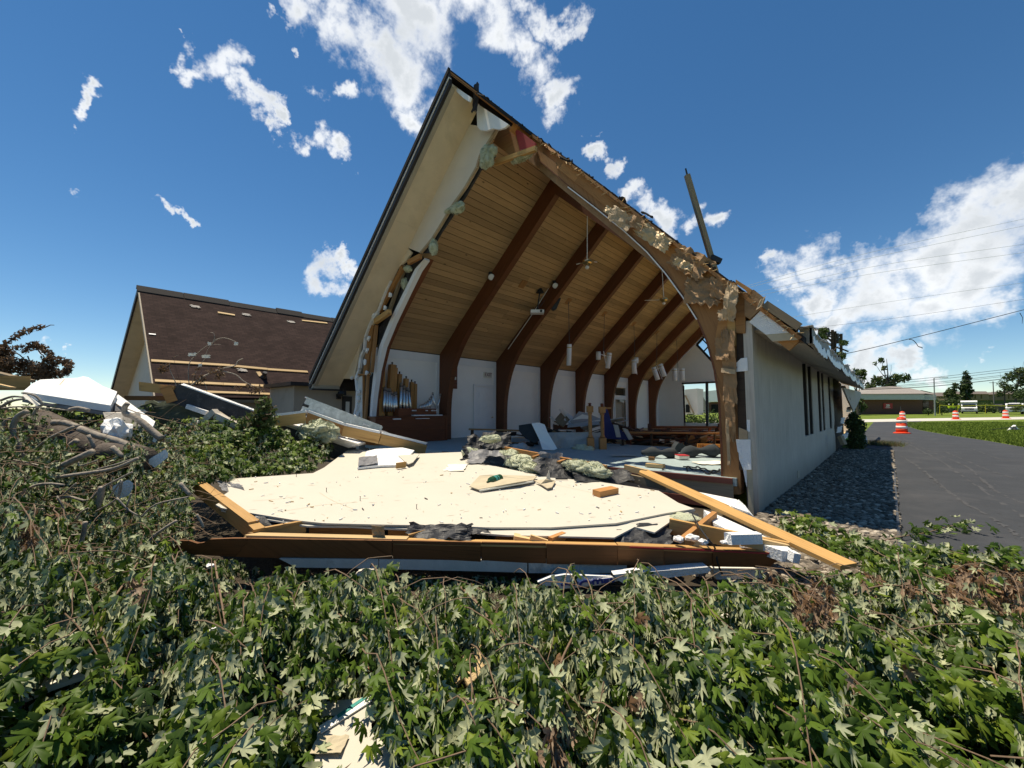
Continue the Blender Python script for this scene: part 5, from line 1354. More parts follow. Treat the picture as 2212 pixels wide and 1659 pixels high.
# ================================================================== NEIGHBOURING HALL (left)
def hall():
    y0 = 3.0; yb = 13.2
    r = ony(300, 622, y0); e = ony(335, 855, y0); l = ony(228, 892, y0)
    RXh, RZh = r.x, r.z; ex, ez = e.x, e.z; lx, lz = l.x, l.z
    t = thing('hall_building', 'neighbouring hall with brown shingle roof stripped to long pale battens', 'building', ((RXh + ex) / 2, y0, 0))
    sl = (RZh - ez) / (ex - RXh); f = lambda x: RZh - sl * (x - RXh)
    nrm = Vector((sl, 0, 1)).normalized(); dwn = Vector((1, 0, -sl)).normalized()
    MB().poly([(RXh, y0, RZh), (ex, y0, ez), (ex, yb + 12, ez), (RXh, yb + 12, RZh)], -nrm * .12, uvdir=((RXh, y0, RZh), (0, 1, 0), dwn)).build('roof_slope', 'brown_shingles', t)
    sl2 = (RZh - lz) / (RXh - lx)
    MB().poly([(RXh, y0, RZh), (lx, y0, lz), (lx, yb + 12, lz), (RXh, yb + 12, RZh)], (0, 0, -.12)).build('roof_slope', 'shingle_black', t)
    MB().poly([(RXh, y0 - .06, RZh + .03), (lx - .1, y0 - .06, lz + .03), (lx - .1, y0 - .06, lz - .28), (RXh, y0 - .06, RZh - .28)], (0, .08, 0)).build('rake_board', 'dark_fascia', t)
    MB().poly([(RXh, y0 - .05, RZh), (ex, y0 - .05, ez), (ex, y0 - .05, ez - .22), (RXh, y0 - .05, RZh - .22)], (0, .06, 0)).build('rake_board', 'beige_wall', t)
    yw = y0 + .85
    MB().poly([(RXh, y0 + .03, RZh - .25), (lx, y0 + .03, lz - .25), (lx, yw, lz - .25), (RXh, yw, RZh - .25)], (0, 0, .04)).build('soffit_panel', 'soffit_stucco', t)
    MB().poly([(RXh, y0 + .02, RZh - .25), (ex - .1, y0 + .02, f(ex - .1) - .25), (ex - .1, yw, f(ex - .1) - .25), (RXh, yw, RZh - .25)], (0, 0, .04)).build('soffit_panel', 'soffit_stucco', t)
    MB().poly([(RXh, yw, RZh - .22), (lx + .3, yw, lz), (lx + .3, yw, 0), (ex - .75, yw, 0), (ex - .75, yw, ez + .3)], (0, .2, 0)).build('gable_wall', 'gable_stucco', t)
    for zz in (3.1, 4.1): MB().box((RXh - 2.5, yw - .01, zz), (ex - .8, yw, zz + .02)).build('wall_joint', 'old_wood', t)
    MB().box((ex - .85, yw, 0), (ex - .65, yb + 12, ez + .1)).build('side_wall', 'beige_wall', t)
    # ridge cap, lifted in places
    rnd = random.Random(3); y = y0 - .1
    while y < yb + 8:
        n = y + rnd.uniform(1.6, 3.2); h = rnd.uniform(.0, .10)
        MB().poly([(RXh - .15, y, RZh - .10 + h), (RXh, y, RZh + .09 + h), (RXh + .34, y, f(RXh + .34) + .05 + h * .4), (RXh + .34, y, f(RXh + .34) + .01), (RXh, y, RZh + .0)], (0, n - y - .02, 0)).build('ridge_cap', 'shingle_black', t)
        y = n
    # battens left on the slope
    def batten(p, q, w=.16, th=.05, mat='pine_pale'):
        a = onpl(*zH(*p), Vector((RXh, 0, RZh)) + nrm * .03, nrm); b = onpl(*zH(*q), Vector((RXh, 0, RZh)) + nrm * .03, nrm)
        MB().beam(a, b, w, th, up=nrm).build('batten', mat, t)
    batten((432, 708), (1120, 750)); batten((1122, 752), (1445, 782)); batten((1447, 784), (1795, 806)); batten((465, 882), (1060, 912)); batten((1062, 912), (1700, 940)); batten((660, 972), (1720, 1008), .14)
    batten((1012, 288), (1160, 312), .14); batten((1745, 358), (1965, 382), .12); batten((1605, 925), (1790, 912), .1); batten((1765, 912), (1905, 886), .12)
    batten((412, 474), (472, 480), .08, .02, 'white_metal'); batten((1362, 806), (1388, 845), .2, .04)
    for x, y_, sd in ((815, 235, 1), (1262, 306, 2), (1650, 366, 3), (1230, 790, 4)):
        c = onpl(*zH(x, y_), Vector((RXh, 0, RZh)) + nrm * .05, nrm)
        MB().sheet(c, Vector((0, .2, 0)), dwn * .10, .04, 6, sd, 4, .8, .02).build('torn_patch', 'stone_pale', t, recalc=False)
    c = onpl(*zH(1412, 850), Vector((RXh, 0, RZh)) + nrm * .05, nrm)
    MB().lathe(c, [(.16, 0), (.10, .12), (.10, .3)], 10, nrm).build('roof_vent', 'black_plastic', t)
    MB().poly([onpl(*zH(x, y_), Vector((RXh, 0, RZh)) + nrm * .08, nrm) for x, y_ in ((1690, 908), (1755, 912), (1805, 1018), (1745, 1018))], nrm * .02).build('loose_shingle_sheet', 'maroon', t)
    # fascia board and posts under the eave
    MB().box((ex - .06, y0, ez - .24), (ex + .02, yb + 4, ez - .10)).build('eave_board', 'old_wood', t)
    d0 = onx(*zH(1582, 1200), ex - .64); d1 = onx(*zH(1733, 1200), ex - .64)
    MB().box((ex - .645, d0.y, .0), (ex - .60, d1.y, ez - .02)).build('door', 'dark_fascia', t)
    l0 = onx(*zH(1530, 1060), ex - .5)
    MB().box((ex - .64, l0.y - .12, l0.z - .1), (ex - .35, l0.y + .12, l0.z + .14)).build('wall_lamp', 'black_plastic', t)
    # dark grey flat sheet of the roof behind
    p = [onx(*zH(x, y_), RXh - 2.5) for x, y_ in ((1755, 303), (2010, 345), (2010, 420), (1755, 360))]
    MB().poly(p, (-.1, 0, 0)).build('rear_roof', 'felt_grey', t)
hall()
def link():
    # low flat-roofed link between hall and church
    X = -19.5
    P = lambda x, y, d=0: onx(*zH(x, y), X + d)
    a, b = P(1800, 950), P(2330, 900)
    t = thing('link_building', 'low beige link wing with stained wall and flat dark roof edge', 'building', (X, (a.y + b.y) / 2, 0))
    zt = P(2000, 940).z
    MB().box((X - 3, a.y - .6, 0), (X, b.y + 2, zt)).build('wall', 'beige_wall', t)
    MB().box((X - 3, a.y - .9, zt + .003), (X + .4, b.y + 2.2, zt + .16)).build('roof_edge', 'dark_fascia', t)
    for p, q in (((1770, 915), (1905, 885)), ((1780, 920), (2010, 905)), ((2015, 888), (2190, 893))):
        MB().beam(P(*p) + Vector((.2, 0, .03)), P(*q) + Vector((.2, 0, .03)), .14, .05).build('loose_board', 'pine_pale', t)
    d = [P(2095, 1018), P(2178, 1018)]; 
    door = MB().box((X + .003, d[0].y, 0), (X + .05, d[1].y, d[0].z)).build('door', 'dark_fascia', t)
    g0, g1 = P(2122, 1065), P(2155, 1065)
    MB().box((X + .052, g0.y, .5), (X + .06, g1.y, g0.z)).build('pane', 'paper', door)
    l = P(2058, 1020); MB().box((X + .003, l.y - .09, l.z - .12), (X + .14, l.y + .09, l.z + .12)).build('wall_lamp', 'black_plastic', t)
    s_ = P(2103, 910, .35); mb = MB().box((X + .25, s_.y - .10, zt - .38), (X + .45, s_.y + .12, zt - .02)).lathe((X + .35, s_.y - .1, zt - .42), [(.10, 0), (.15, .12), (.12, .22)], 10)
    mb.build('flood_lamp', 'black_plastic', t)
link()

# ================================================================== STREET SIDE (right)
def barrel_at(lbl, u, v, h=1.0, src=[None], tilt=None, mast=False):
    p = ong(u, v)
    if src[0] is None:
        t = thing('traffic_barrel', lbl, 'traffic barrel', p, 'orange and white traffic barrels')
        rb = lambda z: .29 - .05 * z
        MB().lathe(p, [(.42, .0), (.42, .05), (.36, .08), (.30, .085)], 20).build('rubber_base', 'orange', t)
        body = MB().lathe(p, [(.285, .08), (.275, .30), (.262, .31), (.262, .48), (.25, .49), (.245, .66), (.232, .67), (.23, .84), (.215, .90), (.20, .95), (.12, 1.0)], 20).build('body', 'orange', t, smooth=True)
        for z0, z1, r in ((.30, .47, .277), (.655, .83, .251)):
            MB().lathe(p, [(r, z0), (r - .006, z1)], 20).build('reflective_band', 'reflective_white', body, smooth=True)
        MB().beam(p + Vector((-.10, 0, 1.0)), p + Vector((.10, 0, 1.0)), .06, .09).build('handle', 'orange', t)
        src[0] = t; return t
    c = clone(src[0], p, random.Random(int(u)).uniform(0, 6), lbl); return reg(c, p)
barrel_at('traffic barrel standing alone on the asphalt, nearest to the church', 1948.5, 936.5)
barrel_at('traffic barrel directly behind the nearest one, at the kerb of the road', 1950, 908)
barrel_at('traffic barrel at the road edge in front of the white box van', 2065, 906)
barrel_at('traffic barrel at the road edge in front of the white pickup', 2173, 904)
b5 = barrel_at('traffic barrel half hidden by the evergreen shrub at the wall end', 1846, 899)
def lampstub():
    p = ong(1947, 905); 
    MB().tube([p + Vector((0, .6, .9)), p + Vector((0, .6, 1.55))], .03, .03, 6).build('warning_post', 'steel_dark', None, 'thin dark post rising behind the second traffic barrel', 'post')
lampstub()
def bank():
    d = 76.0
    A = lambda x, y, k=0: at(*zF(x, y), d + k)
    t = thing('brick_office', 'low brown brick office with grey hipped roof and metal band', 'office building', A(870, 880))
    # walls as a box: front face parallel to the view, with depth
    def slab(x0, x1, y0, y1, k0, k1, name, mat):
        q = [A(x0, y1, k0), A(x1, y1, k0), A(x1, y0, k0), A(x0, y0, k0)]
        MB().poly(q, FH * (k1 - k0)).build(name, mat, t)
    slab(480, 1150, 728, 885, 0, 14, 'wall', 'brick_brown')
    slab(1150, 1262, 735, 885, 3, 14, 'wall', 'brick_brown')
    slab(1155, 1215, 742, 850, 2.6, 2.95, 'window', 'glass_dark')
    for i in range(4):
        y0 = 672 + i * 14
        slab(470, 1170, y0, y0 + 12.5, -.9 + .04 * (i % 2), 14.5, 'band_panel', 'band_metal')
        slab(1171, 1293, y0 + 4, y0 + 15, 2.2 + .04 * (i % 2), 14.5, 'band_panel', 'band_metal')
    slab(470, 1172, 665, 671, -.95, 14.5, 'fascia', 'maroon')
    e = [A(460, 668, -1.1), A(1176, 664, -1.1), A(1176, 664, -1.1) + FH * 15, A(460, 668, -1.1) + FH * 15]
    r0, r1 = A(760, 588, 6), A(900, 588, 6)
    mb = MB(); i = mb.add(e + [r0, r1]); 
    for f in ((i, i+1, i+5, i+4), (i+1, i+2, i+5), (i+2, i+3, i+4, i+5), (i+3, i, i+4), (i+3, i+2, i+1, i)): mb.face(f)
    mb.build('roof', 'roof_grey', t)
    e = [A(900, 640, 2), A(1296, 672, 2), A(1296, 672, 2) + FH * 13, A(900, 640, 2) + FH * 13]; r0, r1 = A(960, 600, 8), A(1000, 602, 8)
    mb = MB(); i = mb.add(e + [r0, r1])
    for f in ((i, i+1, i+5, i+4), (i+1, i+2, i+5), (i+2, i+3, i+4, i+5), (i+3, i, i+4), (i+3, i+2, i+1, i)): mb.face(f)
    mb.build('roof', 'roof_grey', t)
    s = thing('wall_sign', 'red sign with a white striped emblem on the brown brick office', 'sign', A(785, 820, -.05))
    q = [A(742, 822, -.12), A(836, 822, -.12), A(836, 766, -.12), A(742, 766, -.12)]
    MB().poly(q, FH * .1).build('sign_board', 'red', s)
    mb = MB()
    for x0, x1, y, h in ((770, 800, 778, 5), (776, 808, 786, 6), (770, 806, 795, 6), (788, 808, 781, 10), (762, 814, 808, 3), (768, 812, 813, 2.5)):
        q = [A(x0, y + h, -.14), A(x1, y + h - 1, -.14), A(x1 - 3, y - 1, -.14), A(x0 - 3, y, -.14)]; mb.poly(q, FH * .015)
    mb.build('emblem', 'reflective_white', s)
bank()
def tyre(t, p, ax, r=.36, w=.22):
    w_ = MB().lathe(Vector(p) - Vector(ax) * w / 2, [(r * .7, 0), (r, .03), (r, w - .03), (r * .7, w)], 14, ax).build('wheel', 'rubber', t)
    MB().lathe(Vector(p) - Vector(ax) * (w / 2 + .012), [(r * .55, 0), (r * .6, w + .024)], 12, ax).build('rim', 'galvanized', w_)
def van(lbl, u, v, d, name, H, Wd, Ln, pickup=False, rz=0.0):
    p = at(u, 886, d); p.z = gz(p.x, p.y); f = (EYE - p); f.z = 0; f.normalize(); s = Vector((-f.y, f.x, 0))        # faces the viewer
    rot = Matrix.Rotation(rz, 3, 'Z'); f = rot @ f; s = rot @ s
    t = thing(name, lbl, 'pickup truck' if pickup else 'van', p)
    Q = lambda a, b, c: p + s * a + f * b + Vector((0, 0, c))
    w = Wd / 2
    if not pickup:
        prof = [(Ln * .5, .45), (Ln * .5, 1.0), (Ln * .42, 1.18), (Ln * .30, 1.75), (Ln * .24, 1.85), (-Ln * .5, 1.85), (-Ln * .5, .45)]
        MB().poly([Q(-w * .94, b, c) for b, c in prof], s * Wd * .94).build('body', 'car_white', t)
        MB().poly([Q(-w, b, c) for b, c in [(Ln * .28, 1.86), (Ln * .34, 2.15), (Ln * .2, H), (-Ln * .5, H), (-Ln * .5, 1.86)]], s * Wd).build('box_body', 'car_white', t)
    else:
        prof = [(Ln * .5, .5), (Ln * .5, 1.05), (Ln * .22, 1.18), (Ln * .10, 1.8), (-Ln * .12, 1.85), (-Ln * .16, 1.2), (-Ln * .5, 1.15), (-Ln * .5, .5)]
        MB().poly([Q(-w, b, c) for b, c in prof], s * Wd).build('body', 'car_white', t)
    b0 = (Ln * .42, 1.2, Ln * .305, 1.72) if not pickup else (Ln * .215, 1.22, Ln * .11, 1.75)
    q = [Q(-w * .82, b0[0] + .02, b0[1]), Q(w * .82, b0[0] + .02, b0[1]), Q(w * .76, b0[2] + .02, b0[3]), Q(-w * .76, b0[2] + .02, b0[3])]
    MB().poly(q, f * .03).build('windscreen', 'glass_dark', t)
    MB().poly([Q(-w * .55, Ln * .5 + .005, .72), Q(w * .55, Ln * .5 + .005, .72), Q(w * .55, Ln * .5 + .005, .98), Q(-w * .55, Ln * .5 + .005, .98)], f * .03).build('grille', 'black_plastic', t)
    for sg in (-1, 1):
        MB().poly([Q(sg * w * .62, Ln * .5 + .005, .76), Q(sg * w * .88, Ln * .5 + .005, .76), Q(sg * w * .88, Ln * .5 + .005, .96), Q(sg * w * .62, Ln * .5 + .005, .96)], f * .035).build('headlight', 'pipe_metal', t)
        MB().beam(Q(sg * (w * .9), b0[0] - .1, 1.25), Q(sg * (w + .22), b0[0] - .1, 1.3), .08, .22).build('mirror', 'black_plastic', t)
        for k in (.32, -.30): tyre(t, Q(sg * (w - .14), Ln * k, .36), s)
    MB().beam(Q(-w * .97, Ln * .5 + .05, .52), Q(w * .97, Ln * .5 + .05, .52), .14, .2).build('bumper', 'pole_grey' if not pickup else 'galvanized', t)
    if pickup: MB().beam(Q(-w * .6, -.1, 1.9), Q(w * .6, -.1, 1.9), .2, .1).build('light_bar', 'reflective_white', t)
van('white box van with a raised roof parked by the weeds', 2094, 894.5, 78, 'box_van', 2.4, 2.1, 5.2)
van('white pickup truck with roof light bar at the right edge', 2192, 894.5, 72, 'pickup_truck', 1.9, 2.0, 5.4, True)
def trailer():
    p = at(2158, 886, 80); p.z = gz(p.x, p.y); t = thing('trailer', 'small dark utility trailer left of the white pickup', 'trailer', p)
    Q = lambda a, b, c: p + RT * a + FH * b + Vector((0, 0, c))
    MB().poly([Q(-.9, 0, .5), Q(.9, 0, .5), Q(.9, 0, 1.7), Q(.5, 0, 1.4), Q(-.3, 0, 1.6), Q(-.9, 0, 1.3)], FH * 1.4).build('bed', 'dark_fascia', t)
    for a in (-.7, .7): tyre(t, Q(a, .3, .34), RT, .34)
    MB().beam(Q(-.9, -.02, 1.75), Q(.95, -.02, 1.8), .05, .05).build('rail', 'steel_dark', t)
trailer()
def person_mesh():
    pts = [(0, 0, .95), (0, 0, 1.2), (0, 0, 1.42), (0, 0, 1.52), (0, 0, 1.64), (0, 0, 1.74),
           (.10, 0, .90), (.12, .02, .50), (.12, 0, .09), (.13, -.13, .04), (-.10, 0, .90), (-.13, .05, .50), (-.14, .10, .09), (-.14, -.03, .04),
           (.20, 0, 1.40), (.27, .02, 1.13), (.25, -.12, .92), (-.20, 0, 1.40), (-.26, .04, 1.13), (-.24, -.10, .95)]
    ed = [(0,1),(1,2),(2,3),(3,4),(4,5),(0,6),(6,7),(7,8),(8,9),(0,10),(10,11),(11,12),(12,13),(2,14),(14,15),(15,16),(2,17),(17,18),(18,19)]
    rad = [.14,.13,.15,.06,.10,.075,.085,.065,.05,.045,.085,.065,.05,.045,.065,.045,.04,.065,.045,.04]
    me = bpy.data.meshes.new('body'); me.from_pydata(pts, ed, []); o = bpy.data.objects.new('tmpbody', me); COL.objects.link(o)
    md = o.modifiers.new('s', 'SKIN')
    for i, r in enumerate(rad): me.skin_vertices[0].data[i].radius = (r * 1.15 if i < 3 else r, r)
    me.skin_vertices[0].data[0].use_root = True
    o.modifiers.new('d', 'SUBSURF').levels = 1
    dg = bpy.context.evaluated_depsgraph_get(); m2 = bpy.data.meshes.new_from_object(o.evaluated_get(dg)); bpy.data.objects.remove(o)
    m2.name = 'body'; m2.materials.clear()
    for k in ('denim', 'hi_vis', 'skin'): m2.materials.append(M[k])
    for p in m2.polygons:
        z = p.center.z; p.material_index = 0 if z < .93 and abs(p.center.x) < .2 else (1 if z < 1.5 and not (z < 1.08 and abs(p.center.x) > .2) else 2)
        p.use_smooth = True
    return m2
PM = person_mesh()
def person(lbl, u, v, rz):
    p = at(u, 886, 86); p.z = gz(p.x, p.y); t = thing('person', lbl, 'person', p, 'workers in hi-vis on the verge')
    t.rotation_euler = (0, 0, rz)
    o = bpy.data.objects.new('body', PM); COL.objects.link(o); o.parent = t
    MB().lathe((0, 0, 1.70), [(.13, 0), (.115, .07), (.06, .12)], 12).build('hard_hat', 'hi_vis' if 'yellow' in lbl else 'white_plastic', None)
    h = bpy.data.objects[-1] if False else [x for x in bpy.data.objects if x.name.startswith('hard_hat') and x.parent is None][0]
    h.parent = t
person('worker in hi-vis top standing leftmost on the verge', 2051, 895, 2.6)
person('worker in hi-vis top and yellow hat, middle of the three on the verge', 2060, 895, 3.4)
person('worker in hi-vis top standing next to the box van', 2072, 895, 2.2)
def pole(lbl, u, v0, v1, r, mat, d, arms=(), cat='utility pole', name='utility_pole'):
    p = at(u, v0, d); q = at(u - 2, v1, d); p.z = gz(p.x, p.y)
    t = thing(name, lbl, cat, p)
    MB().tube([p, q], r, r * .7, 10).build('shaft', mat, t)
    for a, ln, dz in arms:
        MB().beam(q + Vector((0, 0, dz)) - RT * ln * .5, q + Vector((0, 0, dz)) + RT * ln * .5, .1, .12).build('crossarm', mat, t)
    return t, q
t, q = pole('grey street lamp post in a round planter in front of the brick office', 2019.5, 893, 817, .10, 'pole_grey', 66, (), 'street lamp', 'street_lamp')
MB().beam(q, q + RT * 1.2 + Vector((0, 0, .1)), .08, .08).build('lamp_arm', 'pole_grey', t)
MB().beam(q + RT * 1.0 + Vector((0, 0, .08)), q + RT * 2.1 + Vector((0, 0, .14)), .3, .12).build('lamp_head', 'white_metal', t)
MB().lathe(ong(2019.5, 895), [(.75, 0), (.8, .6), (.85, .8), (.7, .8)], 14).build('planter', 'dark_fascia', None, 'round dark planter at the foot of the street lamp', 'planter')
pole('wooden utility pole among the trees at the far right', 2147, 875, 824, .16, 'pole_wood', 130, [(0, 2.4, -.4)])
def hframe():
    d = 105; A = lambda x, y: at(*zE(x, y), d)
    t = thing('power_structure', 'dark timber transformer frame with crossbeams above the eave', 'power structure', A(1600, 1000))
    for x, y0, y1 in ((1455, 530, 900), (1522, 522, 900), (1597, 550, 900), (1625, 565, 950), (1692, 592, 1000)):
        MB().beam(A(x, y1), A(x, y0), .45, .45, up=FH).build('upright', 'dark_wood', t)
    for (a, b) in (((1450, 600), (1700, 650)), ((1440, 670), (1700, 760)), ((1500, 560), (1640, 590)), ((1620, 590), (1700, 612)), ((1530, 640), (1690, 700)), ((1500, 590), (1610, 700)), ((1610, 690), (1680, 640)), ((1690, 755), (1770, 785)), ((1600, 830), (1700, 812)), ((1560, 700), (1690, 690))):
        MB().beam(A(*a), A(*b), .3, .28).build('crossbeam', 'dark_wood', t)
    for x, y in ((1490, 600), (1560, 620), (1660, 690), (1655, 640), (1550, 580)): MB().lathe(A(x, y), [(.25, 0), (.4, .5), (.25, 1.2)], 8).build('insulator', 'steel_dark', t)
hframe()
def wires():
    L_ = [(('pale power wire, topmost of the bundle', 'wire_pale'), [(1580, 627), (1860, 550), (2216, 472)], 60, .020), (('pale power wire second in the bundle', 'wire_pale'), [(1580, 630), (1860, 562), (2216, 487)], 60, .020), (('pale power wire third in the bundle', 'wire_pale'), [(1600, 640), (1880, 577), (2216, 527)], 60, .020),
          (('pale power wire lowest in the bundle', 'wire_pale'), [(1600, 646), (1880, 592), (2216, 545)], 60, .020), (('single pale wire crossing the large cloud', 'wire_pale'), [(1620, 700), (1900, 655), (2216, 610)], 62, .020),
          (('grey wire ending at the timber frame top', 'wire_black'), [(1740, 710), (1950, 685), (2216, 646)], 80, .022), (('black cable with a loose hanging end', 'wire_black'), [(1640, 790), (1800, 769), (1960, 733), (2216, 668)], 40, .03),
          (('upper black line above the brick office roof', 'wire_black'), [(1860, 830), (2020, 815), (2216, 793)], 66, .03), (('second black line above the brick office roof', 'wire_black'), [(1860, 834), (2020, 820), (2216, 798)], 66, .03), (('third black line above the brick office roof', 'wire_black'), [(1870, 838), (2020, 826), (2216, 805)], 66, .03),
          (('lowest thick black line over the brick office roof', 'wire_black'), [(1860, 842), (2020, 834), (2216, 813)], 66, .05), (('thin black line between thick ones over the office', 'wire_black'), [(1870, 840), (2020, 829), (2216, 808)], 66, .025)]
    for (lbl, m), pts, d, r in L_:
        MB().tube(smoothcurve([at(u, v, d) for u, v in pts], 6), r, r, 5).build('power_line', m, None, lbl, 'wire')
    e = [at(*zF(x, y), 40) for x, y in ((1010, 97), (1050, 105), (1085, 140), (1105, 170), (1140, 185), (1148, 192))]
    MB().tube(smoothcurve(e, 4), .035, .02, 6).tube([e[3], e[3] + Vector((.3, .2, -.1)), e[4]], .02, .02, 5).build('loose_cable', 'wire_black', None, 'frayed cable end dangling from the black line', 'cable')
    MB().tube([at(2203, 676, 40), at(2209, 686, 40), at(2208, 699, 40)], .03, .015, 6).build('loose_cable', 'wire_black', None, 'short frayed wire hanging at the right edge of the sky', 'cable')
wires()
def tape():
    t = thing('barrier_tape', 'yellow barrier tape strung across the weeds behind the vehicles', 'tape', at(*zF(1800, 870), 64))
    A = lambda x, y: at(*zF(x, y), 64)
    pts = smoothcurve([A(1330, 780), A(1520, 792), A(1800, 782), A(2020, 788), A(2300, 776)], 5)
    mb = MB()
    for a, b in zip(pts, pts[1:]): mb.quad(a, b, b - Vector((0, 0, .12)), a - Vector((0, 0, .12)))
    mb.build('tape', 'tape_yellow', t, recalc=False)
    for x in (1330, 1520, 1808): MB().tube([A(x, 880), A(x, 780)], .03, .03, 6).build('stake', 'tape_yellow', t)
tape()
def far_houses():
    for i, (x0, x1, ye, yr, yb, d, lbl) in enumerate(((1290, 1410, 690, 652, 720, 150, 'far brown roofed house partly behind the office'), (1560, 1850, 668, 640, 730, 160, 'long far house with brown roof in the middle distance'),
                                             (1830, 2010, 672, 650, 730, 170, 'far house with pale walls beyond the weeds'), (1990, 2215, 668, 640, 730, 165, 'far dark roofed house at the right edge'))):
        A = lambda x, y, k=0: at(*zF(x, y), d + k)
        t = thing('house', lbl, 'house', A((x0 + x1) / 2, yb))
        MB().poly([A(x0 + 8, yb), A(x1 - 8, yb), A(x1 - 8, ye), A(x0 + 8, ye)], FH * 9).build('wall', 'house_wall' if i == 2 else 'old_wood', t)
        MB().poly([A(x0, ye, -.5), A(x1, ye, -.5), A(x1 - (x1 - x0) * .12, yr, 4), A(x0 + (x1 - x0) * .12, yr, 4)], FH * 5).build('roof', 'house_roof', t)
        for k in range(3):
            xx = x0 + (x1 - x0) * (.25 + .22 * k)
            MB().poly([A(xx, yb - 12, -.06), A(xx + 14, yb - 12, -.06), A(xx + 14, ye + 8, -.06), A(xx, ye + 8, -.06)], FH * .04).build('window', 'glass_dark', t)
far_houses()
def hills():
    def ridge_(name, d, pts, seed, amp):
        mb = MB(); q = []
        n = 90
        for i in range(n + 1):
            t = i / n; u = pts[0][0] + (pts[-1][0] - pts[0][0]) * t
            v = np.interp(u, [p[0] for p in pts], [p[1] for p in pts]) - amp * (noise.fractal(Vector((u * .05, seed, 0)), .8, 2, 4))
            q.append(at(u, v, d))
        b = [Vector((p.x, p.y, -2)) for p in q]
        mb.poly(q + b[::-1], FH * 60); o = mb.build(name, 'far_green', kind='structure')
    ridge_('hill', 520, [(1500, 872), (1800, 866), (1900, 858), (1985, 843), (2030, 850), (2100, 858), (2215, 850), (2500, 845), (3200, 850)], 3, 4)
    ridge_('hill', 420, [(-1500, 884), (0, 884), (300, 884), (600, 880)], 6, 2)
hills()
# ------------------------------------------------------------------ trees and far leaves
def leafcloud(centers, n, size, seed, tint=(0.0, .8), flat_=1.0):
    r = np.random.default_rng(seed); C = np.array([c[0][:] if not isinstance(c[0], tuple) else c[0] for c in centers], float); rad = np.array([c[1] for c in centers], float)
    w = rad ** 2; idx = r.choice(len(C), n, p=w / w.sum())
    d = r.normal(size=(n, 3)); d /= np.linalg.norm(d, axis=1)[:, None]
    P = C[idx] + d * (rad[idx] * r.random(n) ** .45)[:, None] * np.array([1, 1, flat_])
    a = r.normal(size=(n, 3)); a /= np.linalg.norm(a, axis=1)[:, None]
    b = np.cross(a, r.normal(size=(n, 3))); b /= np.linalg.norm(b, axis=1)[:, None]
    s = size * r.uniform(.6, 1.4, n)[:, None]
    V = np.stack([P - a * s, P + b * s * .45, P + a * s, P - b * s * .45], 1).reshape(-1, 3)
    return V, r.uniform(tint[0], tint[1], n)
def leafobj(name, V, T, mat, parent=None, **k):
    base = WL[parent.name] if parent else Vector((0, 0, 0))
    n = len(T); me = bpy.data.meshes.new(name)
    me.from_pydata((V - np.array(base[:])).tolist(), [], np.arange(4 * n).reshape(-1, 4).tolist())
    a = me.attributes.new('tint', 'FLOAT', 'FACE'); a.data.foreach_set('value', T.astype(np.float32))
    me.materials.append(M[mat]); o = bpy.data.objects.new(name, me); COL.objects.link(o); o.parent = parent
    tag(o, **k); return o
def tree(lbl, u, vb, vt, d, cl, n, leaf, seed, cat='tree', name='broadleaf_tree', tint=(0, .8), bare=()):
    base = at(u, vb, d); base.z = gz(base.x, base.y) - .1
    t = thing(name, lbl, cat, base); top = at(u, vt, d)
    r = random.Random(seed); mb = MB()
    ln = (top - base).length
    trunk = smoothcurve([base, base.lerp(top, .35) + RT * r.uniform(-.03, .03) * ln, base.lerp(top, .7) + RT * r.uniform(-.04, .04) * ln, top], 4)
    mb.tube(trunk, ln * .02 + .05, .03, 7)
    cs = []
    for (cu, cv, cr) in cl:
        c = at(cu, cv, d + r.uniform(-1, 1) * cr / FOC * d); cs.append((c, cr / FOC * d))
        s_ = trunk[min(len(trunk) - 1, int(len(trunk) * r.uniform(.3, .7)))]
        mb.tube(smoothcurve([s_, s_.lerp(c, .5) + Vector((0, 0, r.uniform(-.05, .1) * ln)), c], 3), ln * .008 + .02, .015, 5)
    for (bu, bv, cu, cv) in bare:
        mb.tube(jitter_line(at(bu, bv, d), at(cu, cv, d), 4, .012 * ln, r), .05, .02, 5)
    mb.build('trunk', 'bark_dark', t, recalc=False)
    V, T = leafcloud([(tuple(c), rr) for c, rr in cs], n, leaf, seed, tint)
    leafobj('crown', V, T, 'far_leaf', t)
    return t
tree('broken broadleaf tree with sparse crown behind the timber frame', 1778, 850, 715, 100, [(1772, 730, 12), (1785, 770, 14), (1800, 800, 14), (1815, 770, 10), (1760, 760, 10), (1822, 740, 8), (1778, 715, 8)], 900, .45, 3)
tree('dense green tree at the end of the church eave', 1852, 860, 795, 70, [(1845, 808, 12), (1856, 820, 12), (1838, 822, 9), (1862, 805, 8)], 600, .3, 4)
tree('wide sparse wind-stripped tree above the office roof', 1915, 850, 775, 95, [(1880, 835, 10), (1895, 822, 11), (1915, 825, 12), (1935, 818, 11), (1955, 815, 10), (1903, 778, 6), (1910, 795, 5), (1890, 785, 4), (1925, 835, 10)], 900, .4, 5, bare=((1923, 820, 1925, 788), (1880, 835, 1868, 812)))
tree('tall narrow dark conifer right of the street lamp', 2086, 875, 802, 110, [(2087, 806, 5), (2087, 818, 8), (2086, 830, 10), (2087, 842, 11), (2088, 855, 10)], 900, .4, 6, name='conifer_tree', tint=(0, .5))
tree('leaning green tree left of the narrow conifer', 2062, 875, 835, 112, [(2055, 845, 8), (2064, 835, 7), (2048, 852, 8), (2060, 858, 9)], 600, .4, 7)
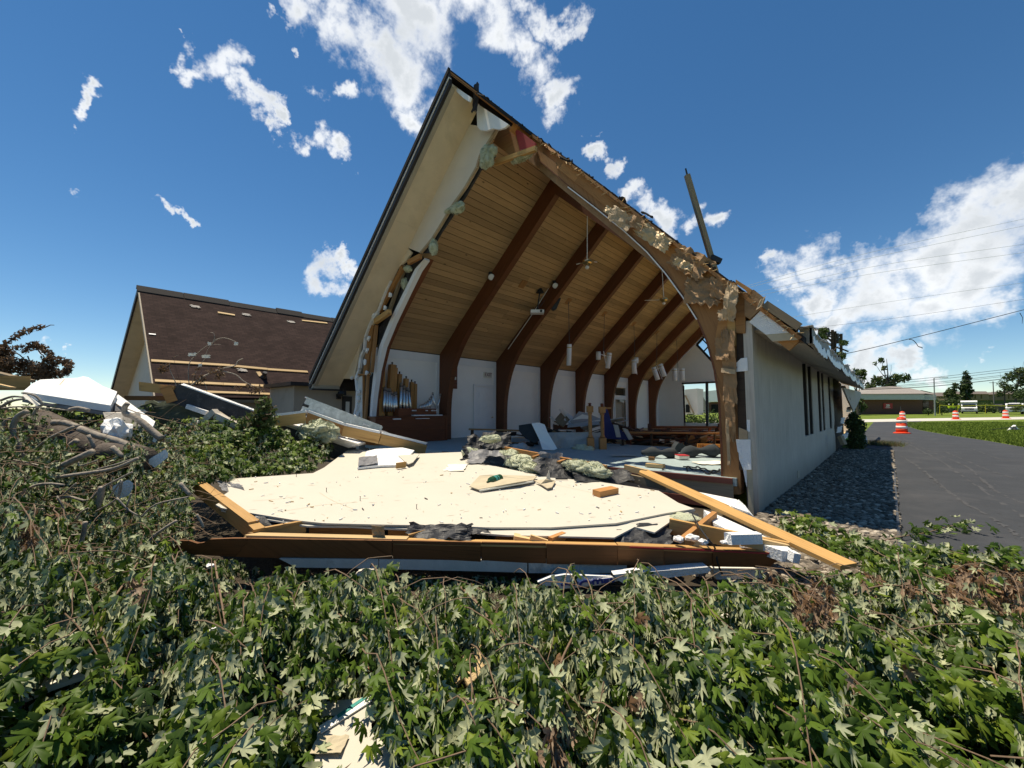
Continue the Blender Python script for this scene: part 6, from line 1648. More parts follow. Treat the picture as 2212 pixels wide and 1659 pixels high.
tree('thin dark tree at the far right above the pickup', 2195, 880, 795, 105, [(2180, 815, 10), (2200, 805, 12), (2210, 825, 12), (2185, 840, 10), (2205, 850, 12), (2215, 810, 12)], 800, .4, 8, bare=((2195, 830, 2190, 790), (2205, 820, 2212, 780)))
tree('bare twigged tree between pole and pickup', 2170, 880, 815, 120, [(2165, 830, 9), (2175, 842, 9), (2160, 850, 8)], 350, .35, 9, bare=((2168, 850, 2160, 805), (2172, 850, 2182, 808)))
tree('dark shrubby tree beside the office wall', 1858, 893, 850, 72, [(1852, 865, 10), (1858, 880, 12), (1848, 885, 8)], 500, .3, 10, tint=(0, .4))
def bushes():
    for i, (u, v, r, d, lbl, tt) in enumerate(((2034, 885, 10, 68, 'round shrub right of the street lamp planter', (0, .4)), (2005, 888, 8, 68, 'low shrub left of the street lamp planter', (0, .5)),
            (2020, 872, 14, 90, 'broken tree heap behind the street lamp', (.3, .9)), (2055, 868, 14, 95, 'bushy green heap behind the workers', (0, .6)), (2130, 878, 14, 80, 'weedy bush behind the box van', (.4, .8)), (2210, 850, 14, 90, 'dark bush above the pickup', (0, .4)), (2205, 880, 12, 70, 'pale green bush at the right edge', (.5, .8)))):
        c = at(u, v, d); rr = r / FOC * d; b = Vector((c.x, c.y, gz(c.x, c.y)))
        V, T = leafcloud([(tuple(c), rr), (tuple(c + RT * rr * .8 - Vector((0, 0, rr * .3))), rr * .7), (tuple(c - RT * rr * .8 - Vector((0, 0, rr * .3))), rr * .7)], 700, rr * .14, 50 + i, tt, .8)
        t = thing('bush', lbl, 'bush', b); leafobj('foliage', V, T, 'far_leaf', t)
        MB().tube([b, c], .08, .03, 5).build('stem', 'bark_dark', t)
    # weeds field
    r = np.random.default_rng(8); n = 9000
    d = r.uniform(92, 135, n); u = r.uniform(1990, 2400, n)
    P = np.array([at(uu, 885, dd)[:] for uu, dd in zip(u, d)]); P[:, 2] = [gz(x, y) for x, y, _ in P]
    h = r.uniform(.5, 1.5, n); a = r.uniform(0, 6.28, n); w = np.stack([np.cos(a), np.sin(a), 0 * a], 1) * r.uniform(.1, .25, n)[:, None]
    tp = P + np.stack([r.normal(0, .2, n), r.normal(0, .2, n), h], 1)
    V = np.stack([P - w, P + w, tp + w * .4, tp - w * .4], 1).reshape(-1, 3)
    leafobj('weeds', V, r.uniform(.35, .8, n), 'far_leaf', label='tall yellow green weeds on the lot behind the vehicles', cat='weeds', kind='stuff')
bushes()
def lawn_blades():
    r = np.random.default_rng(18); n = 26000
    P = []
    while len(P) < n:
        u = r.uniform(1960, 2230, 4000); v = 904 + 64 * r.random(4000) ** 1.4
        for uu, vv in zip(u, v):
            lim = np.interp(uu, [1966, 1985, 2054, 2130, 2211], [923, 929, 941, 952, 966])
            if 912 < vv < lim - .5: P.append(ong(uu, vv)[:])
    P = np.array(P[:n]); h = r.uniform(.04, .12, n); a = r.uniform(0, 6.28, n)
    w = np.stack([np.cos(a), np.sin(a), 0 * a], 1) * .02; tp = P + np.stack([r.normal(0, .04, n), r.normal(0, .04, n), h], 1)
    V = np.stack([P - w, P + w, tp + w * .2, tp - w * .2], 1).reshape(-1, 3)
    leafobj('grass', V, r.uniform(.45, .84, n), 'grass_blade', label='short mown grass of the lawn beside the drive', cat='grass', kind='stuff')
lawn_blades()
# --- wall end shrub, fallen bin, dry grass tuft, downed crossarm
def window_shrubs():
    for i, (x, y, r, yy, lbl) in enumerate(((1600, 1235, .75, 34.5, 'dark shrub outside the broken window, left of the steel post'), (1770, 1230, .95, 35.5, 'dark shrub outside the broken window, right of the steel post'))):
        c = ony(*zD(x, y), yy); b = Vector((c.x, c.y, gz(c.x, c.y)))
        t = thing('evergreen_shrub', lbl, 'shrub', b)
        V, T = leafcloud([(tuple(c), r), (tuple(c - Vector((.5, 0, .4))), r * .8), (tuple(c + Vector((.6, 0, -.4))), r * .8), (tuple(c - Vector((0, 0, .8))), r * .9)], 1600, .09, 160 + i, (0, .45)); leafobj('foliage', V, T, 'far_leaf', t)
        MB().tube([b, c], .06, .03, 5).build('stem', 'bark_dark', t)
window_shrubs()
def shrub_end():
    c = ony(*zF(450, 1000), 21.5); b = Vector((c.x, c.y, gz(c.x, c.y)))
    d = (c - EYE).dot(FW); A = lambda x, y: at(*zF(x, y), d)
    t = thing('evergreen_shrub', 'dark green evergreen shrub at the torn end of the side wall', 'shrub', b)
    cl = [(tuple(A(x, y)), r * .2063 / FOC * d) for x, y, r in ((430, 930, 60), (470, 1000, 75), (440, 1050, 70), (400, 980, 60), (500, 1050, 50), (420, 890, 35), (530, 1030, 20), (495, 960, 30), (450, 1110, 60), (490, 1120, 50), (420, 1110, 50), (450, 1190, 70), (500, 1180, 60), (410, 1180, 60), (460, 1250, 60))]
    V, T = leafcloud(cl, 5200, .05, 61, (.15, .62)); leafobj('foliage', V, T, 'far_leaf', t)
    MB().tube([b, c], .07, .03, 6).build('stem', 'bark_dark', t)
    p = ong(*zF(480, 1200)); d = (p - EYE).dot(FW)
    t = thing('torn_awning', 'dark green and white sheet metal piece crumpled at the foot of the shrub', 'metal sheet', p)
    MB().poly([at(*zF(x, y), d) for x, y in ((400, 1165), (430, 1105), (480, 1085), (555, 1095), (565, 1120), (430, 1190))], FH * .5).build('panel', 'bottle_green', t)
    MB().poly([at(*zF(x, y), d - .1) for x, y in ((430, 1195), (565, 1118), (580, 1205), (500, 1212), (420, 1205))], FH * .08).build('panel', 'white_metal', t)
    MB().poly([at(*zF(x, y), d - .06) for x, y in ((398, 1165), (430, 1100), (480, 1083), (485, 1095), (440, 1112), (412, 1170))], FH * .08).build('trim', 'white_metal', t)
    r = np.random.default_rng(5); P = []
    g = [ong(*zF(x, y)) for x, y in ((600, 1195), (700, 1200), (810, 1210))]; n = 1600
    k = r.integers(0, 3, n); P = np.array([q[:] for q in g])[k] + np.stack([r.normal(0, .28, n), r.normal(0, .35, n), 0 * k], 1)
    P[:, 0] = np.minimum(P[:, 0], .35)
    tp = P + np.stack([r.normal(0, .12, n), r.normal(0, .12, n), r.uniform(.05, .22, n)], 1); a = r.uniform(0, 6.28, n); w = np.stack([np.cos(a), np.sin(a), 0 * a], 1) * .008
    V = np.stack([P - w, P + w, tp + w * .3, tp - w * .3], 1).reshape(-1, 3)
    leafobj('dry_grass', V, r.uniform(.6, .95, n), 'far_leaf', label='dry grass tuft at the far end of the gravel strip', cat='grass', kind='stuff')
    p = ong(*zF(2110, 1050)); d = (p - EYE).dot(FW); A = lambda x, y, k=0: at(*zF(x, y), d + k)
    t = thing('downed_crossarm', 'broken white crossarm from the power line lying on the lawn', 'crossarm', p)
    MB().beam(A(2045, 1055), A(2115, 1000, .2), .12, .1).build('arm', 'white_metal', t); MB().beam(A(2110, 1000), A(2150, 1055, .2), .12, .1).build('arm', 'white_metal', t); MB().beam(A(2075, 1020), A(2160, 1040, .3), .1, .1).build('brace', 'galvanized', t)
    MB().lathe(A(2110, 1060), [(.1, 0), (.16, .12), (.1, .25)], 8).build('insulator', 'steel_dark', t)
    MB().tube(smoothcurve([A(1710, 1072), A(1880, 1040), A(2060, 1018), A(2130, 1008), A(2260, 1012)], 5), .02, .02, 5).build('fallen_wire', 'wire_black', None, 'thin black wire lying across the lawn to the white crossarm', 'wire')
shrub_end()

# ------------------------------------------------------------------ height of the leaf pile
ZR = [0.6, 1.6, 2.0, 2.5, 3.0, 3.4, 3.85, 4.5, 6.0, 7.5, 9.0]
LR = [-9, -6, -4.6, -3.4, -2.3, -1, 0.5, 2.5, 4, 5.5]
HT = np.array([
    [.10, .10, .10, .08, .06, .02, .02, .02, .02, .02],
    [.30, .30, .26, .22, .14, .05, .04, .04, .04, .04],
    [.50, .50, .42, .34, .22, .11, .10, .12, .10, .10],
    [.75, .72, .64, .54, .40, .28, .27, .26, .20, .16],
    [.95, .92, .82, .60, .42, .29, .30, .30, .24, .18],
    [1.08, 1.02, .90, .50, .24, .07, .09, .16, .20, .16],
    [1.18, 1.10, .90, .40, .12, .03, .03, .10, .14, .12],
    [1.45, 1.35, .92, .34, .12, .05, .03, .05, .10, .08],
    [1.68, 1.55, 1.00, .48, .12, .02, .0, .0, .02, .02],
    [1.75, 1.55, 1.28, 1.02, .35, .0, .0, .0, .0, .0],
    [1.50, 1.20, .95, .80, .30, .0, .0, .0, .0, .0]])
def heap_h(z, l):
    z = np.clip(np.asarray(z, float), ZR[0], ZR[-1]); l = np.clip(np.asarray(l, float), LR[0], LR[-1])
    i = np.clip(np.searchsorted(ZR, z) - 1, 0, len(ZR) - 2); j = np.clip(np.searchsorted(LR, l) - 1, 0, len(LR) - 2)
    za = np.array(ZR); la = np.array(LR)
    a = (z - za[i]) / (za[i + 1] - za[i]); b = (l - la[j]) / (la[j + 1] - la[j])
    h = HT[i, j] * (1 - a) * (1 - b) + HT[i + 1, j] * a * (1 - b) + HT[i, j + 1] * (1 - a) * b + HT[i + 1, j + 1] * a * b
    return h + .07 * np.sin(2.3 * l + 1.1 * z) * np.sin(1.7 * z - .6 * l + 1) + .04 * np.sin(5.1 * l - 2.2 * z)
fh = np.array(FH[:]); rt = np.array(RT[:])
def onheap(u, v, up=.1):
    d = 1.0; r = ray(u, v)
    for _ in range(400):
        p = EYE + r * d
        if p.z <= float(heap_h(p.dot(FH), p.dot(RT))) + up: break
        d += .02
    return EYE + r * d

# ================================================================== DEBRIS
pnl = (Vector((0, 0, 1)) - FH * .075 + RT * .02)
p0_ = Vector((0, 0, .17))
pnu = pnl.normalized()
def PL(u, v, off=0.0): return onpl(u, v, p0_ + pnu * off, pnu)
FD = 3.92                                    # distance of the header face
def fallen_wall():
    t = thing('fallen_wall', 'fallen gable wall section lying flat with cream drywall facing up', 'wall section', at(1000, 1215, 4.2))
    crack = [(478, 1097), (547, 1109), (640, 1124), (700, 1130), (822, 1133), (950, 1135), (1050, 1139), (1190, 1139), (1330, 1130), (1440, 1108), (1500, 1099)]
    main = [(490, 1046), (503, 1034), (590, 1028), (676, 1022), (700, 1010), (758, 967), (775, 971), (823, 975), (905, 980), (1006, 976), (1030, 992), (1060, 1005), (1128, 1019), (1190, 1032), (1282, 1039), (1371, 1052), (1423, 1060), (1465, 1086), (1500, 1099)]
    back = [(466, 1090), (488, 1079), (482, 1070), (494, 1062)]
    P = [PL(*p) for p in main] + [PL(*p, -.0) for p in crack[::-1][1:]] + [PL(*p) for p in back]
    MB().poly(P, -pnu * .016).build('drywall_sheet', 'drywall', t)
    lip = [(1502, 1101), (1476, 1117), (1446, 1128), (1414, 1150), (1371, 1138), (1327, 1161), (1250, 1159), (1096, 1156), (962, 1146), (835, 1141), (760, 1137), (664, 1136), (600, 1126), (547, 1117), (478, 1102)]
    MB().poly([PL(*p, -.02) for p in crack] + [PL(*p, -.035) for p in lip], -pnu * .016).build('drywall_sheet', 'drywall', t)
    # paper-torn patches, gouges and nails on the face
    mb = MB(); rnd = random.Random(6)
    for i in range(170):
        u, v = rnd.uniform(520, 1400), rnd.uniform(1000, 1130)
        if v < 1035 and not 720 < u < 1100: continue
        c = PL(u, v, .0015); a = rnd.uniform(0, 3.1); l = rnd.uniform(.006, .06); w = rnd.uniform(.002, .010)
        d = RT * math.cos(a) + FH * math.sin(a) * .8; d = d - pnu * d.dot(pnu); s_ = pnu.cross(d).normalized()
        i0 = mb.add((c - d * l, c - s_ * w, c + d * l, c + s_ * w)); mb.face((i0, i0+1, i0+2, i0+3))
    mb.build('gouge', 'gouged_paper', t, recalc=False, kind='stuff')
    mb = MB()
    for u, v in ((705, 1063), (778, 1082), (1010, 1150), (640, 1030), (900, 1100)):
        c = PL(u, v); mb.tube([c, c + Vector((0, 0, .05))], .004, .004, 5).lathe(c + Vector((0, 0, .05)), [(.008, 0), (.008, .003)], 6)
    mb.build('nail', 'steel_dark', t)
    mb = MB()
    for pts in ([(600, 1132 - 26), (652, 1098), (700, 1090), (772, 1085)], [(545, 1082), (600, 1078), (640, 1072)], [(690, 1064), (720, 1082), (765, 1100)], [(870, 1044), (960, 1040)], [(1200, 1047), (1260, 1060), (1285, 1066)]):
        q = smoothcurve([PL(u, v, .001) for u, v in pts], 5)
        for a, b in zip(q, q[1:]):
            s_ = pnu.cross(b - a).normalized() * .0035; mb.quad(a - s_, b - s_, b + s_, a + s_)
    mb.build('crack', 'drywall_back', t, recalc=False)
    # header: pieces of plywood faced beam, butt joints between them
    tops = [(540, 1163), (847, 1168), (1039, 1172), (1180, 1175), (1334, 1179), (1435, 1183), (1540, 1187), (1701, 1196)]
    bots = [(508, 1203), (847, 1212), (1039, 1215), (1180, 1218), (1334, 1221), (1435, 1223), (1540, 1224), (1660, 1226)]
    tilt = Vector((0, 0, -1)).normalized()
    def HP(u, v): return at(u, v, FD + (v - 1190) * .0019 - (u - 1106) * .00012)
    for i in range(7):
        a, b, c, d = HP(*tops[i]), HP(*tops[i + 1]), HP(*bots[i + 1]), HP(*bots[i])
        e = (b - a).normalized() * .003; off = FH * (.006 * (i % 3))
        MB().poly([a + e + off, b - e + off, c - e + off, d + e + off], FH * .025, uvdir=(a, (b - a).normalized(), (a - d).normalized())).build('header_board', 'header_ply', t)
    spl = [(331, 1190), (350, 1178), (384, 1168), (408, 1168), (426, 1174), (440, 1172), (453, 1165), (500, 1163), (540, 1163), (508, 1203), (450, 1200), (400, 1196)]
    q = [HP(*p) for p in spl]; MB().poly(q, FH * .03, uvdir=(q[0], RT, UP)).build('splintered_end', 'header_ply', t)
    # top board of the header, bright sawn edge
    def top(u0, v0, u1, v1, w, th, mat, name='header_plate', k=.02, j0=0, j1=0):
        a = HP(u0, v0) + FH * (w / 2 + k); b = HP(u1, v1) + FH * (w / 2 + k)
        MB().beam(a - Vector((0, 0, th / 2)), b - Vector((0, 0, th / 2)), w, th, jag0=j0, jag1=j1).build(name, mat, t)
    top(512, 1158, 876, 1167, .10, .035, 'pine_pale', k=.03, j0=.12); top(850, 1169, 1335, 1180, .09, .035, 'pine'); top(1337, 1179, 1700, 1195, .09, .035, 'pine')
    MB().beam(HP(1360, 1182) - FH * .004, HP(1700, 1197) - FH * .004, .006, .012).build('red_stripe', 'red', t)
    # studs seen between header and sheet
    def stud(p, q, w=.04, th=.12, mat='lumber_orange', o0=-.08, o1=-.08, name='stud', **k):
        MB().beam(PL(*p, o0), PL(*q, o1), w, th, up=pnu, **k).build(name, mat, t)
    stud((427, 1050), (548, 1143), .10, .16, 'pine', -.02, -.07)
    stud((524, 1124), (560, 1158), .10, .15, 'pine', -.06, -.10)
    stud((556, 1155), (660, 1136), .04, .12, 'pine', -.10, -.06); stud((884, 1165), (925, 1152), .04, .10, 'pine', -.10, -.06)
    stud((1110, 1160), (1180, 1173), .09, .05, 'pine_pale', -.05, -.10); stud((1145, 1160), (1182, 1172), .03, .05, 'pine_pale', -.03, -.08)
    stud((1188, 1172), (1218, 1160), .05, .10, 'lumber_orange', -.08, -.08)
    for a, b in (((670, 1148), (818, 1152)), ((840, 1152), (1000, 1158)), ((1070, 1163), (1340, 1166))): stud(a, b, .05, .12, 'lumber_orange', -.16, -.16, 'nailer')
    stud((1446, 1136), (1704, 1190), .045, .16, 'pine', -.05, -.08); stud((1544, 1118), (1474, 1176), .05, .14, 'lumber_orange', -.02, -.10); stud((1600, 1166), (1702, 1188), .045, .10, 'pine_pale', .0, -.06)
    stud((1540, 1092), (1600, 1140), .05, .14, 'old_wood', -.12, -.12)
    # felt inside the cavity
    for c, ux, uy, sd, mt in (((1390, 1160), 60, 14, 1, 'felt'), ((620, 1132), 70, 9, 2, 'felt'), ((1010, 1158), 60, 9, 3, 'felt'), ((1470, 1130), 40, 14, 4, 'felt')):
        o = PL(*c, -.10); MB().sheet(o, PL(c[0] + ux, c[1], -.10) - o, PL(c[0], c[1] - uy, -.10) - o, .09, 12, sd, 4, .2, .004).build('felt_lining', mt, t, recalc=False)
    o = PL(950, 1151, -.03); MB().sheet(o, PL(1020, 1153, -.02) - o, Vector((0, 0, .06)) + FH * .06, .05, 12, 8, 8, .3, .004).build('felt_lining', 'felt', t, recalc=False)
    o = PL(500, 1056, -.02); MB().sheet(o, PL(528, 1062, -.02) - o, PL(492, 1044, .0) - o, .05, 10, 9, 5, .3, .004).build('felt_lining', 'felt_grey', t, recalc=False)
    o = PL(819, 1150, -.02); MB().sheet(o, RT * .06, Vector((0, 0, .08)) - FH * .02, .03, 8, 10, 9, .5, .004).build('torn_flap', 'kraft_pale', t, recalc=False)
    for (c, r, sd) in (((1495, 1162), .035, 1), ((1465, 1165), .03, 2), ((1520, 1170), .025, 3), ((1565, 1172), .02, 4)):
        MB().lump(PL(*c, .0), (r * 1.6, r, r), .5, sd, 2, 2).build('foam_crumb', 'foam', t, recalc=False)
    MB().lump(PL(1480, 1125, -.06), (.18, .14, .07), .45, 5, 3, 2.2).build('insulation_clump', 'insulation', t, smooth=True, recalc=False)
    # foam boards under the header
    def fo(a, b, c, d, mat='foam_dirty', k=.06, th=.10, name='foam_strip'):
        q = [at(u, v, FD + k) for u, v in (a, b, c, d)]
        MB().poly(q, FH * th).build(name, mat, t)
    fo((603, 1207), (817, 1208), (817, 1228), (640, 1226)); fo((819, 1208), (1139, 1212), (1139, 1237), (819, 1229)); fo((1142, 1213), (1354, 1219), (1354, 1238), (1142, 1238))
    fo((1538, 1227), (1658, 1228), (1650, 1250), (1548, 1252), 'foam_dirty', .05)
    MB().lump(at(796, 1240, FD + .15), (.13, .10, .05), .4, 31, 3, 2.4).build('foam_crumb', 'foam_dirty', t, recalc=False)
    # foam and boards along the right end
    MB().poly([PL(*p, -.02) for p in ((1520, 1101), (1545, 1110), (1700, 1180), (1716, 1192), (1690, 1190), (1600, 1160), (1540, 1128))], -pnu * .1).build('foam_strip', 'foam', t)
    MB().beam(at(1716, 1192, 3.72), at(1712, 1212, 3.72), .06, .09, up=-FH).build('foam_strip', 'foam', t)
    q = PL(1595, 1160, .04); MB().beam(q - RT * .14 - FH * .05, q + RT * .20 - FH * .02, .09, .09, jag0=.04, jag1=.03).build('foam_block', 'foam', t)
    # wire looping over the header
    w = [PL(1496, 1112, .10), PL(1512, 1140, .06), PL(1530, 1165, .04), at(1545, 1185, FD - .02), at(1550, 1215, FD - .03), at(1560, 1240, FD)]
    MB().tube(smoothcurve(w, 5), .008, .008, 6).build('wire', 'wire_black', t)
fallen_wall()
def lettered_foam():
    d = FD - .12
    t = thing('foam_board', 'white foam board with blue printed lettering sticking out under the fallen wall', 'foam board', at(1300, 1260, d))
    A = lambda x, y, k=0: at(*zJ(x, y), d + k)
    MB().poly([A(1365, 1420), A(1480, 1375), A(1600, 1355), A(2010, 1372), A(2070, 1410), A(1900, 1448), A(1580, 1482), A(1530, 1450), A(1420, 1455)], FH * .05).build('board', 'foam', t)
    MB().poly([A(1530, 1440, -.01), A(2015, 1378, -.01), A(2065, 1412, -.01), A(1565, 1480, -.01)], FH * .008).build('printed_face', 'white_trim', t)
    mb = MB()
    def stroke(pts, w=.011):
        q = smoothcurve([A(x, y, -.016) for x, y in pts], 4)
        for a, b in zip(q, q[1:]):
            s_ = FW.cross(b - a).normalized() * w; mb.poly([a - s_, b - s_, b + s_, a + s_], FW * .004)
    stroke([(1568, 1446), (1610, 1436), (1645, 1440), (1662, 1460)]); stroke([(1680, 1452), (1690, 1430), (1720, 1424)])
    stroke([(1735, 1452), (1745, 1425), (1775, 1412), (1810, 1415), (1830, 1442)]); stroke([(1850, 1444), (1845, 1405)]); stroke([(1850, 1410), (1880, 1400), (1890, 1438)]); stroke([(1893, 1408), (1920, 1396), (1932, 1434)])
    stroke([(1955, 1430), (1950, 1392)]); stroke([(1978, 1428), (1972, 1390)]); stroke([(1995, 1388), (2030, 1420)])
    mb.build('lettering', 'blue_ink', t, recalc=False)
lettered_foam()
def foam_loose(lbl, win, pts, d, th=.12, mat='foam'):
    q = [at(*win(x, y), d) for x, y in pts]
    MB().poly(q, FH * th).build('foam_slab', mat, None, lbl, 'foam board')
foam_loose('short bluish white foam slab beside the lettered foam board', zK, [(255, 1245), (500, 1216), (520, 1290), (345, 1322), (290, 1290)], FD - .18, .10)
foam_loose('long sloping foam slab under the right part of the fallen wall', zK, [(505, 1224), (1080, 1178), (1108, 1200), (1080, 1228), (520, 1300)], FD - .10, .12)
# things lying on the drywall
def crumbs():
    r = random.Random(61)
    for nm, mt, lbl, k in (('wood_chips', 'pine_pale', 'small wood chips strewn over the cream wall', 26), ('foam_bits', 'foam', 'tiny white foam bits strewn over the cream wall and header', 90), ('black_bits', 'felt', 'black felt crumbs strewn over the cream wall', 8)):
        mb = MB()
        for i in range(k):
            u, v = r.uniform(540, 1420), r.uniform(985, 1128)
            if v < 1030 and not 760 < u < 1060: v = r.uniform(1040, 1120)
            c = PL(u, v, .008); a = r.uniform(0, 6.3); l = r.uniform(.006, .03); d = Vector((math.cos(a), math.sin(a), r.uniform(-.1, .3))) * l
            mb.beam(c - d, c + d, r.uniform(.005, .014), r.uniform(.004, .012), rnd=r)
        mb.build(nm, mt, None, lbl, 'debris', kind='stuff', recalc=False)
crumbs()
def flap():
    pts = [(1014, 1052), (1036, 1029), (1060, 1027), (1160, 1030), (1152, 1038), (1120, 1043), (1034, 1059)]
    t = thing('drywall_flap', 'torn tan flap of drywall paper lying on the cream wall', 'drywall piece', PL(1060, 1045))
    MB().poly([PL(*p, .03 + .02 * (i % 3)) for i, p in enumerate(pts)], pnu * .012).build('sheet', 'drywall_back', t)
    MB().beam(PL(1036, 1060, .03), PL(1152, 1040, .05), .015, .02, up=pnu).build('rolled_edge', 'paper', t)
    c = PL(1175, 1048, .06)
    MB().poly([PL(*p, .03 + .05 * (i in (1, 2))) for i, p in enumerate([(1153, 1039), (1178, 1037), (1180, 1034), (1186, 1036), (1200, 1040), (1192, 1054), (1182, 1056), (1168, 1047)])], pnu * .01).build('torn_star', 'drywall_back', t)
    MB().poly([PL(1178, 1040, .05), PL(1190, 1039, .05), PL(1186, 1037, .06) + Vector((0, 0, .14))], FH * .02).build('torn_spike', 'drywall', t)
flap()
def bottle():
    a, b = PL(1057, 1040, .07), PL(1080, 1033, .07); ax = (b - a)
    t = thing('green_bottle', 'squat green bottle with a pale striped label on the torn drywall flap', 'bottle', a)
    MB().lathe(a, [(.012, -.05), (.014, 0), (.05, .02), (.058, .06), (.058, ax.length), (.04, ax.length + .02)], 14, ax).build('glass', 'bottle_green', t, smooth=False)
    MB().lathe(a, [(.0595, .09), (.0595, .13)], 14, ax).lathe(a, [(.0595, .15), (.0595, .17)], 14, ax).build('label_band', 'teal', t)
bottle()
a, b = PL(1288, 1066, .04), PL(1328, 1058, .04)
MB().beam(a, b, .13, .075, up=pnu).build('brick', 'lumber_orange', None, 'orange wood block alone on the right part of the cream wall', 'wood block')
MB().tube([PL(1200, 1034, .02), PL(1226, 1034, .02)], .012, .012, 8).build('marker_pen', 'black_plastic', None, 'short black stick lying behind the torn drywall star', 'stick')
# white insulation board patch and broken wood corner at the back-left of the sheet
def patch():
    t = thing('foam_patch', 'bright white foam sheet lying on the upper left of the cream wall', 'foam board', PL(830, 995))
    MB().poly([PL(*p, .012) for p in ((772, 1014), (786, 998), (792, 978), (820, 971), (870, 970), (895, 976), (880, 992), (884, 1003), (868, 1008), (823, 1009))], pnu * .03).build('sheet', 'foam', t)
    o = PL(795, 996, .06); MB().sheet(o, PL(815, 994, .06) - o, PL(795, 988, .06) - o, .03, 8, 2, 8, .4, .004).build('wrinkled_foil', 'felt_grey', t, recalc=False)
    MB().beam(PL(856, 1006, .06), PL(878, 1003, .06), .03, .09, up=pnu, jag1=.03).build('wood_corner', 'pine', t)
    MB().poly([PL(*p, .05) for p in ((860, 985), (906, 982), (892, 1000), (882, 1004), (872, 996))], pnu * .012).build('paper_flap', 'drywall', t)
    MB().sheet(PL(985, 1010, .01), RT * .16, FH * .25 + Vector((0, 0, .02)), .01, 6, 4, 3, .3, .004).build('paper_scrap', 'paper', t, recalc=False)
patch()
def heap(name, lbl, cat, parts):
    o0 = None
    t = thing(name, lbl, cat, PL(parts[0][0], parts[0][1]))
    for i, (u, v, kind, rx, rz, mt, off) in enumerate(parts):
        c = PL(u, v, off)
        if kind == 'l': MB().lump(c, (rx, rx * .8, rz), .5, u * .1, 3, 1.8).fuzz(c, (rx, rx * .8, rz), 380, rx * .28, u).build('clump', mt, t, smooth=True, recalc=False)
        else: MB().sheet(c, RT * rx + FH * .1, FH * rx * .5 + Vector((0, 0, rz * .7)), rz * .65, 18, u * .13, 2.5, .25, .004).build('crumpled_sheet', mt, t, recalc=False)
heap('roofing_felt_heap', 'black crumpled roofing felt heap at the back edge of the cream wall', 'felt heap', [(1055, 968, 's', .42, .30, 'felt', .14), (1075, 990, 's', .50, .14, 'felt_grey', .05), (1035, 982, 's', .30, .18, 'felt', .06), (1070, 955, 's', .26, .22, 'felt', .26), (1100, 1000, 's', .42, .10, 'felt', .02)])
heap('insulation_heap', 'pale yellow green insulation heap behind the cream wall, left of two', 'insulation', [(1130, 1000, 'l', .30, .10, 'insulation', .05), (1105, 985, 'l', .26, .10, 'insulation', .05), (1155, 1012, 'l', .26, .09, 'insulation', .03), (1018, 982, 'l', .15, .11, 'insulation', .05), (1060, 948, 'l', .18, .06, 'insulation', .42)])
heap('roofing_felt_heap', 'long low heap of black felt running to the chancel step', 'felt heap', [(1205, 1014, 's', .36, .16, 'felt', .05), (1245, 1020, 's', .45, .12, 'felt', .03), (1300, 1030, 's', .45, .09, 'felt', .02), (1188, 1000, 's', .22, .20, 'felt_grey', .12)])
heap('insulation_heap', 'cream insulation heap on the felt, right of two', 'insulation', [(1270, 1012, 'l', .26, .09, 'insulation', .12), (1245, 1004, 'l', .20, .07, 'insulation', .16), (1295, 1022, 'l', .18, .06, 'insulation', .08)])
def back_frame():
    t = thing('stud_frame', 'orange stud frame with blocking behind the insulation heaps', 'framing', PL(1200, 1000))
    def b(p, q, w, th, mat='lumber_orange', o=.10): MB().beam(PL(*p, o), PL(*q, o), w, th, up=pnu).build('stud', mat, t)
    b((1085, 974), (1310, 1018), .05, .18); b((1100, 984), (1300, 1026), .05, .14, 'pine', .02); b((1150, 995), (1172, 988), .05, .14); b((1205, 1006), (1228, 998), .05, .14); b((1245, 1014), (1265, 1008), .05, .14)
    b((1350, 1010), (1400, 1022), .05, .10, 'pine_pale', .0); b((1310, 1022), (1440, 1050), .05, .12, 'old_wood', -.02)
back_frame()
def plank():
    a = at(1385, 1018, 6.5); b = at(1833, 1224, 3.52)
    m_ = a.lerp(b, .56)
    t = thing('long_plank', 'long golden split plank slanting from the chancel down to the leaves', 'plank', b)
    sd = (b - a).normalized().cross(Vector((0, 0, 1))).normalized()
    MB().beam(a, b, .185, .04, up=(0.05, -.06, 1), jag0=.10, rnd=random.Random(3)).build('board', 'pine', t)
    MB().beam(a - sd * .105 + Vector((0, 0, .004)), m_ - sd * .105 + Vector((0, 0, .004)), .025, .036, up=(0.05, -.06, 1), jag1=.15).build('split_strip', 'pine', t)
plank()
def white_edge():
    t = thing('white_sheet', 'white bent sheet lying under the long plank at the wall corner', 'sheet', at(1600, 1080, 5.6))
    q = [at(*zK(x, y), d) for x, y, d in ((1000, 525, 6.6), (1330, 590, 6.2), (1370, 640, 6.0), (1480, 740, 5.6), (1250, 650, 5.8), (1080, 570, 6.3))]
    MB().poly(q, (0, 0, -.03)).build('sheet', 'white_trim', t)
    q = [at(*zK(x, y), d) for x, y, d in ((1280, 640, 5.7), (1345, 590, 5.9), (1400, 640, 5.8), (1480, 740, 5.4), (1430, 700, 5.4), (1300, 655, 5.6))]
    MB().poly(q, (0, 0, -.02)).build('bent_edge', 'foam', t)
    MB().poly([at(*zK(x, y), d) for x, y, d in ((1200, 790, 5.2), (1430, 880, 4.9), (1600, 975, 4.6), (1500, 960, 4.6), (1300, 880, 4.9))], (0, 0, -.02)).build('sheet', 'white_trim', t)
white_edge()
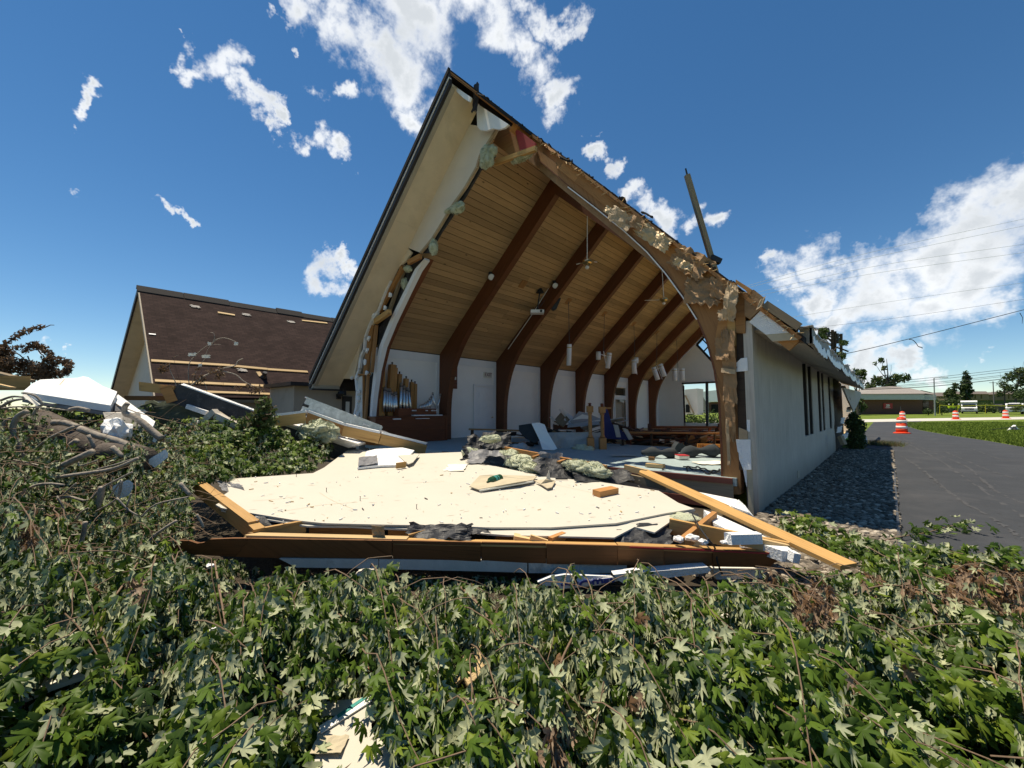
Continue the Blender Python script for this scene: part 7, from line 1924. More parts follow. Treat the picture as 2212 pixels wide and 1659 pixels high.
def pebble_board():
    a, b = ong(1723, 1165), at(1738, 1090, 6.15)
    q = [at(*zL(x, y), d) for x, y, d in ((258, 1085, 5.5), (395, 1110, 5.5), (405, 990, 5.9), (410, 905, 6.2), (300, 905, 6.2), (275, 975, 5.9))]
    MB().poly(q, (.02, -.03, -.045), uvdir=(q[0], (q[2] - q[1]).normalized(), RT)).build('short_plank', 'old_wood', None, 'short weathered plank propped on the river stones, half in shade', 'plank')
pebble_board()
# --- pile to the left of the church
def left_debris():
    a, b = at(376, 848, 7.6), at(762, 985, 8.4)
    t = thing('fallen_fascia', 'black fallen fascia beam with a pale top edge and broken orange end', 'fascia beam', a)
    MB().beam(a, b, .08, .34, up=(0, 0, 1)).build('fascia', 'felt', t)
    MB().beam(a + Vector((0, 0, .18)) + FH * .10, b + Vector((0, 0, .18)) + FH * .10, .28, .02, jag0=.2).build('top_sheet', 'foam', t)
    MB().beam(at(296, 834, 7.4), a + Vector((0, 0, .04)), .12, .16, jag0=.12).build('lumber_end', 'pine', t)
    MB().beam(at(352, 855, 7.5), a + Vector((0, 0, -.0)), .14, .30, jag0=.02).build('lumber_block', 'lumber_orange', t)
    A = lambda x, y, k=0: at(*zH(x, y), 7.6 + k)
    t = thing('gable_chunk', 'dark stucco chunk shaped like a small gable leaning under the black fascia', 'wall piece', A(1000, 1420))
    q = [A(815, 1310), A(1000, 1150), A(1190, 1275), A(1180, 1440), A(1060, 1470), A(830, 1340)]
    MB().poly(q, FH * .10).build('panel', 'beige_wall', t)
    MB().beam(A(810, 1315, -.05), A(1000, 1148, -.05), .10, .14, up=-FH).build('edge_trim', 'grey_stucco', t); MB().beam(A(1000, 1185, -.05), A(1190, 1275, -.05), .10, .12, up=-FH).build('edge_trim', 'grey_stucco', t)
    MB().beam(A(750, 1300, -.1), A(840, 1240, -.1), .10, .07).build('foam_edge', 'foam', t)
    t = thing('green_batt', 'dark green insulation batt hanging below the black fascia', 'insulation', A(740, 1220))
    MB().sheet(A(740, 1200, .25), RT * .75, Vector((0, 0, .30)), .10, 12, 3, 2, .3, .03).build('batt', 'batt_green', t, recalc=False)
    MB().beam(A(745, 1105), A(920, 1165), .06, .08).build('foam_edge', 'foam', t)
    # steel channel
    A = lambda x, y, k=0: at(*zC(x, y), 8.6 + k)
    t = thing('steel_channel', 'galvanized steel channel slanting down to the organ', 'steel channel', A(300, 1450))
    a0, a1 = A(-10, 1312, -.5), A(655, 1560, .3); ax = (a1 - a0).normalized()
    MB().beam(a0, a1, .03, .28, up=(0, 0, 1)).build('web', 'galvanized', t)
    MB().beam(a0 + Vector((0, 0, -.145)) + FH * .06, a1 + Vector((0, 0, -.145)) + FH * .06, .14, .02).build('flange', 'galvanized', t)
    MB().beam(a0 + Vector((0, 0, .145)) + FH * .06, a1 + Vector((0, 0, .145)) + FH * .06, .14, .02).build('flange', 'galvanized', t)
    for f, m in ((.03, 'black_plastic'), (.78, 'paper')):
        c = a0.lerp(a1, f) - FH * .02; MB().beam(c - ax * .06, c + ax * .06, .012, .05, up=(0, 0, 1)).build('slot', m, t)
    MB().lathe(A(690, 1585), [(.09, -.12), (.10, 0), (.09, .12)], 10, ax).build('pipe_insulation', 'felt_grey', None, 'grey pipe lagging stub lying beside the steel channel end', 'pipe')
    # lumber with foam sheathing in front of the organ
    t = thing('sheathed_joist', 'orange joist with a white foam top lying in front of the organ', 'joist', A(500, 1600))
    pts = [at(*zH(1500, 1240), 7.8), at(*zH(1780, 1205), 8.0), at(*zC(330, 1540), 8.2), at(*zC(650, 1610), 8.4), at(*zJ(390, 268), 8.8)]
    for i, (p, q) in enumerate(zip(pts, pts[1:])):
        MB().beam(p, q, .05, .20, jag0=.03).build('joist', 'pine' if i != 1 else 'lumber_orange', t)
        MB().beam(p + Vector((0, 0, .125)) + FH * .08, q + Vector((0, 0, .125)) + FH * .08, .2, .045, jag0=.05, jag1=.05).build('foam_sheathing', 'foam', t)
    MB().poly([at(*zC(x, y), 8.9) for x, y in ((40, 1440), (640, 1560), (980, 1650), (900, 1660), (500, 1640), (150, 1500))], (0, 0, -.05)).build('sheathing_board', 'plywood', t)
    A = lambda x, y, k=0: at(*zH(x, y), 8.0 + k)
    tag(MB().lump(A(1880, 1325), (.55, .25, .18), .5, 41, 4, 1.8).fuzz(A(1880, 1325), (.55, .25, .18), 900, .09, 41).build('insulation_clump', 'insulation', None, 'large pale green insulation roll under the joist left of the organ', 'insulation', smooth=True, recalc=False))
    MB().poly([A(1420, 1215), A(1470, 1210), A(2230, 1430), A(2240, 1450, .2), A(2150, 1468, .2)], FH * .4).build('white_strip', 'foam', None, 'long white foam strip along the fallen black fascia', 'foam board')
    MB().poly([zz for zz in (A(1490, 1210, .8), A(1780, 1190, .8), A(2250, 1330, .8), A(2250, 1345, .8), A(1790, 1230, .8))], FH * .3).build('foam_slab', 'foam', None, 'white ragged foam slab on top of the joist left of the organ', 'foam board')
    A2 = lambda x, y, k=0: at(*zC(x, y), 8.7 + k)
    MB().poly([A2(430, 1400), A2(520, 1480), A2(560, 1500), A2(480, 1480), A2(425, 1420)], FH * .05).build('foam_slab', 'foam', None, 'thin white sliver of foam by the foot of the torn wall edge', 'foam board')
    # white eps roof-like slab on the tree pile
    t = thing('white_slab', 'large white roof shaped foam slab lying on the heap of branches', 'foam slab', at(150, 870, 7))
    B = lambda x, y, d: at(*zG(x, y), d)
    q = [B(250, 945, 6.4), B(350, 860, 7.4), B(440, 815, 8.0), B(840, 797, 8.4), B(905, 780, 8.5), B(960, 790, 8.4), B(1120, 888, 7.4), B(1275, 945, 6.8), B(1250, 1000, 6.5), B(1205, 1095, 6.2)]
    MB().poly(q, (0, 0, -.10)).build('slab', 'foam', t)
    MB().poly([q[0] + Vector((0, 0, -.11)), q[-1] + Vector((0, 0, -.11)), q[-2] + Vector((.0, 0, -.11)), B(1330, 1165, 6.4), B(520, 1075, 6.5)], (0, 0, -.05)).build('backing', 'felt_grey', t)
    mb = MB(); a, b = q[3].lerp(q[0], .3), q[8].lerp(q[0], .55)
    mb.tube([B(700, 820, 8.0) + Vector((0, 0, .01)), B(580, 965, 6.7) + Vector((0, 0, .01))], .012, .012, 5); mb.build('twig_stain', 'drywall_back', t)
    MB().poly([B(235, 985, 6.3), B(280, 960, 6.4), B(430, 1090, 6.3), B(400, 1105, 6.3)], FH * .08).build('slab_corner', 'foam_dirty', t)
    MB().poly([B(1230, 1050, 6.6), B(1285, 975, 7.0), B(1690, 1270, 6.6), B(1660, 1335, 6.3)], (0, 0, -.05)).build('white_board', 'foam', None, 'white board sloping down right of the large foam slab', 'board')
    MB().poly([B(1120, 1170, 6.0), B(1330, 1180, 6.1), B(1340, 1330, 6.0), B(1180, 1340, 5.9)], FH * .3).build('stucco_block', 'grey_stucco', None, 'grey stucco block buried under the large foam slab', 'block')
    tag(MB().lump(B(1260, 1390, 5.8), (.26, .15, .18), .4, 55, 3, 2.5).build('foam_lump', 'foam', None, 'lump of white broken foam below the grey stucco block', 'foam'))
    MB().beam(B(-60, 850, 7.5), B(330, 855, 7.8), .10, .26).build('lumber', 'pine', None, 'thick orange lumber at the left edge behind the foam slab', 'lumber')
    MB().beam(B(-60, 738, 8.0), B(330, 830, 8.0), .18, .05).build('lumber', 'old_wood', None, 'thin brown board above the orange lumber at the left edge', 'lumber')
    MB().beam(B(-60, 860, 7.2), B(140, 905, 7.3), .2, .03).build('lumber', 'pine_pale', None, 'pale plank edge below the orange lumber at the left edge', 'lumber')
    MB().beam(B(1360, 1015, 7.6), B(1820, 1018, 7.8), .05, .08, jag1=.1).build('lumber', 'plywood', None, 'thin brown lath sticking out left of the black fascia', 'lumber')
    MB().poly([at(*zQ(x, y), 4.9) for x, y in ((1620, 300), (1800, 190), (1830, 230), (1690, 345))], (0, 0, -.05)).build('foam_slab', 'foam', None, 'white foam piece beside the green shrub heap on the left', 'foam board')
    MB().poly([at(*zQ(x, y), 4.2) for x, y in ((1230, 590), (1400, 520), (1450, 560), (1400, 640), (1280, 680))], (0, 0, -.05)).build('foam_slab', 'foam', None, 'white scrap of foam among grey limbs on the left', 'foam board')
    MB().poly([at(*zQ(x, y), 3.1) for x, y in ((1225, 1430), (1260, 1415), (1355, 1450), (1330, 1475))], (0, 0, -.03)).build('foam_slab', 'foam', None, 'small white foam chip on the leaves at the left', 'foam board')
left_debris()
# foreground scraps among the leaves
def scraps():
    def leafplane(u0, v0, up=.05, k=.30):
        p = onheap(u0, v0, up); n = Vector((0, 0, 1)) - FH * k
        return lambda win: (lambda x, y, d=0: onpl(*win(x, y), p, n))
    A = leafplane(775, 1590, .05, .12)(zN)
    t = thing('drywall_chunk', 'big torn tan drywall chunk at the bottom centre with a teal stripe', 'drywall piece', A(700, 1500, 1.5))
    q = [A(490, 1190, 1.95), A(560, 1130, 2.0), A(740, 1115, 2.05), A(915, 1090, 2.1), A(935, 1200, 1.95), A(930, 1340, 1.75), A(1010, 1440, 1.6), A(1160, 1660, 1.36), A(1190, 1760, 1.28), A(420, 1760, 1.28), A(480, 1600, 1.42), A(500, 1400, 1.65)]
    MB().poly(q, (0, 0, -.016)).build('sheet', 'drywall_back' if False else 'drywall', t)
    up = Vector((0, 0, .012))
    MB().poly([A(515, 1345, 1.72) + up, A(925, 1090, 2.08) + up, A(935, 1140, 2.0) + up, A(530, 1400, 1.66) + up], (0, 0, -.006)).build('white_strip', 'white_trim', t)
    MB().poly([A(655, 1262, 1.82) + up * 1.3, A(905, 1090, 2.08) + up * 1.3, A(930, 1098, 2.07) + up * 1.3, A(665, 1285, 1.8) + up * 1.3], (0, 0, -.005)).build('teal_strip', 'teal', t)
    MB().sheet(A(600, 1500, 1.54) + up, RT * .07, FH * .05, .02, 8, 2, 10, .5, .003).build('paper_flap', 'drywall_back', t, recalc=False)
    A = leafplane(1020, 1430, .10, .5)(zN)
    MB().poly([A(1545, 975, 2.05), A(1690, 720, 2.4), A(1780, 650, 2.5), A(1875, 660, 2.5), A(1850, 850, 2.2), A(1700, 1010, 2.0), A(1660, 930), A(1600, 985, 2.02), A(1590, 940)], (0, 0, -.018)).build('foam_chunk', 'insul_tan', None, 'tan splintered chunk standing among the centre leaves', 'chunk')
    A = leafplane(810, 1450, .12, .4)(zN)
    MB().poly([A(855, 805, 2.15), A(910, 815, 2.15), A(1045, 930, 2.0), A(1100, 1015, 1.9), A(1030, 1015, 1.9), A(930, 900, 2.02)], (0, 0, -.02)).build('shingle_piece', 'maroon', None, 'dull red curved shingle scrap among the leaves', 'shingle')
    A = leafplane(970, 1625, .10, .3)(zN)
    MB().poly([A(1500, 1560, 1.5), A(1560, 1550, 1.5), A(1600, 1660, 1.4), A(1480, 1660, 1.4)], (0, 0, -.02)).build('shingle_piece', 'maroon', None, 'dark red scrap at the bottom edge right of the tan drywall', 'shingle')
    MB().poly([A(1510, 1430, 1.55), A(1570, 1380, 1.6), A(1600, 1500, 1.5), A(1500, 1520, 1.5)], (0, 0, -.02)).build('paper_scrap', 'kraft_pale', None, 'small tan scrap above the dark red one at the bottom edge', 'scrap')
    B = leafplane(90, 1470, .06, .35)(zM)
    t = thing('broken_sill', 'white broken board with rusty stains and dark red edge at the lower left', 'board', B(200, 1050, 1.9))
    q = [B(-150, 1190, 1.75), B(110, 1060, 1.9), B(200, 960, 2.05), B(330, 815, 2.35), B(520, 800, 2.35), B(760, 815, 2.3), B(740, 900, 2.15), B(420, 1010, 1.95), B(240, 1090, 1.83), B(-150, 1270, 1.65)]
    MB().poly(q, (0, 0, -.02)).build('board', 'paper', t)
    MB().poly([B(-150, 1270, 1.63), B(110, 1180, 1.72), B(110, 1215, 1.70), B(-150, 1320, 1.6)], FH * .05).build('red_edge', 'maroon', t)
    MB().beam(B(60, 1060, 1.86), B(110, 1200, 1.72), .05, .04).build('clamp', 'felt_grey', t)
    for x, y, sd in ((380, 860, 1), (350, 910, 2), (230, 1000, 3), (300, 960, 4)):
        MB().sheet(B(x, y, 2.2 - (y - 860) * .0022) + Vector((0, 0, .015)), RT * .03, FH * .03, .006, 6, sd, 9, .9, .002).build('rust_patch', 'kraft', t, recalc=False)
    C = leafplane(1560, 1320, .06, .35)(zO)
    MB().poly([C(1600, 360, 2.75), C(1700, 370, 2.75), C(1748, 430, 2.6), C(1735, 472, 2.5), C(1640, 440, 2.55)], (0, -.01, -.03)).build('plaster_chunk', 'paper', None, 'pale plaster chunk on the leaves at the top of the thin stick', 'chunk')
    MB().beam(onheap(*zO(1690, 385), .10), onheap(*zO(2300, 770), .14), .028, .012).build('lath', 'pine_pale', None, 'thin yellow wooden stick slanting across the right leaves', 'stick')
    MB().sheet(onheap(1510, 1455, .12), RT * .03, Vector((0, 0, .10)), .03, 6, 4, 12, .4, .003).build('foil_strip', 'galvanized', None, 'curled grey white strip standing among the right leaves', 'strip', recalc=False)
    for i, (u, v, d, r, lbl) in enumerate(((465, 1540 - 180, 2.3, .05, 'little white foam crumb in the leaf shadow left of centre'), (522, 1535, 1.9, .03, 'tiny white crumb near the bottom left'), (940, 1425, 2.2, .05, 'white crumb beside the tan chunk in the centre leaves'), (1150, 1560, 1.75, .045, 'white crumb below the centre leaves'), (455, 1222, 3.2, .07, 'white foam crumb under the splintered header end'), (1290, 1620, 1.6, .03, 'white speck at the bottom right of centre'))):
        MB().lump(onheap(u, v, .06), (r * .55, r * .4, r * .25), .7, 60 + i, 2, 2.5).build('foam_crumb', 'foam', None, lbl, 'foam', recalc=False)
scraps()
# roof mast
a = onpl(1545, 575, Vector((RX, 0, RZ)), nR); a = at(1545, 580, 16.0); d = 16.0
t = thing('roof_mast', 'bare wooden mast leaning up from behind the torn roof edge', 'mast', a)
MB().beam(at(1546, 590, d), at(1484, 378, d), .17, .17, up=-FH).build('shaft', 'old_wood', t)
MB().tube([at(1485, 380, d), at(1481, 364, d)], .035, .03, 6).build('tip_rod', 'black_plastic', t)
MB().beam(at(1535, 556, d - .1), at(1556, 566, d - .1), .2, .2).build('bracket', 'black_plastic', t)

# ================================================================== FALLEN TREES AND LEAVES
def leaf_shape(kind, r):
    if kind == 0:   # near leaf, five lobed with teeth
        half = [(0, 1.0), (.055, .84), (.135, .80), (.10, .66), (.13, .52), (.30, .69), (.36, .78), (.50, .83), (.45, .66), (.53, .58), (.36, .46), (.23, .33), (.40, .31), (.52, .20), (.30, .13), (.11, .11)]
    else:
        half = [(0, 1.0), (.11, .74), (.12, .52), (.47, .80), (.42, .52), (.22, .33), (.47, .20), (.12, .10)]
    out = half + [(0, .04)] + [(-x, y) for x, y in half[:0:-1]]
    out = [(x * (1 + r.uniform(-.12, .12)), y + r.uniform(-.03, .03)) for x, y in out]
    c1 = r.uniform(.1, .55); c2 = r.uniform(.05, .75); tw = r.uniform(-.5, .5)
    def zz(x, y): return -c1 * (y - .3) ** 2 * .9 - c2 * abs(x) * .8 + tw * x * y + .05 * math.sin(9 * x + 5 * y)
    V = [(x * (1 - .25 * c2), y, zz(x, y)) for x, y in out] + [(0, .36, zz(0, .36) + .02)]
    n = len(out)
    return np.array(V), np.array([(i, (i + 1) % n, n) for i in range(n)])[:, ::-1]
rs = random.Random(99)
NEAR = [leaf_shape(0, rs) for _ in range(10)]; FARL = [leaf_shape(1, rs) for _ in range(8)]
def wilted(sh, r):
    V, F = sh; V = V.copy(); k = r.uniform(.34, .68)
    V[:, 0] *= k; V[:, 2] = V[:, 2] - np.abs(V[:, 0]) * r.uniform(.2, .9) - .35 * (V[:, 1] - .2) ** 2 * r.uniform(0, 1.2); V[:, 1] *= 1.05
    return V, F
NEARW = [wilted(NEAR[i % 10], rs) for i in range(12)]; FARW = [wilted(FARL[i % 8], rs) for i in range(10)]
BROWN = [(1760, 1300, 50), (2080, 1250, 45), (2170, 1270, 50), (2030, 1300, 28), (1965, 1270, 20), (1190, 1560, 40), (1180, 1620, 40), (1375, 1490, 22), (1390, 1330, 16), (1745, 1280, 40), (1880, 1255, 25), (1660, 1245, 25), (1830, 1460, 18), (1945, 1440, 18), (1000, 1460, 20), (60, 1150, 30), (300, 1260, 24)]
U_WALL = [(331, 1195), (345, 1170), (415, 1170), (410, 1040), (490, 1030), (676, 1010), (758, 950), (1010, 940), (1310, 990), (1600, 1070), (1720, 1165), (1860, 1200), (1865, 1228), (1800, 1236), (1700, 1225), (1640, 1262), (1360, 1270), (1240, 1290), (1180, 1262), (1140, 1242), (600, 1236), (500, 1206)]
U_CH = [(672, 1520), (745, 1486), (812, 1480), (830, 1560), (850, 1610), (892, 1664), (672, 1664)]
U_SILL = [(-10, 1510), (30, 1490), (55, 1470), (90, 1425), (205, 1425), (195, 1455), (110, 1490), (40, 1545), (-10, 1555)]
U_TAN = [(975, 1470), (1010, 1400), (1030, 1384), (1060, 1384), (1050, 1440), (1012, 1482)]
U_MIS = [(780, 1425), (800, 1428), (840, 1465), (850, 1485), (825, 1485)]
U_BLK = [(1532, 1303), (1576, 1308), (1576, 1340), (1545, 1330)]
U_STK = [(1562, 1306), (1722, 1412), (1718, 1422), (1560, 1318)]
U_LET = [(1195, 1245), (1345, 1240), (1345, 1272), (1200, 1280)]
def inside(px, py, poly):
    r = np.zeros(len(px), bool); n = len(poly); j = n - 1
    for i in range(n):
        xi, yi = poly[i]; xj, yj = poly[j]
        c = ((yi > py) != (yj > py)) & (px < (xj - xi) * (py - yi) / (yj - yi + 1e-9) + xi)
        r ^= c; j = i
    return r
def screen(P):
    d = P - np.array(EYE[:]); z = d @ np.array(FW[:]); z = np.where(z < .05, .05, z)
    return 1106 + FOC * (d @ rt) / z, 829.5 - FOC * (d @ np.array(UP[:])) / z, z
def norm(a): return a / (np.linalg.norm(a, axis=1)[:, None] + 1e-9)
rng = np.random.default_rng(2024)
def sprays(n, zr, lr, lmin, lmax, leafn, wilt_fn, hr=(-.22, .06), size=(.095, .15), hang=False, dark=0.0, brown=0.0, pre=None, pale=.70):
    if pre is None:
        z = zr[0] + (zr[1] - zr[0]) * rng.random(n) ** .8
        l = lr(z, rng.random(n))
    else:
        S0 = pre; n = len(S0); z = S0 @ fh; l = S0 @ rt
    h = heap_h(z, l) + rng.uniform(hr[0], hr[1], n)
    gap = np.array([noise.noise(Vector((a_ * 1.9, b_ * 1.9, 3.3))) + .6 * noise.noise(Vector((a_ * 4.3, b_ * 4.3, 8.3))) for a_, b_ in zip(z, l)])
    gk = (gap > -.12 - .5 * (l > .9)) | np.full(n, pre is not None) | (rng.random(n) < .15); z = z[gk]; l = l[gk]; n = len(z)
    h = heap_h(z, l) + rng.uniform(hr[0], hr[1], n) + .20 * np.clip(gap[gk], -.6, .7)
    S = fh[None] * z[:, None] + rt[None] * l[:, None]; S[:, 2] = np.maximum(h, .06)
    if pre is not None: S = S0
    a = rng.uniform(0, 6.28, n)
    D = np.stack([np.cos(a), np.sin(a), rng.uniform(-.15, .45, n)], 1) + (-fh[None] * .45 + rt[None] * .3); D = norm(D)
    if hang: D = norm(np.stack([0 * a, 0 * a, np.full(n, -.75)], 1) - fh[None] * .55 + rng.normal(0, .22, (n, 3)))
    Ln = rng.uniform(lmin, lmax, n)
    w = wilt_fn(z, l)
    m = leafn
    t = np.tile(np.linspace(.2, 1.0, m), (n, 1)) + rng.uniform(-.05, .05, (n, m))
    P = S[:, None] + D[:, None] * (t * Ln[:, None])[..., None]; P[..., 2] -= (.12 if hang else .40) * Ln[:, None] * t * t
    W_ = np.repeat(w[:, None], m, 1)
    pet = rng.normal(0, 1, (n, m, 3)); pet /= np.linalg.norm(pet, axis=2)[..., None]
    P2 = P + pet * .045; P2[..., 2] -= .035 * W_
    P2 = P2.reshape(-1, 3); Wf = W_.reshape(-1); Df = np.repeat(D[:, None], m, 1).reshape(-1, 3); k = len(P2)
    cam_ = norm(np.array(EYE[:])[None] - P2)
    rnd3 = rng.normal(0, 1, (k, 3)); dn_ = np.array([0, 0, -1.])
    drift = norm(rt[None] * .75 - fh[None] * .65 + rng.normal(0, .35, (k, 3)))
    ax_w = norm(dn_[None] * 1.1 + rnd3 * .26 + Df * .15 + cam_ * .38 + rt[None] * .10)
    ax_f = norm(drift * .9 + rnd3 * .25 + dn_[None] * .45)
    isw = rng.random(k) < Wf
    A = np.where(isw[:, None], ax_w, ax_f)
    vis = norm(rng.normal(0, .38, (k, 3)) + cam_ * .55 + SUNV[None] * .75)
    Nw = vis * np.where(rng.random(k) < pale, -1, 1)[:, None]
    Nf = norm(np.array([0, 0, 1.])[None] * .75 + cam_ * .35 + rng.normal(0, .38, (k, 3)))
    Nf = Nf * np.where(rng.random(k) < .86, 1, -1)[:, None]
    N_ = np.where(isw[:, None], Nw, Nf)
    N_ = norm(N_ - A * (N_ * A).sum(1)[:, None])
    base_t = np.repeat(rng.normal(.36, .14, n)[:, None], m, 1).reshape(-1) + rng.normal(0, .08, k)
    base_t = np.clip(base_t, 0, .66)
    base_t = np.clip(base_t - dark, 0, .66)
    bq = rng.random(k) < brown; base_t[bq] = rng.uniform(.86, 1, bq.sum())
    yl = np.repeat((rng.random(n) < .03)[:, None], m, 1).reshape(-1) & (rng.random(k) < .6)
    base_t[yl] = rng.uniform(.68, .79, yl.sum())
    sz = rng.uniform(size[0], size[1], k)
    u, v, zc = screen(P2)
    for bu, bv, br in BROWN:
        q = (np.hypot(u - bu, v - bv) < br) & (rng.random(k) < .85); base_t[q] = rng.uniform(.86, 1.0, q.sum()); sz[q] *= .8
    keep = ~(inside(u, v, U_WALL) & (zc > 3.3)) & (P2[:, 2] > .02)
    keep &= ~((zc > 3.75) & inside(u, v, U_WALL))
    for poly in (U_CH, U_SILL, U_TAN, U_MIS, U_BLK, U_STK, U_LET): keep &= ~(inside(u, v, poly) & (rng.random(k) < (.75 if poly is U_TAN else .94)))
    keep &= zc > 1.1
    # nothing on the clear asphalt and gravel
    keep &= ~((P2[:, 1] > 6.9 - .12 * np.abs(P2[:, 0] + .2)) & (P2[:, 0] > -1.7))
    tw = []
    return P2[keep], A[keep], N_[keep], sz[keep], base_t[keep], isw[keep], P, D
SUNV = np.array(SUN[:])
def bake(name, sets, shapes, wshapes, mat, **k):
    Vs = []; Fs = []; Ts = []; off = 0
    for (P, A, N_, sz, T, W_) in sets:
        vi = np.where(W_, len(shapes) + rng.integers(0, len(wshapes), len(P)), rng.integers(0, len(shapes), len(P)))
        X = np.cross(A, N_)
        for s_, (V0, F0) in enumerate(shapes + wshapes):
            q = np.where(vi == s_)[0]
            if not len(q): continue
            V = (X[q][:, None] * V0[None, :, 0:1] + A[q][:, None] * V0[None, :, 1:2] + N_[q][:, None] * V0[None, :, 2:3]) * sz[q][:, None, None] + P[q][:, None]
            F = F0[None] + (np.arange(len(q)) * len(V0))[:, None, None] + off
            off += len(q) * len(V0); Vs.append(V.reshape(-1, 3)); Fs.append(F.reshape(-1, 3)); Ts.append(np.repeat(T[q], len(F0)))
    V = np.concatenate(Vs); F = np.concatenate(Fs); T = np.concatenate(Ts)
    me = bpy.data.meshes.new(name); me.vertices.add(len(V)); me.vertices.foreach_set('co', V.astype(np.float32).ravel())
    me.loops.add(F.size); me.loops.foreach_set('vertex_index', F.astype(np.int32).ravel())
    me.polygons.add(len(F)); me.polygons.foreach_set('loop_start', np.arange(0, F.size, 3, dtype=np.int32)); 
    me.update(calc_edges=True)
    a = me.attributes.new('tint', 'FLOAT', 'FACE'); a.data.foreach_set('value', T.astype(np.float32))
    me.polygons.foreach_set('use_smooth', np.ones(len(F), bool))
    me.materials.append(M[mat]); o = bpy.data.objects.new(name, me); COL.objects.link(o); tag(o, **k)
    print(name, 'leaves', sum(len(s[0]) for s in sets), 'tris', len(F))
    return o
def wilt_main(z, l):
    u = 1106 + FOC * l / z; v = 886 + FOC * (1.65 - heap_h(z, l)) / z
    w = np.full(len(z), .82)
    w[(v > 1440) & (u > 1450)] = .22; w[(v > 1500) & (u <= 1450)] = .42; w[(v > 1400) & (u > 1950)] = .25
    w[(u > 560) & (u < 900) & (v > 1330)] = .5; w[(u < 450) & (v > 1480)] = .25; w[(v < 1235) & (u > 1700)] = .35
    w[(u > 1100) & (u < 1420) & (v > 1290)] = .85
    return w
latr = lambda z, r: np.maximum(-1.35 * z - .3, -3.4) + (np.minimum(1.32 * z + .3, 5.6) - np.maximum(-1.35 * z - .3, -3.4)) * r
def boughs(n, zr, lr, lift, seed, spread=.5):
    # long limp limbs arching over the pile; leafy twigs hang from each of them
    r = random.Random(seed); H = []; stems = []
    for i in range(n):
        z = r.uniform(*zr); l = float(lr(np.array([z]), np.array([r.random()]))[0])
        a = FH * z + RT * l; a.z = float(heap_h(z, l)) + r.uniform(*lift)
        d = (RT * r.gauss(.25, spread) - FH * r.uniform(.3, 1.0)).normalized(); L_ = r.uniform(.45, 1.05); rise = r.uniform(.02, .16); drop = r.uniform(.12, .4)
        pts = []
        m = 15
        for k in range(m):
            t = k / (m - 1); p = a + d * (L_ * t); p.z += rise * math.sin(math.pi * min(1, t * 1.3)) - drop * t * t
            g_ = float(heap_h(p.dot(FH), p.dot(RT))); p.z = max(p.z, g_ * .6 + .05); p += Vector((r.gauss(0, .008), r.gauss(0, .008), r.gauss(0, .008)))
            pts.append(p)
            for _ in range(2 if k > 2 else 1): H.append((p + Vector((r.gauss(0, .025), r.gauss(0, .025), 0)))[:])
        stems.append(pts)
    return np.array(H), stems
BH, BS = boughs(125, (2.15, 3.45), latr, (.08, .30), 41)
BN, BNS = boughs(55, (1.7, 2.5), latr, (.06, .22), 42)
BL, BLS = boughs(85, (2.3, 5.6), lambda z, r: np.maximum(-1.35 * z - .3, -8) + (-2.6 - .3 * (z - 2.3) - np.maximum(-1.35 * z - .3, -8)) * r, (.08, .32), 43)
A6 = sprays(0, None, None, .10, .34, 8, wilt_main, (0, 0), (.062, .10), hang=True, pre=BH, pale=.8)
A7 = sprays(0, None, None, .10, .34, 8, wilt_main, (0, 0), (.08, .12), hang=True, pre=BN, pale=.7)
A8 = sprays(0, None, None, .10, .36, 8, lambda z, l: np.full(len(z), .9), (0, 0), (.055, .092), hang=True, dark=.04, brown=.05, pre=BL, pale=.8)
A1 = sprays(1500, (1.5, 2.6), latr, .2, .5, 8, wilt_main, (-.34, -.08), (.075, .118), dark=.12)
A5 = sprays(2900, (2.4, 4.75), latr, .2, .5, 9, wilt_main, (-.34, -.08), (.058, .092), dark=.12)
A0 = sprays(900, (2.0, 3.5), latr, .25, .6, 11, lambda z, l: np.full(len(z), .95), (-.05, .14), (.06, .095), hang=True)
latB = lambda z, r: np.maximum(-1.35 * z - .4, -9) + (-2.9 - .25 * (z - 3) - np.maximum(-1.35 * z - .4, -9)) * r
A2 = sprays(2900, (2.0, 7.5), latB, .25, .6, 8, lambda z, l: np.full(len(z), .78), (-.40, .02), (.06, .10), dark=.12, brown=.09)
latC = lambda z, r: (430 + 270 * r - 1106) / FOC * z
A3 = sprays(1100, (5.0, 7.9), latC, .2, .5, 8, lambda z, l: np.full(len(z), .3), (-.25, .10), (.08, .12))
A4 = sprays(620, (4.1, 5.7), lambda z, r: 2.7 + (6.6 - 2.7) * r, .2, .5, 8, lambda z, l: np.full(len(z), .35), (-.02, .10), (.075, .12))
bake('maple_leaves', [A5[:6], A0[:6], A4[:6], A6[:6]], FARL, FARW, 'maple_leaf', label='wilted silver maple leaves heaped below the fallen wall', cat='leaves', kind='stuff')
bake('maple_leaves', [A1[:6], A7[:6]], NEAR, NEARW, 'maple_leaf', label='large silver maple leaves covering the near foreground', cat='leaves', kind='stuff')
bake('maple_leaves', [A2[:6], A8[:6]], FARL, FARW, 'maple_leaf', label='wilted grey green maple leaves over the branch pile on the left', cat='leaves', kind='stuff')
bake('shrub_leaves', [A3[:6]], FARL, FARW, 'maple_leaf', label='bright green leafy heap in front of the black fallen fascia', cat='leaves', kind='stuff')
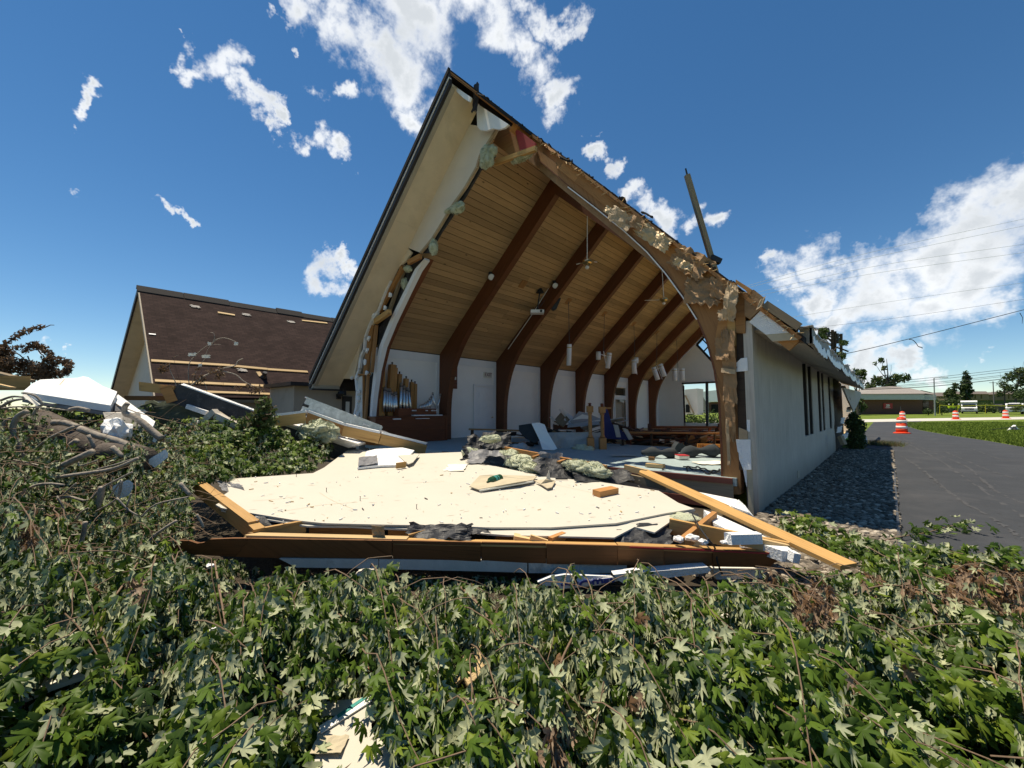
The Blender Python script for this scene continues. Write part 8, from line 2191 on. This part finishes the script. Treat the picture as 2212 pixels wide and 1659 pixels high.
def twigs():
    mb = MB(); r = random.Random(4)
    for st in BS + BNS + BLS:
        u, v, zc = screen(np.array([p[:] for p in st]))
        if (inside(u, v, U_WALL) & (zc > 3.3)).any() or inside(u, v, U_CH).any() or inside(u, v, U_SILL).any(): continue
        mb.tube(st[::2], .0038, .0018, 5, cap=False)
    for S in (A1, A0, A2, A3, A4, A5):
        P, D = S[6], S[7]
        for i in range(0, len(P), 6 if S is A0 else 3):
            q = [Vector(P[i][k]) for k in (0, 3, 6, len(P[i]) - 1)]
            u, v, zc = screen(np.array([q[1][:]]))
            if zc[0] < .7 or r.random() < .15 or (inside(u, v, U_WALL)[0] and zc[0] > 3.2) or (inside(u, v, U_CH)[0]) or q[1].y > 6.6 and q[1].x > -1.7: continue
            q = [q[0] - (q[1] - q[0]) * r.uniform(.1, .3 if S is A0 else .8)] + q
            mb.tube(q, .0034, .0014, 4, cap=False)
    mb.build('twigs', 'twig', None, 'thin brown twigs threaded through the fallen leaves', 'twigs', kind='stuff', recalc=False)
twigs()
# branches one can pick out, each with its own leaves
LM = {}
def leaf_mesh(vi, tb):
    if (vi, tb) not in LM:
        V0, F0 = (NEAR + NEARW)[vi]; me = bpy.data.meshes.new('leaf'); me.from_pydata(V0.tolist(), [], F0.tolist())
        a = me.attributes.new('tint', 'FLOAT', 'FACE'); a.data.foreach_set('value', np.full(len(F0), (.15, .32, .5, .62, .76, .92)[tb], np.float32))
        me.polygons.foreach_set('use_smooth', [True] * len(F0)); me.materials.append(M['maple_leaf']); LM[(vi, tb)] = me
    return LM[(vi, tb)]
def branch(lbl, px, r0, nleaf, wilt, seed, side=(), tints=(1, 1, 2, 2, 3, 0), up=.10):
    r = random.Random(seed)
    pts = smoothcurve([onheap(u, v, up) for u, v in px], 5)
    t = thing('maple_branch', lbl, 'branch', pts[0], 'fallen maple branches in the foreground')
    r0 *= .7; MB().tube(pts, r0, r0 * .45, 7).build('stem', 'twig', t, smooth=True)
    tw = []
    for s_ in side:
        q = smoothcurve([onheap(u, v, up * .9) for u, v in s_], 4); MB().tube(q, r0 * .5, r0 * .25, 5).build('side_twig', 'twig', t, smooth=True); tw.append(q)
    allp = pts + [p for q in tw for p in q]
    for i in range(nleaf):
        k = r.randrange(2, len(allp)) if len(allp) > 3 else 0
        p = allp[k] + Vector((r.gauss(0, .035), r.gauss(0, .035), r.uniform(-.05, .02)))
        isw = r.random() < wilt; cam_ = (EYE - p).normalized()
        if isw:
            A_ = Vector((r.gauss(0, .3), r.gauss(0, .3), -1)).normalized(); n_ = (Vector((r.gauss(0, .35), r.gauss(0, .35), r.gauss(0, .35))) + cam_ * .55 + SUN * .75) * (-1 if r.random() < .7 else 1); A_ = (A_ + cam_ * .5).normalized()
        else:
            A_ = (RT * .7 - FH * .6 + Vector((r.gauss(0, .45), r.gauss(0, .45), -.35))).normalized(); n_ = Vector((r.gauss(0, .3), r.gauss(0, .3), .8)) + cam_ * .3
        n_ = (n_ - A_ * n_.dot(A_)).normalized(); x_ = A_.cross(n_)
        o = bpy.data.objects.new('leaf', leaf_mesh(r.randrange(10) + (10 if isw else 0), r.choice(tints))); COL.objects.link(o); o.parent = t
        s_ = r.uniform(.08, .13)
        o.matrix_local = Matrix.Translation(p - WL[t.name]) @ Matrix((x_, A_, n_)).transposed().to_4x4() @ Matrix.Scale(s_, 4)
zo = lambda *a: [zO(*p) for p in a]; zp = lambda *a: [zP(*p) for p in a]; zn = lambda *a: [zN(*p) for p in a]; zm = lambda *a: [zM(*p) for p in a]
branch('brown branch arching from the wall shadow down to the centre leaves', zn((560, 390), (700, 460), (820, 560), (920, 660), (1020, 760)), .010, 30, .6, 1)
branch('thick pale branch standing out of the shadow right of centre', zn((1600, 195), (1720, 300), (1820, 420), (1950, 610), (2090, 760)), .016, 26, .45, 2, [zn((1700, 270), (1640, 370), (1600, 470))], up=.16)
branch('long forked branch hanging through the pale wilted leaves', zo((520, 580), (640, 700), (740, 850), (765, 960), (745, 1150), (755, 1330)), .011, 34, .9, 3, tints=(1, 2, 2, 3))
branch('curved branch with rusty wilted tips left of the forked one', zo((510, 630), (440, 770), (400, 880), (300, 1050), (245, 1200), (225, 1500)), .011, 30, .85, 4, [zo((150, 900), (300, 1010), (450, 1150))], (1, 2, 2, 5, 3))
branch('branch with two drooping forks in the middle of the right leaves', zo((1040, 700), (1130, 830), (1175, 960), (1170, 1140), (1100, 1270), (1050, 1380)), .012, 34, .9, 5, [zo((830, 1000), (960, 940), (1100, 970), (1170, 1020)), zo((1170, 1150), (1230, 1280), (1300, 1420))], (1, 2, 2, 3, 5))
branch('long grey branch slanting to the bottom edge at lower right', zp((-10, 1080), (200, 1130), (430, 1230), (620, 1350), (760, 1500), (870, 1657)), .014, 34, .2, 6, [zp((640, 1370), (800, 1420), (950, 1500))], (0, 1, 1, 2))
branch('thin arched branch bowing over the upper right leaves', zp((870, 290), (1000, 230), (1180, 210), (1400, 250), (1600, 320), (1900, 410), (2230, 540)), .008, 32, .8, 7, (), (1, 2, 2, 3), .16)
branch('straight thin branch running down to the bottom right corner', zp((1130, 660), (1300, 780), (1500, 920), (1700, 1090), (1870, 1280)), .007, 32, .3, 8, (), (1, 1, 2, 4))
branch('long pale branch on the left, bending down over the leaves', zm((1110, 0), (980, 200), (830, 410), (800, 560), (850, 700), (925, 850)), .010, 30, .7, 9, (), (1, 2, 2, 3), .14)
branch('upright brown branch left of centre under the splintered header', zm((1700, 20), (1730, 200), (1770, 430), (1800, 600), (1825, 740)), .011, 26, .85, 10, [zm((1940, 195), (2000, 215), (2080, 205), (2200, 350)), zm((2000, 220), (2030, 400), (2100, 560))], (1, 2, 2), .14)
# leafy twig lying on the asphalt
def asphalt_twig():
    pts = [ong(u, v, .06) for u, v in (zL(860, 1160), zL(1000, 1140), zL(1170, 1100), zL(1340, 1075), zL(1450, 1050), zL(1650, 1000), zL(1800, 1040))]
    t = thing('maple_twig', 'leafy maple twig lying out on the dark asphalt', 'twig', pts[2])
    pts = smoothcurve(pts, 3); MB().tube(pts, .010, .004, 6).build('stem', 'twig', t, smooth=True)
    r = random.Random(14)
    for i in range(46):
        p = pts[min(len(pts) - 1, int(len(pts) * (.52 + .48 * r.random())))] + Vector((r.gauss(0, .09), r.gauss(0, .09), r.uniform(-.03, .10)))
        A_ = Vector((r.gauss(.4, .6), r.gauss(0, .6), r.gauss(-.2, .3))).normalized(); n_ = Vector((r.gauss(0, .4), r.gauss(-.2, .4), 1 if r.random() < .75 else -1)); n_ = (n_ - A_ * n_.dot(A_)).normalized()
        o = bpy.data.objects.new('leaf', leaf_mesh(r.randrange(10), r.choice((0, 0, 1, 1, 2)))); COL.objects.link(o); o.parent = t
        o.matrix_local = Matrix.Translation(p - WL[t.name]) @ Matrix((A_.cross(n_), A_, n_)).transposed().to_4x4() @ Matrix.Scale(r.uniform(.08, .12), 4)
asphalt_twig()
# fallen tree on the left: trunk and limbs
def fallen_tree():
    t = thing('fallen_tree', 'grey fallen tree trunk with snapped limbs under the white foam slab', 'tree', at(*zG(900, 1500), 5.6))
    B = lambda x, y, d: at(*zG(x, y), d); Q = lambda x, y, d: at(*zQ(x, y), d)
    MB().tube(smoothcurve([B(430, 1290, 6.3), B(700, 1420, 6.0), B(1000, 1520, 5.7), B(1350, 1640, 5.4), B(1560, 1700, 5.2)], 5), .22, .17, 14).build('trunk', 'bark_dark', t, smooth=True)
    MB().tube(smoothcurve([Q(1130, 240, 5.0), Q(1250, 230, 5.0), Q(1370, 270, 5.0)], 4), .13, .10, 12).build('stump', 'bark_dark', t, smooth=True)
    limbs = [([(580, 1285), (700, 1285), (860, 1335)], 5.7, .075, .06), ([(865, 1350), (1050, 1420), (1290, 1490), (1420, 1560), (1560, 1665)], 5.2, .07, .075), ([(1390, 1075), (1355, 1120), (1365, 1185), (1440, 1210), (1560, 1290), (1660, 1380), (1760, 1460)], 6.0, .055, .085),
             ([(760, 1145), (850, 1125), (970, 1150)], 5.8, .05, .04), ([(10, 1040), (130, 1000), (250, 1005)], 5.8, .03, .02), ([(0, 1120), (120, 1050), (260, 1025)], 5.6, .035, .025), ([(20, 1130), (200, 1110), (500, 1125), (740, 1150)], 5.5, .02, .015),
             ([(360, 1200), (420, 1110), (460, 1080), (380, 990), (240, 960)], 5.6, .03, .02), ([(40, 1480), (36, 1300), (110, 1230)], 5.2, .035, .02), ([(240, 1659), (190, 1500), (140, 1360), (180, 1230), (290, 1160)], 4.9, .045, .05), ([(300, 1659), (470, 1500), (560, 1440), (800, 1330)], 4.9, .022, .03),
             ([(840, 1480), (760, 1540), (680, 1659)], 5.1, .06, .05), ([(960, 1420), (1020, 1580), (830, 1659)], 5.0, .035, .03), ([(1220, 1550), (1340, 1659)], 4.8, .05, .04)]
    for pts, d, r0, r1 in limbs: r0 *= .58; r1 *= .58; MB().tube(smoothcurve([B(x, y, d) for x, y in pts], 4), r0, r1, 9).build('limb', 'bark', t, smooth=True)
    low = [([(0, 680), (220, 590), (480, 520), (800, 470), (1220, 405), (1500, 290)], 4.0, .030, .025), ([(630, 390), (800, 310), (1010, 215)], 4.4, .05, .055), ([(210, 1030), (235, 830), (290, 650), (400, 580), (540, 565), (700, 580)], 3.6, .022, .015), ([(100, 760), (105, 860), (180, 990), (280, 1080), (380, 1190)], 3.5, .018, .02),
           ([(930, 980), (900, 1150), (840, 1300), (770, 1440), (720, 1560)], 3.3, .026, .026), ([(375, 1260), (385, 1195), (480, 1150), (700, 1130), (950, 1115)], 3.4, .015, .010), ([(375, 1230), (400, 1350), (430, 1500), (455, 1659)], 3.1, .018, .016), ([(1920, 970), (1780, 1060), (1660, 1150), (1580, 1270), (1500, 1450), (1340, 1659)], 3.3, .018, .022),
           ([(620, 740), (760, 710), (960, 750), (1100, 620), (1280, 520), (1440, 440)], 3.9, .02, .014), ([(1110, 600), (1090, 720), (1060, 830)], 3.9, .045, .035), ([(640, 730), (830, 560)], 3.9, .016, .012), ([(1270, 720), (1400, 850), (1500, 910)], 3.6, .014, .010), ([(1300, 560), (1170, 740)], 3.9, .012, .01), ([(1540, 930), (1700, 790), (2050, 710)], 3.6, .013, .010), ([(1960, 560), (2070, 690)], 3.9, .03, .028), ([(2140, 900), (2190, 980), (2212, 1040)], 3.4, .018, .016),
           ([(0, 280), (300, 340), (560, 400)], 4.4, .02, .014), ([(340, 1030), (400, 920), (470, 840)], 3.6, .022, .02), ([(620, 700), (700, 880), (560, 960)], 3.7, .012, .01), ([(1040, 870), (1280, 720), (1330, 530)], 3.7, .012, .012), ([(770, 1080), (860, 900), (960, 830)], 3.6, .012, .010), ([(0, 1250), (90, 1150), (270, 1030)], 3.3, .03, .02), ([(1290, 700), (1310, 520)], 3.8, .01, .01), ([(1380, 810), (1430, 670)], 3.6, .012, .012), ([(860, 330), (870, 370), (1060, 310)], 4.3, .012, .01), ([(1060, 410), (1280, 350), (1530, 270)], 4.2, .016, .012)]
    for pts, d, r0, r1 in low: r0 *= .62; r1 *= .62; MB().tube(smoothcurve([Q(x, y, d) for x, y in pts], 4), r0, r1, 7).build('limb', 'bark', t, smooth=True)
    r = random.Random(6); mb = MB()
    for i in range(110):
        u, v = r.uniform(0, 430), r.uniform(880, 1190); p = onheap(u, v, r.uniform(0, .12)); a = r.uniform(-.5, .9); l = r.uniform(.15, .6)
        d = (RT * math.cos(a) + Vector((0, 0, 1)) * math.sin(a) * .7 + FH * r.uniform(-.5, .5)) * l
        mb.tube(jitter_line(p - d, p + d, 4, .03, r), r.uniform(.003, .008), .002, 4, cap=False)
    mb.build('thin_branches', 'twig', t, kind='stuff', recalc=False)
fallen_tree()
def dead_tree():
    d = 13.0; A = lambda x, y, k=0: at(*zG(x, y), d + k)
    t = thing('dead_tree', 'uprooted tree with dry brown leaves against the sky at the far left', 'tree', A(100, 900))
    cl = []; r = random.Random(8)
    for path, rad in (([(-120, 560), (0, 470), (130, 380), (230, 310), (330, 270), (440, 245)], .10), ([(270, 500), (350, 440), (430, 450), (500, 500), (560, 560)], .13), ([(-50, 640), (150, 620), (300, 660), (450, 690), (560, 680)], .2), ([(480, 600), (600, 600), (700, 620), (750, 650)], .13), ([(750, 640), (740, 700), (690, 760), (560, 760)], .12), ([(0, 700), (200, 700), (380, 740), (520, 730), (600, 770)], .2), ([(-100, 600), (0, 540), (60, 500)], .25), ([(250, 780), (400, 790), (500, 780)], .15), ([(180, 470), (260, 440)], .06), ([(-200, 700), (-100, 650)], .5)):
        pts = smoothcurve([A(x, y, r.uniform(-.3, .3)) for x, y in path], 3)
        for p in pts: cl.append((tuple(p), rad))
        MB().tube(pts, .03, .012, 5).build('limb', 'bark_dark', t)
    for p, q in (((300, 560), (420, 760)), ((560, 560), (590, 700)), ((100, 560), (250, 600)), ((440, 245), (590, 222)), ((170, 520), (330, 640)), ((420, 500), (520, 600)), ((450, 790), (440, 900)), ((200, 700), (420, 900))):
        MB().tube(jitter_line(A(*p), A(*q), 4, .03, r), .02, .01, 5).build('limb', 'bark_dark', t)
    V, T = leafcloud(cl, 6200, .055, 71, (.88, 1.0)); leafobj('crown', V, T, 'far_leaf', t)
dead_tree()
def roof_twigs():
    d = 8.2; A = lambda x, y: at(*zH(x, y), d); r = random.Random(12)
    t = thing('bare_branch', 'bare branching twig with dry leaf tufts standing before the brown roof', 'branch', A(700, 990))
    for pts, r0 in (([(700, 990), (790, 920), (900, 840), (1060, 775), (1160, 752), (1190, 710), (1232, 690)], .018), ([(1060, 800), (1170, 830), (1230, 880), (1300, 920), (1400, 955)], .012), ([(655, 970), (640, 890), (600, 800), (590, 740)], .010), ([(765, 930), (755, 820), (770, 720), (830, 650), (900, 590), (960, 560)], .009), ([(960, 560), (1000, 525), (1070, 510), (1150, 535), (1190, 560)], .010), ([(960, 565), (985, 510), (975, 470), (950, 462)], .008), ([(900, 690), (920, 620), (960, 570), (1040, 570)], .006), ([(790, 900), (830, 790), (900, 690)], .008), ([(910, 1030), (915, 950), (880, 880)], .008)):
        MB().tube(smoothcurve([A(*p) for p in pts], 4), r0, r0 * .5, 5).build('twig', 'bark', t, smooth=True)
    cl = [(tuple(A(x, y)), q) for x, y, q in ((550, 770, .09), (520, 790, .07), (570, 745, .06), (850, 770, .07), (990, 810, .10), (1030, 840, .10), (880, 860, .09), (940, 800, .07), (830, 900, .08), (1190, 940, .09), (1310, 970, .09), (1370, 960, .10), (1280, 930, .06), (1040, 780, .06), (800, 840, .06), (780, 940, .08))]
    V, T = leafcloud(cl, 420, .035, 77, (.86, 1.0)); leafobj('dry_leaves', V, T, 'far_leaf', t)
    for x, y, sd in ((790, 655, 1), (912, 672, 2), (1180, 562, 3), (860, 750, 4), (945, 562, 5)):
        MB().sheet(A(x, y), RT * (.075 if sd < 3 else .035), Vector((0, 0, .03)), .03, 6, sd, 6, .6, .003).build('plastic_shred', 'paper', t, recalc=False)
    t = thing('bare_branch', 'leafy upright shoot in front of the fallen black fascia', 'branch', A(1400, 1230))
    MB().tube(smoothcurve([A(1390, 1300), A(1410, 1180), A(1440, 1060), A(1420, 1030)], 4), .012, .006, 5).build('twig', 'bark', t)
    cl = [(tuple(at(*zH(x, y), 7.3)), q) for x, y, q in ((1410, 1080, .14), (1440, 1150, .17), (1380, 1190, .17), (1330, 1240, .18), (1280, 1280, .17), (1440, 1230, .16))]
    V, T = leafcloud(cl, 650, .05, 78, (.3, .9)); leafobj('leaves', V, T, 'far_leaf', t)
roof_twigs()
print('objects', len(bpy.data.objects))
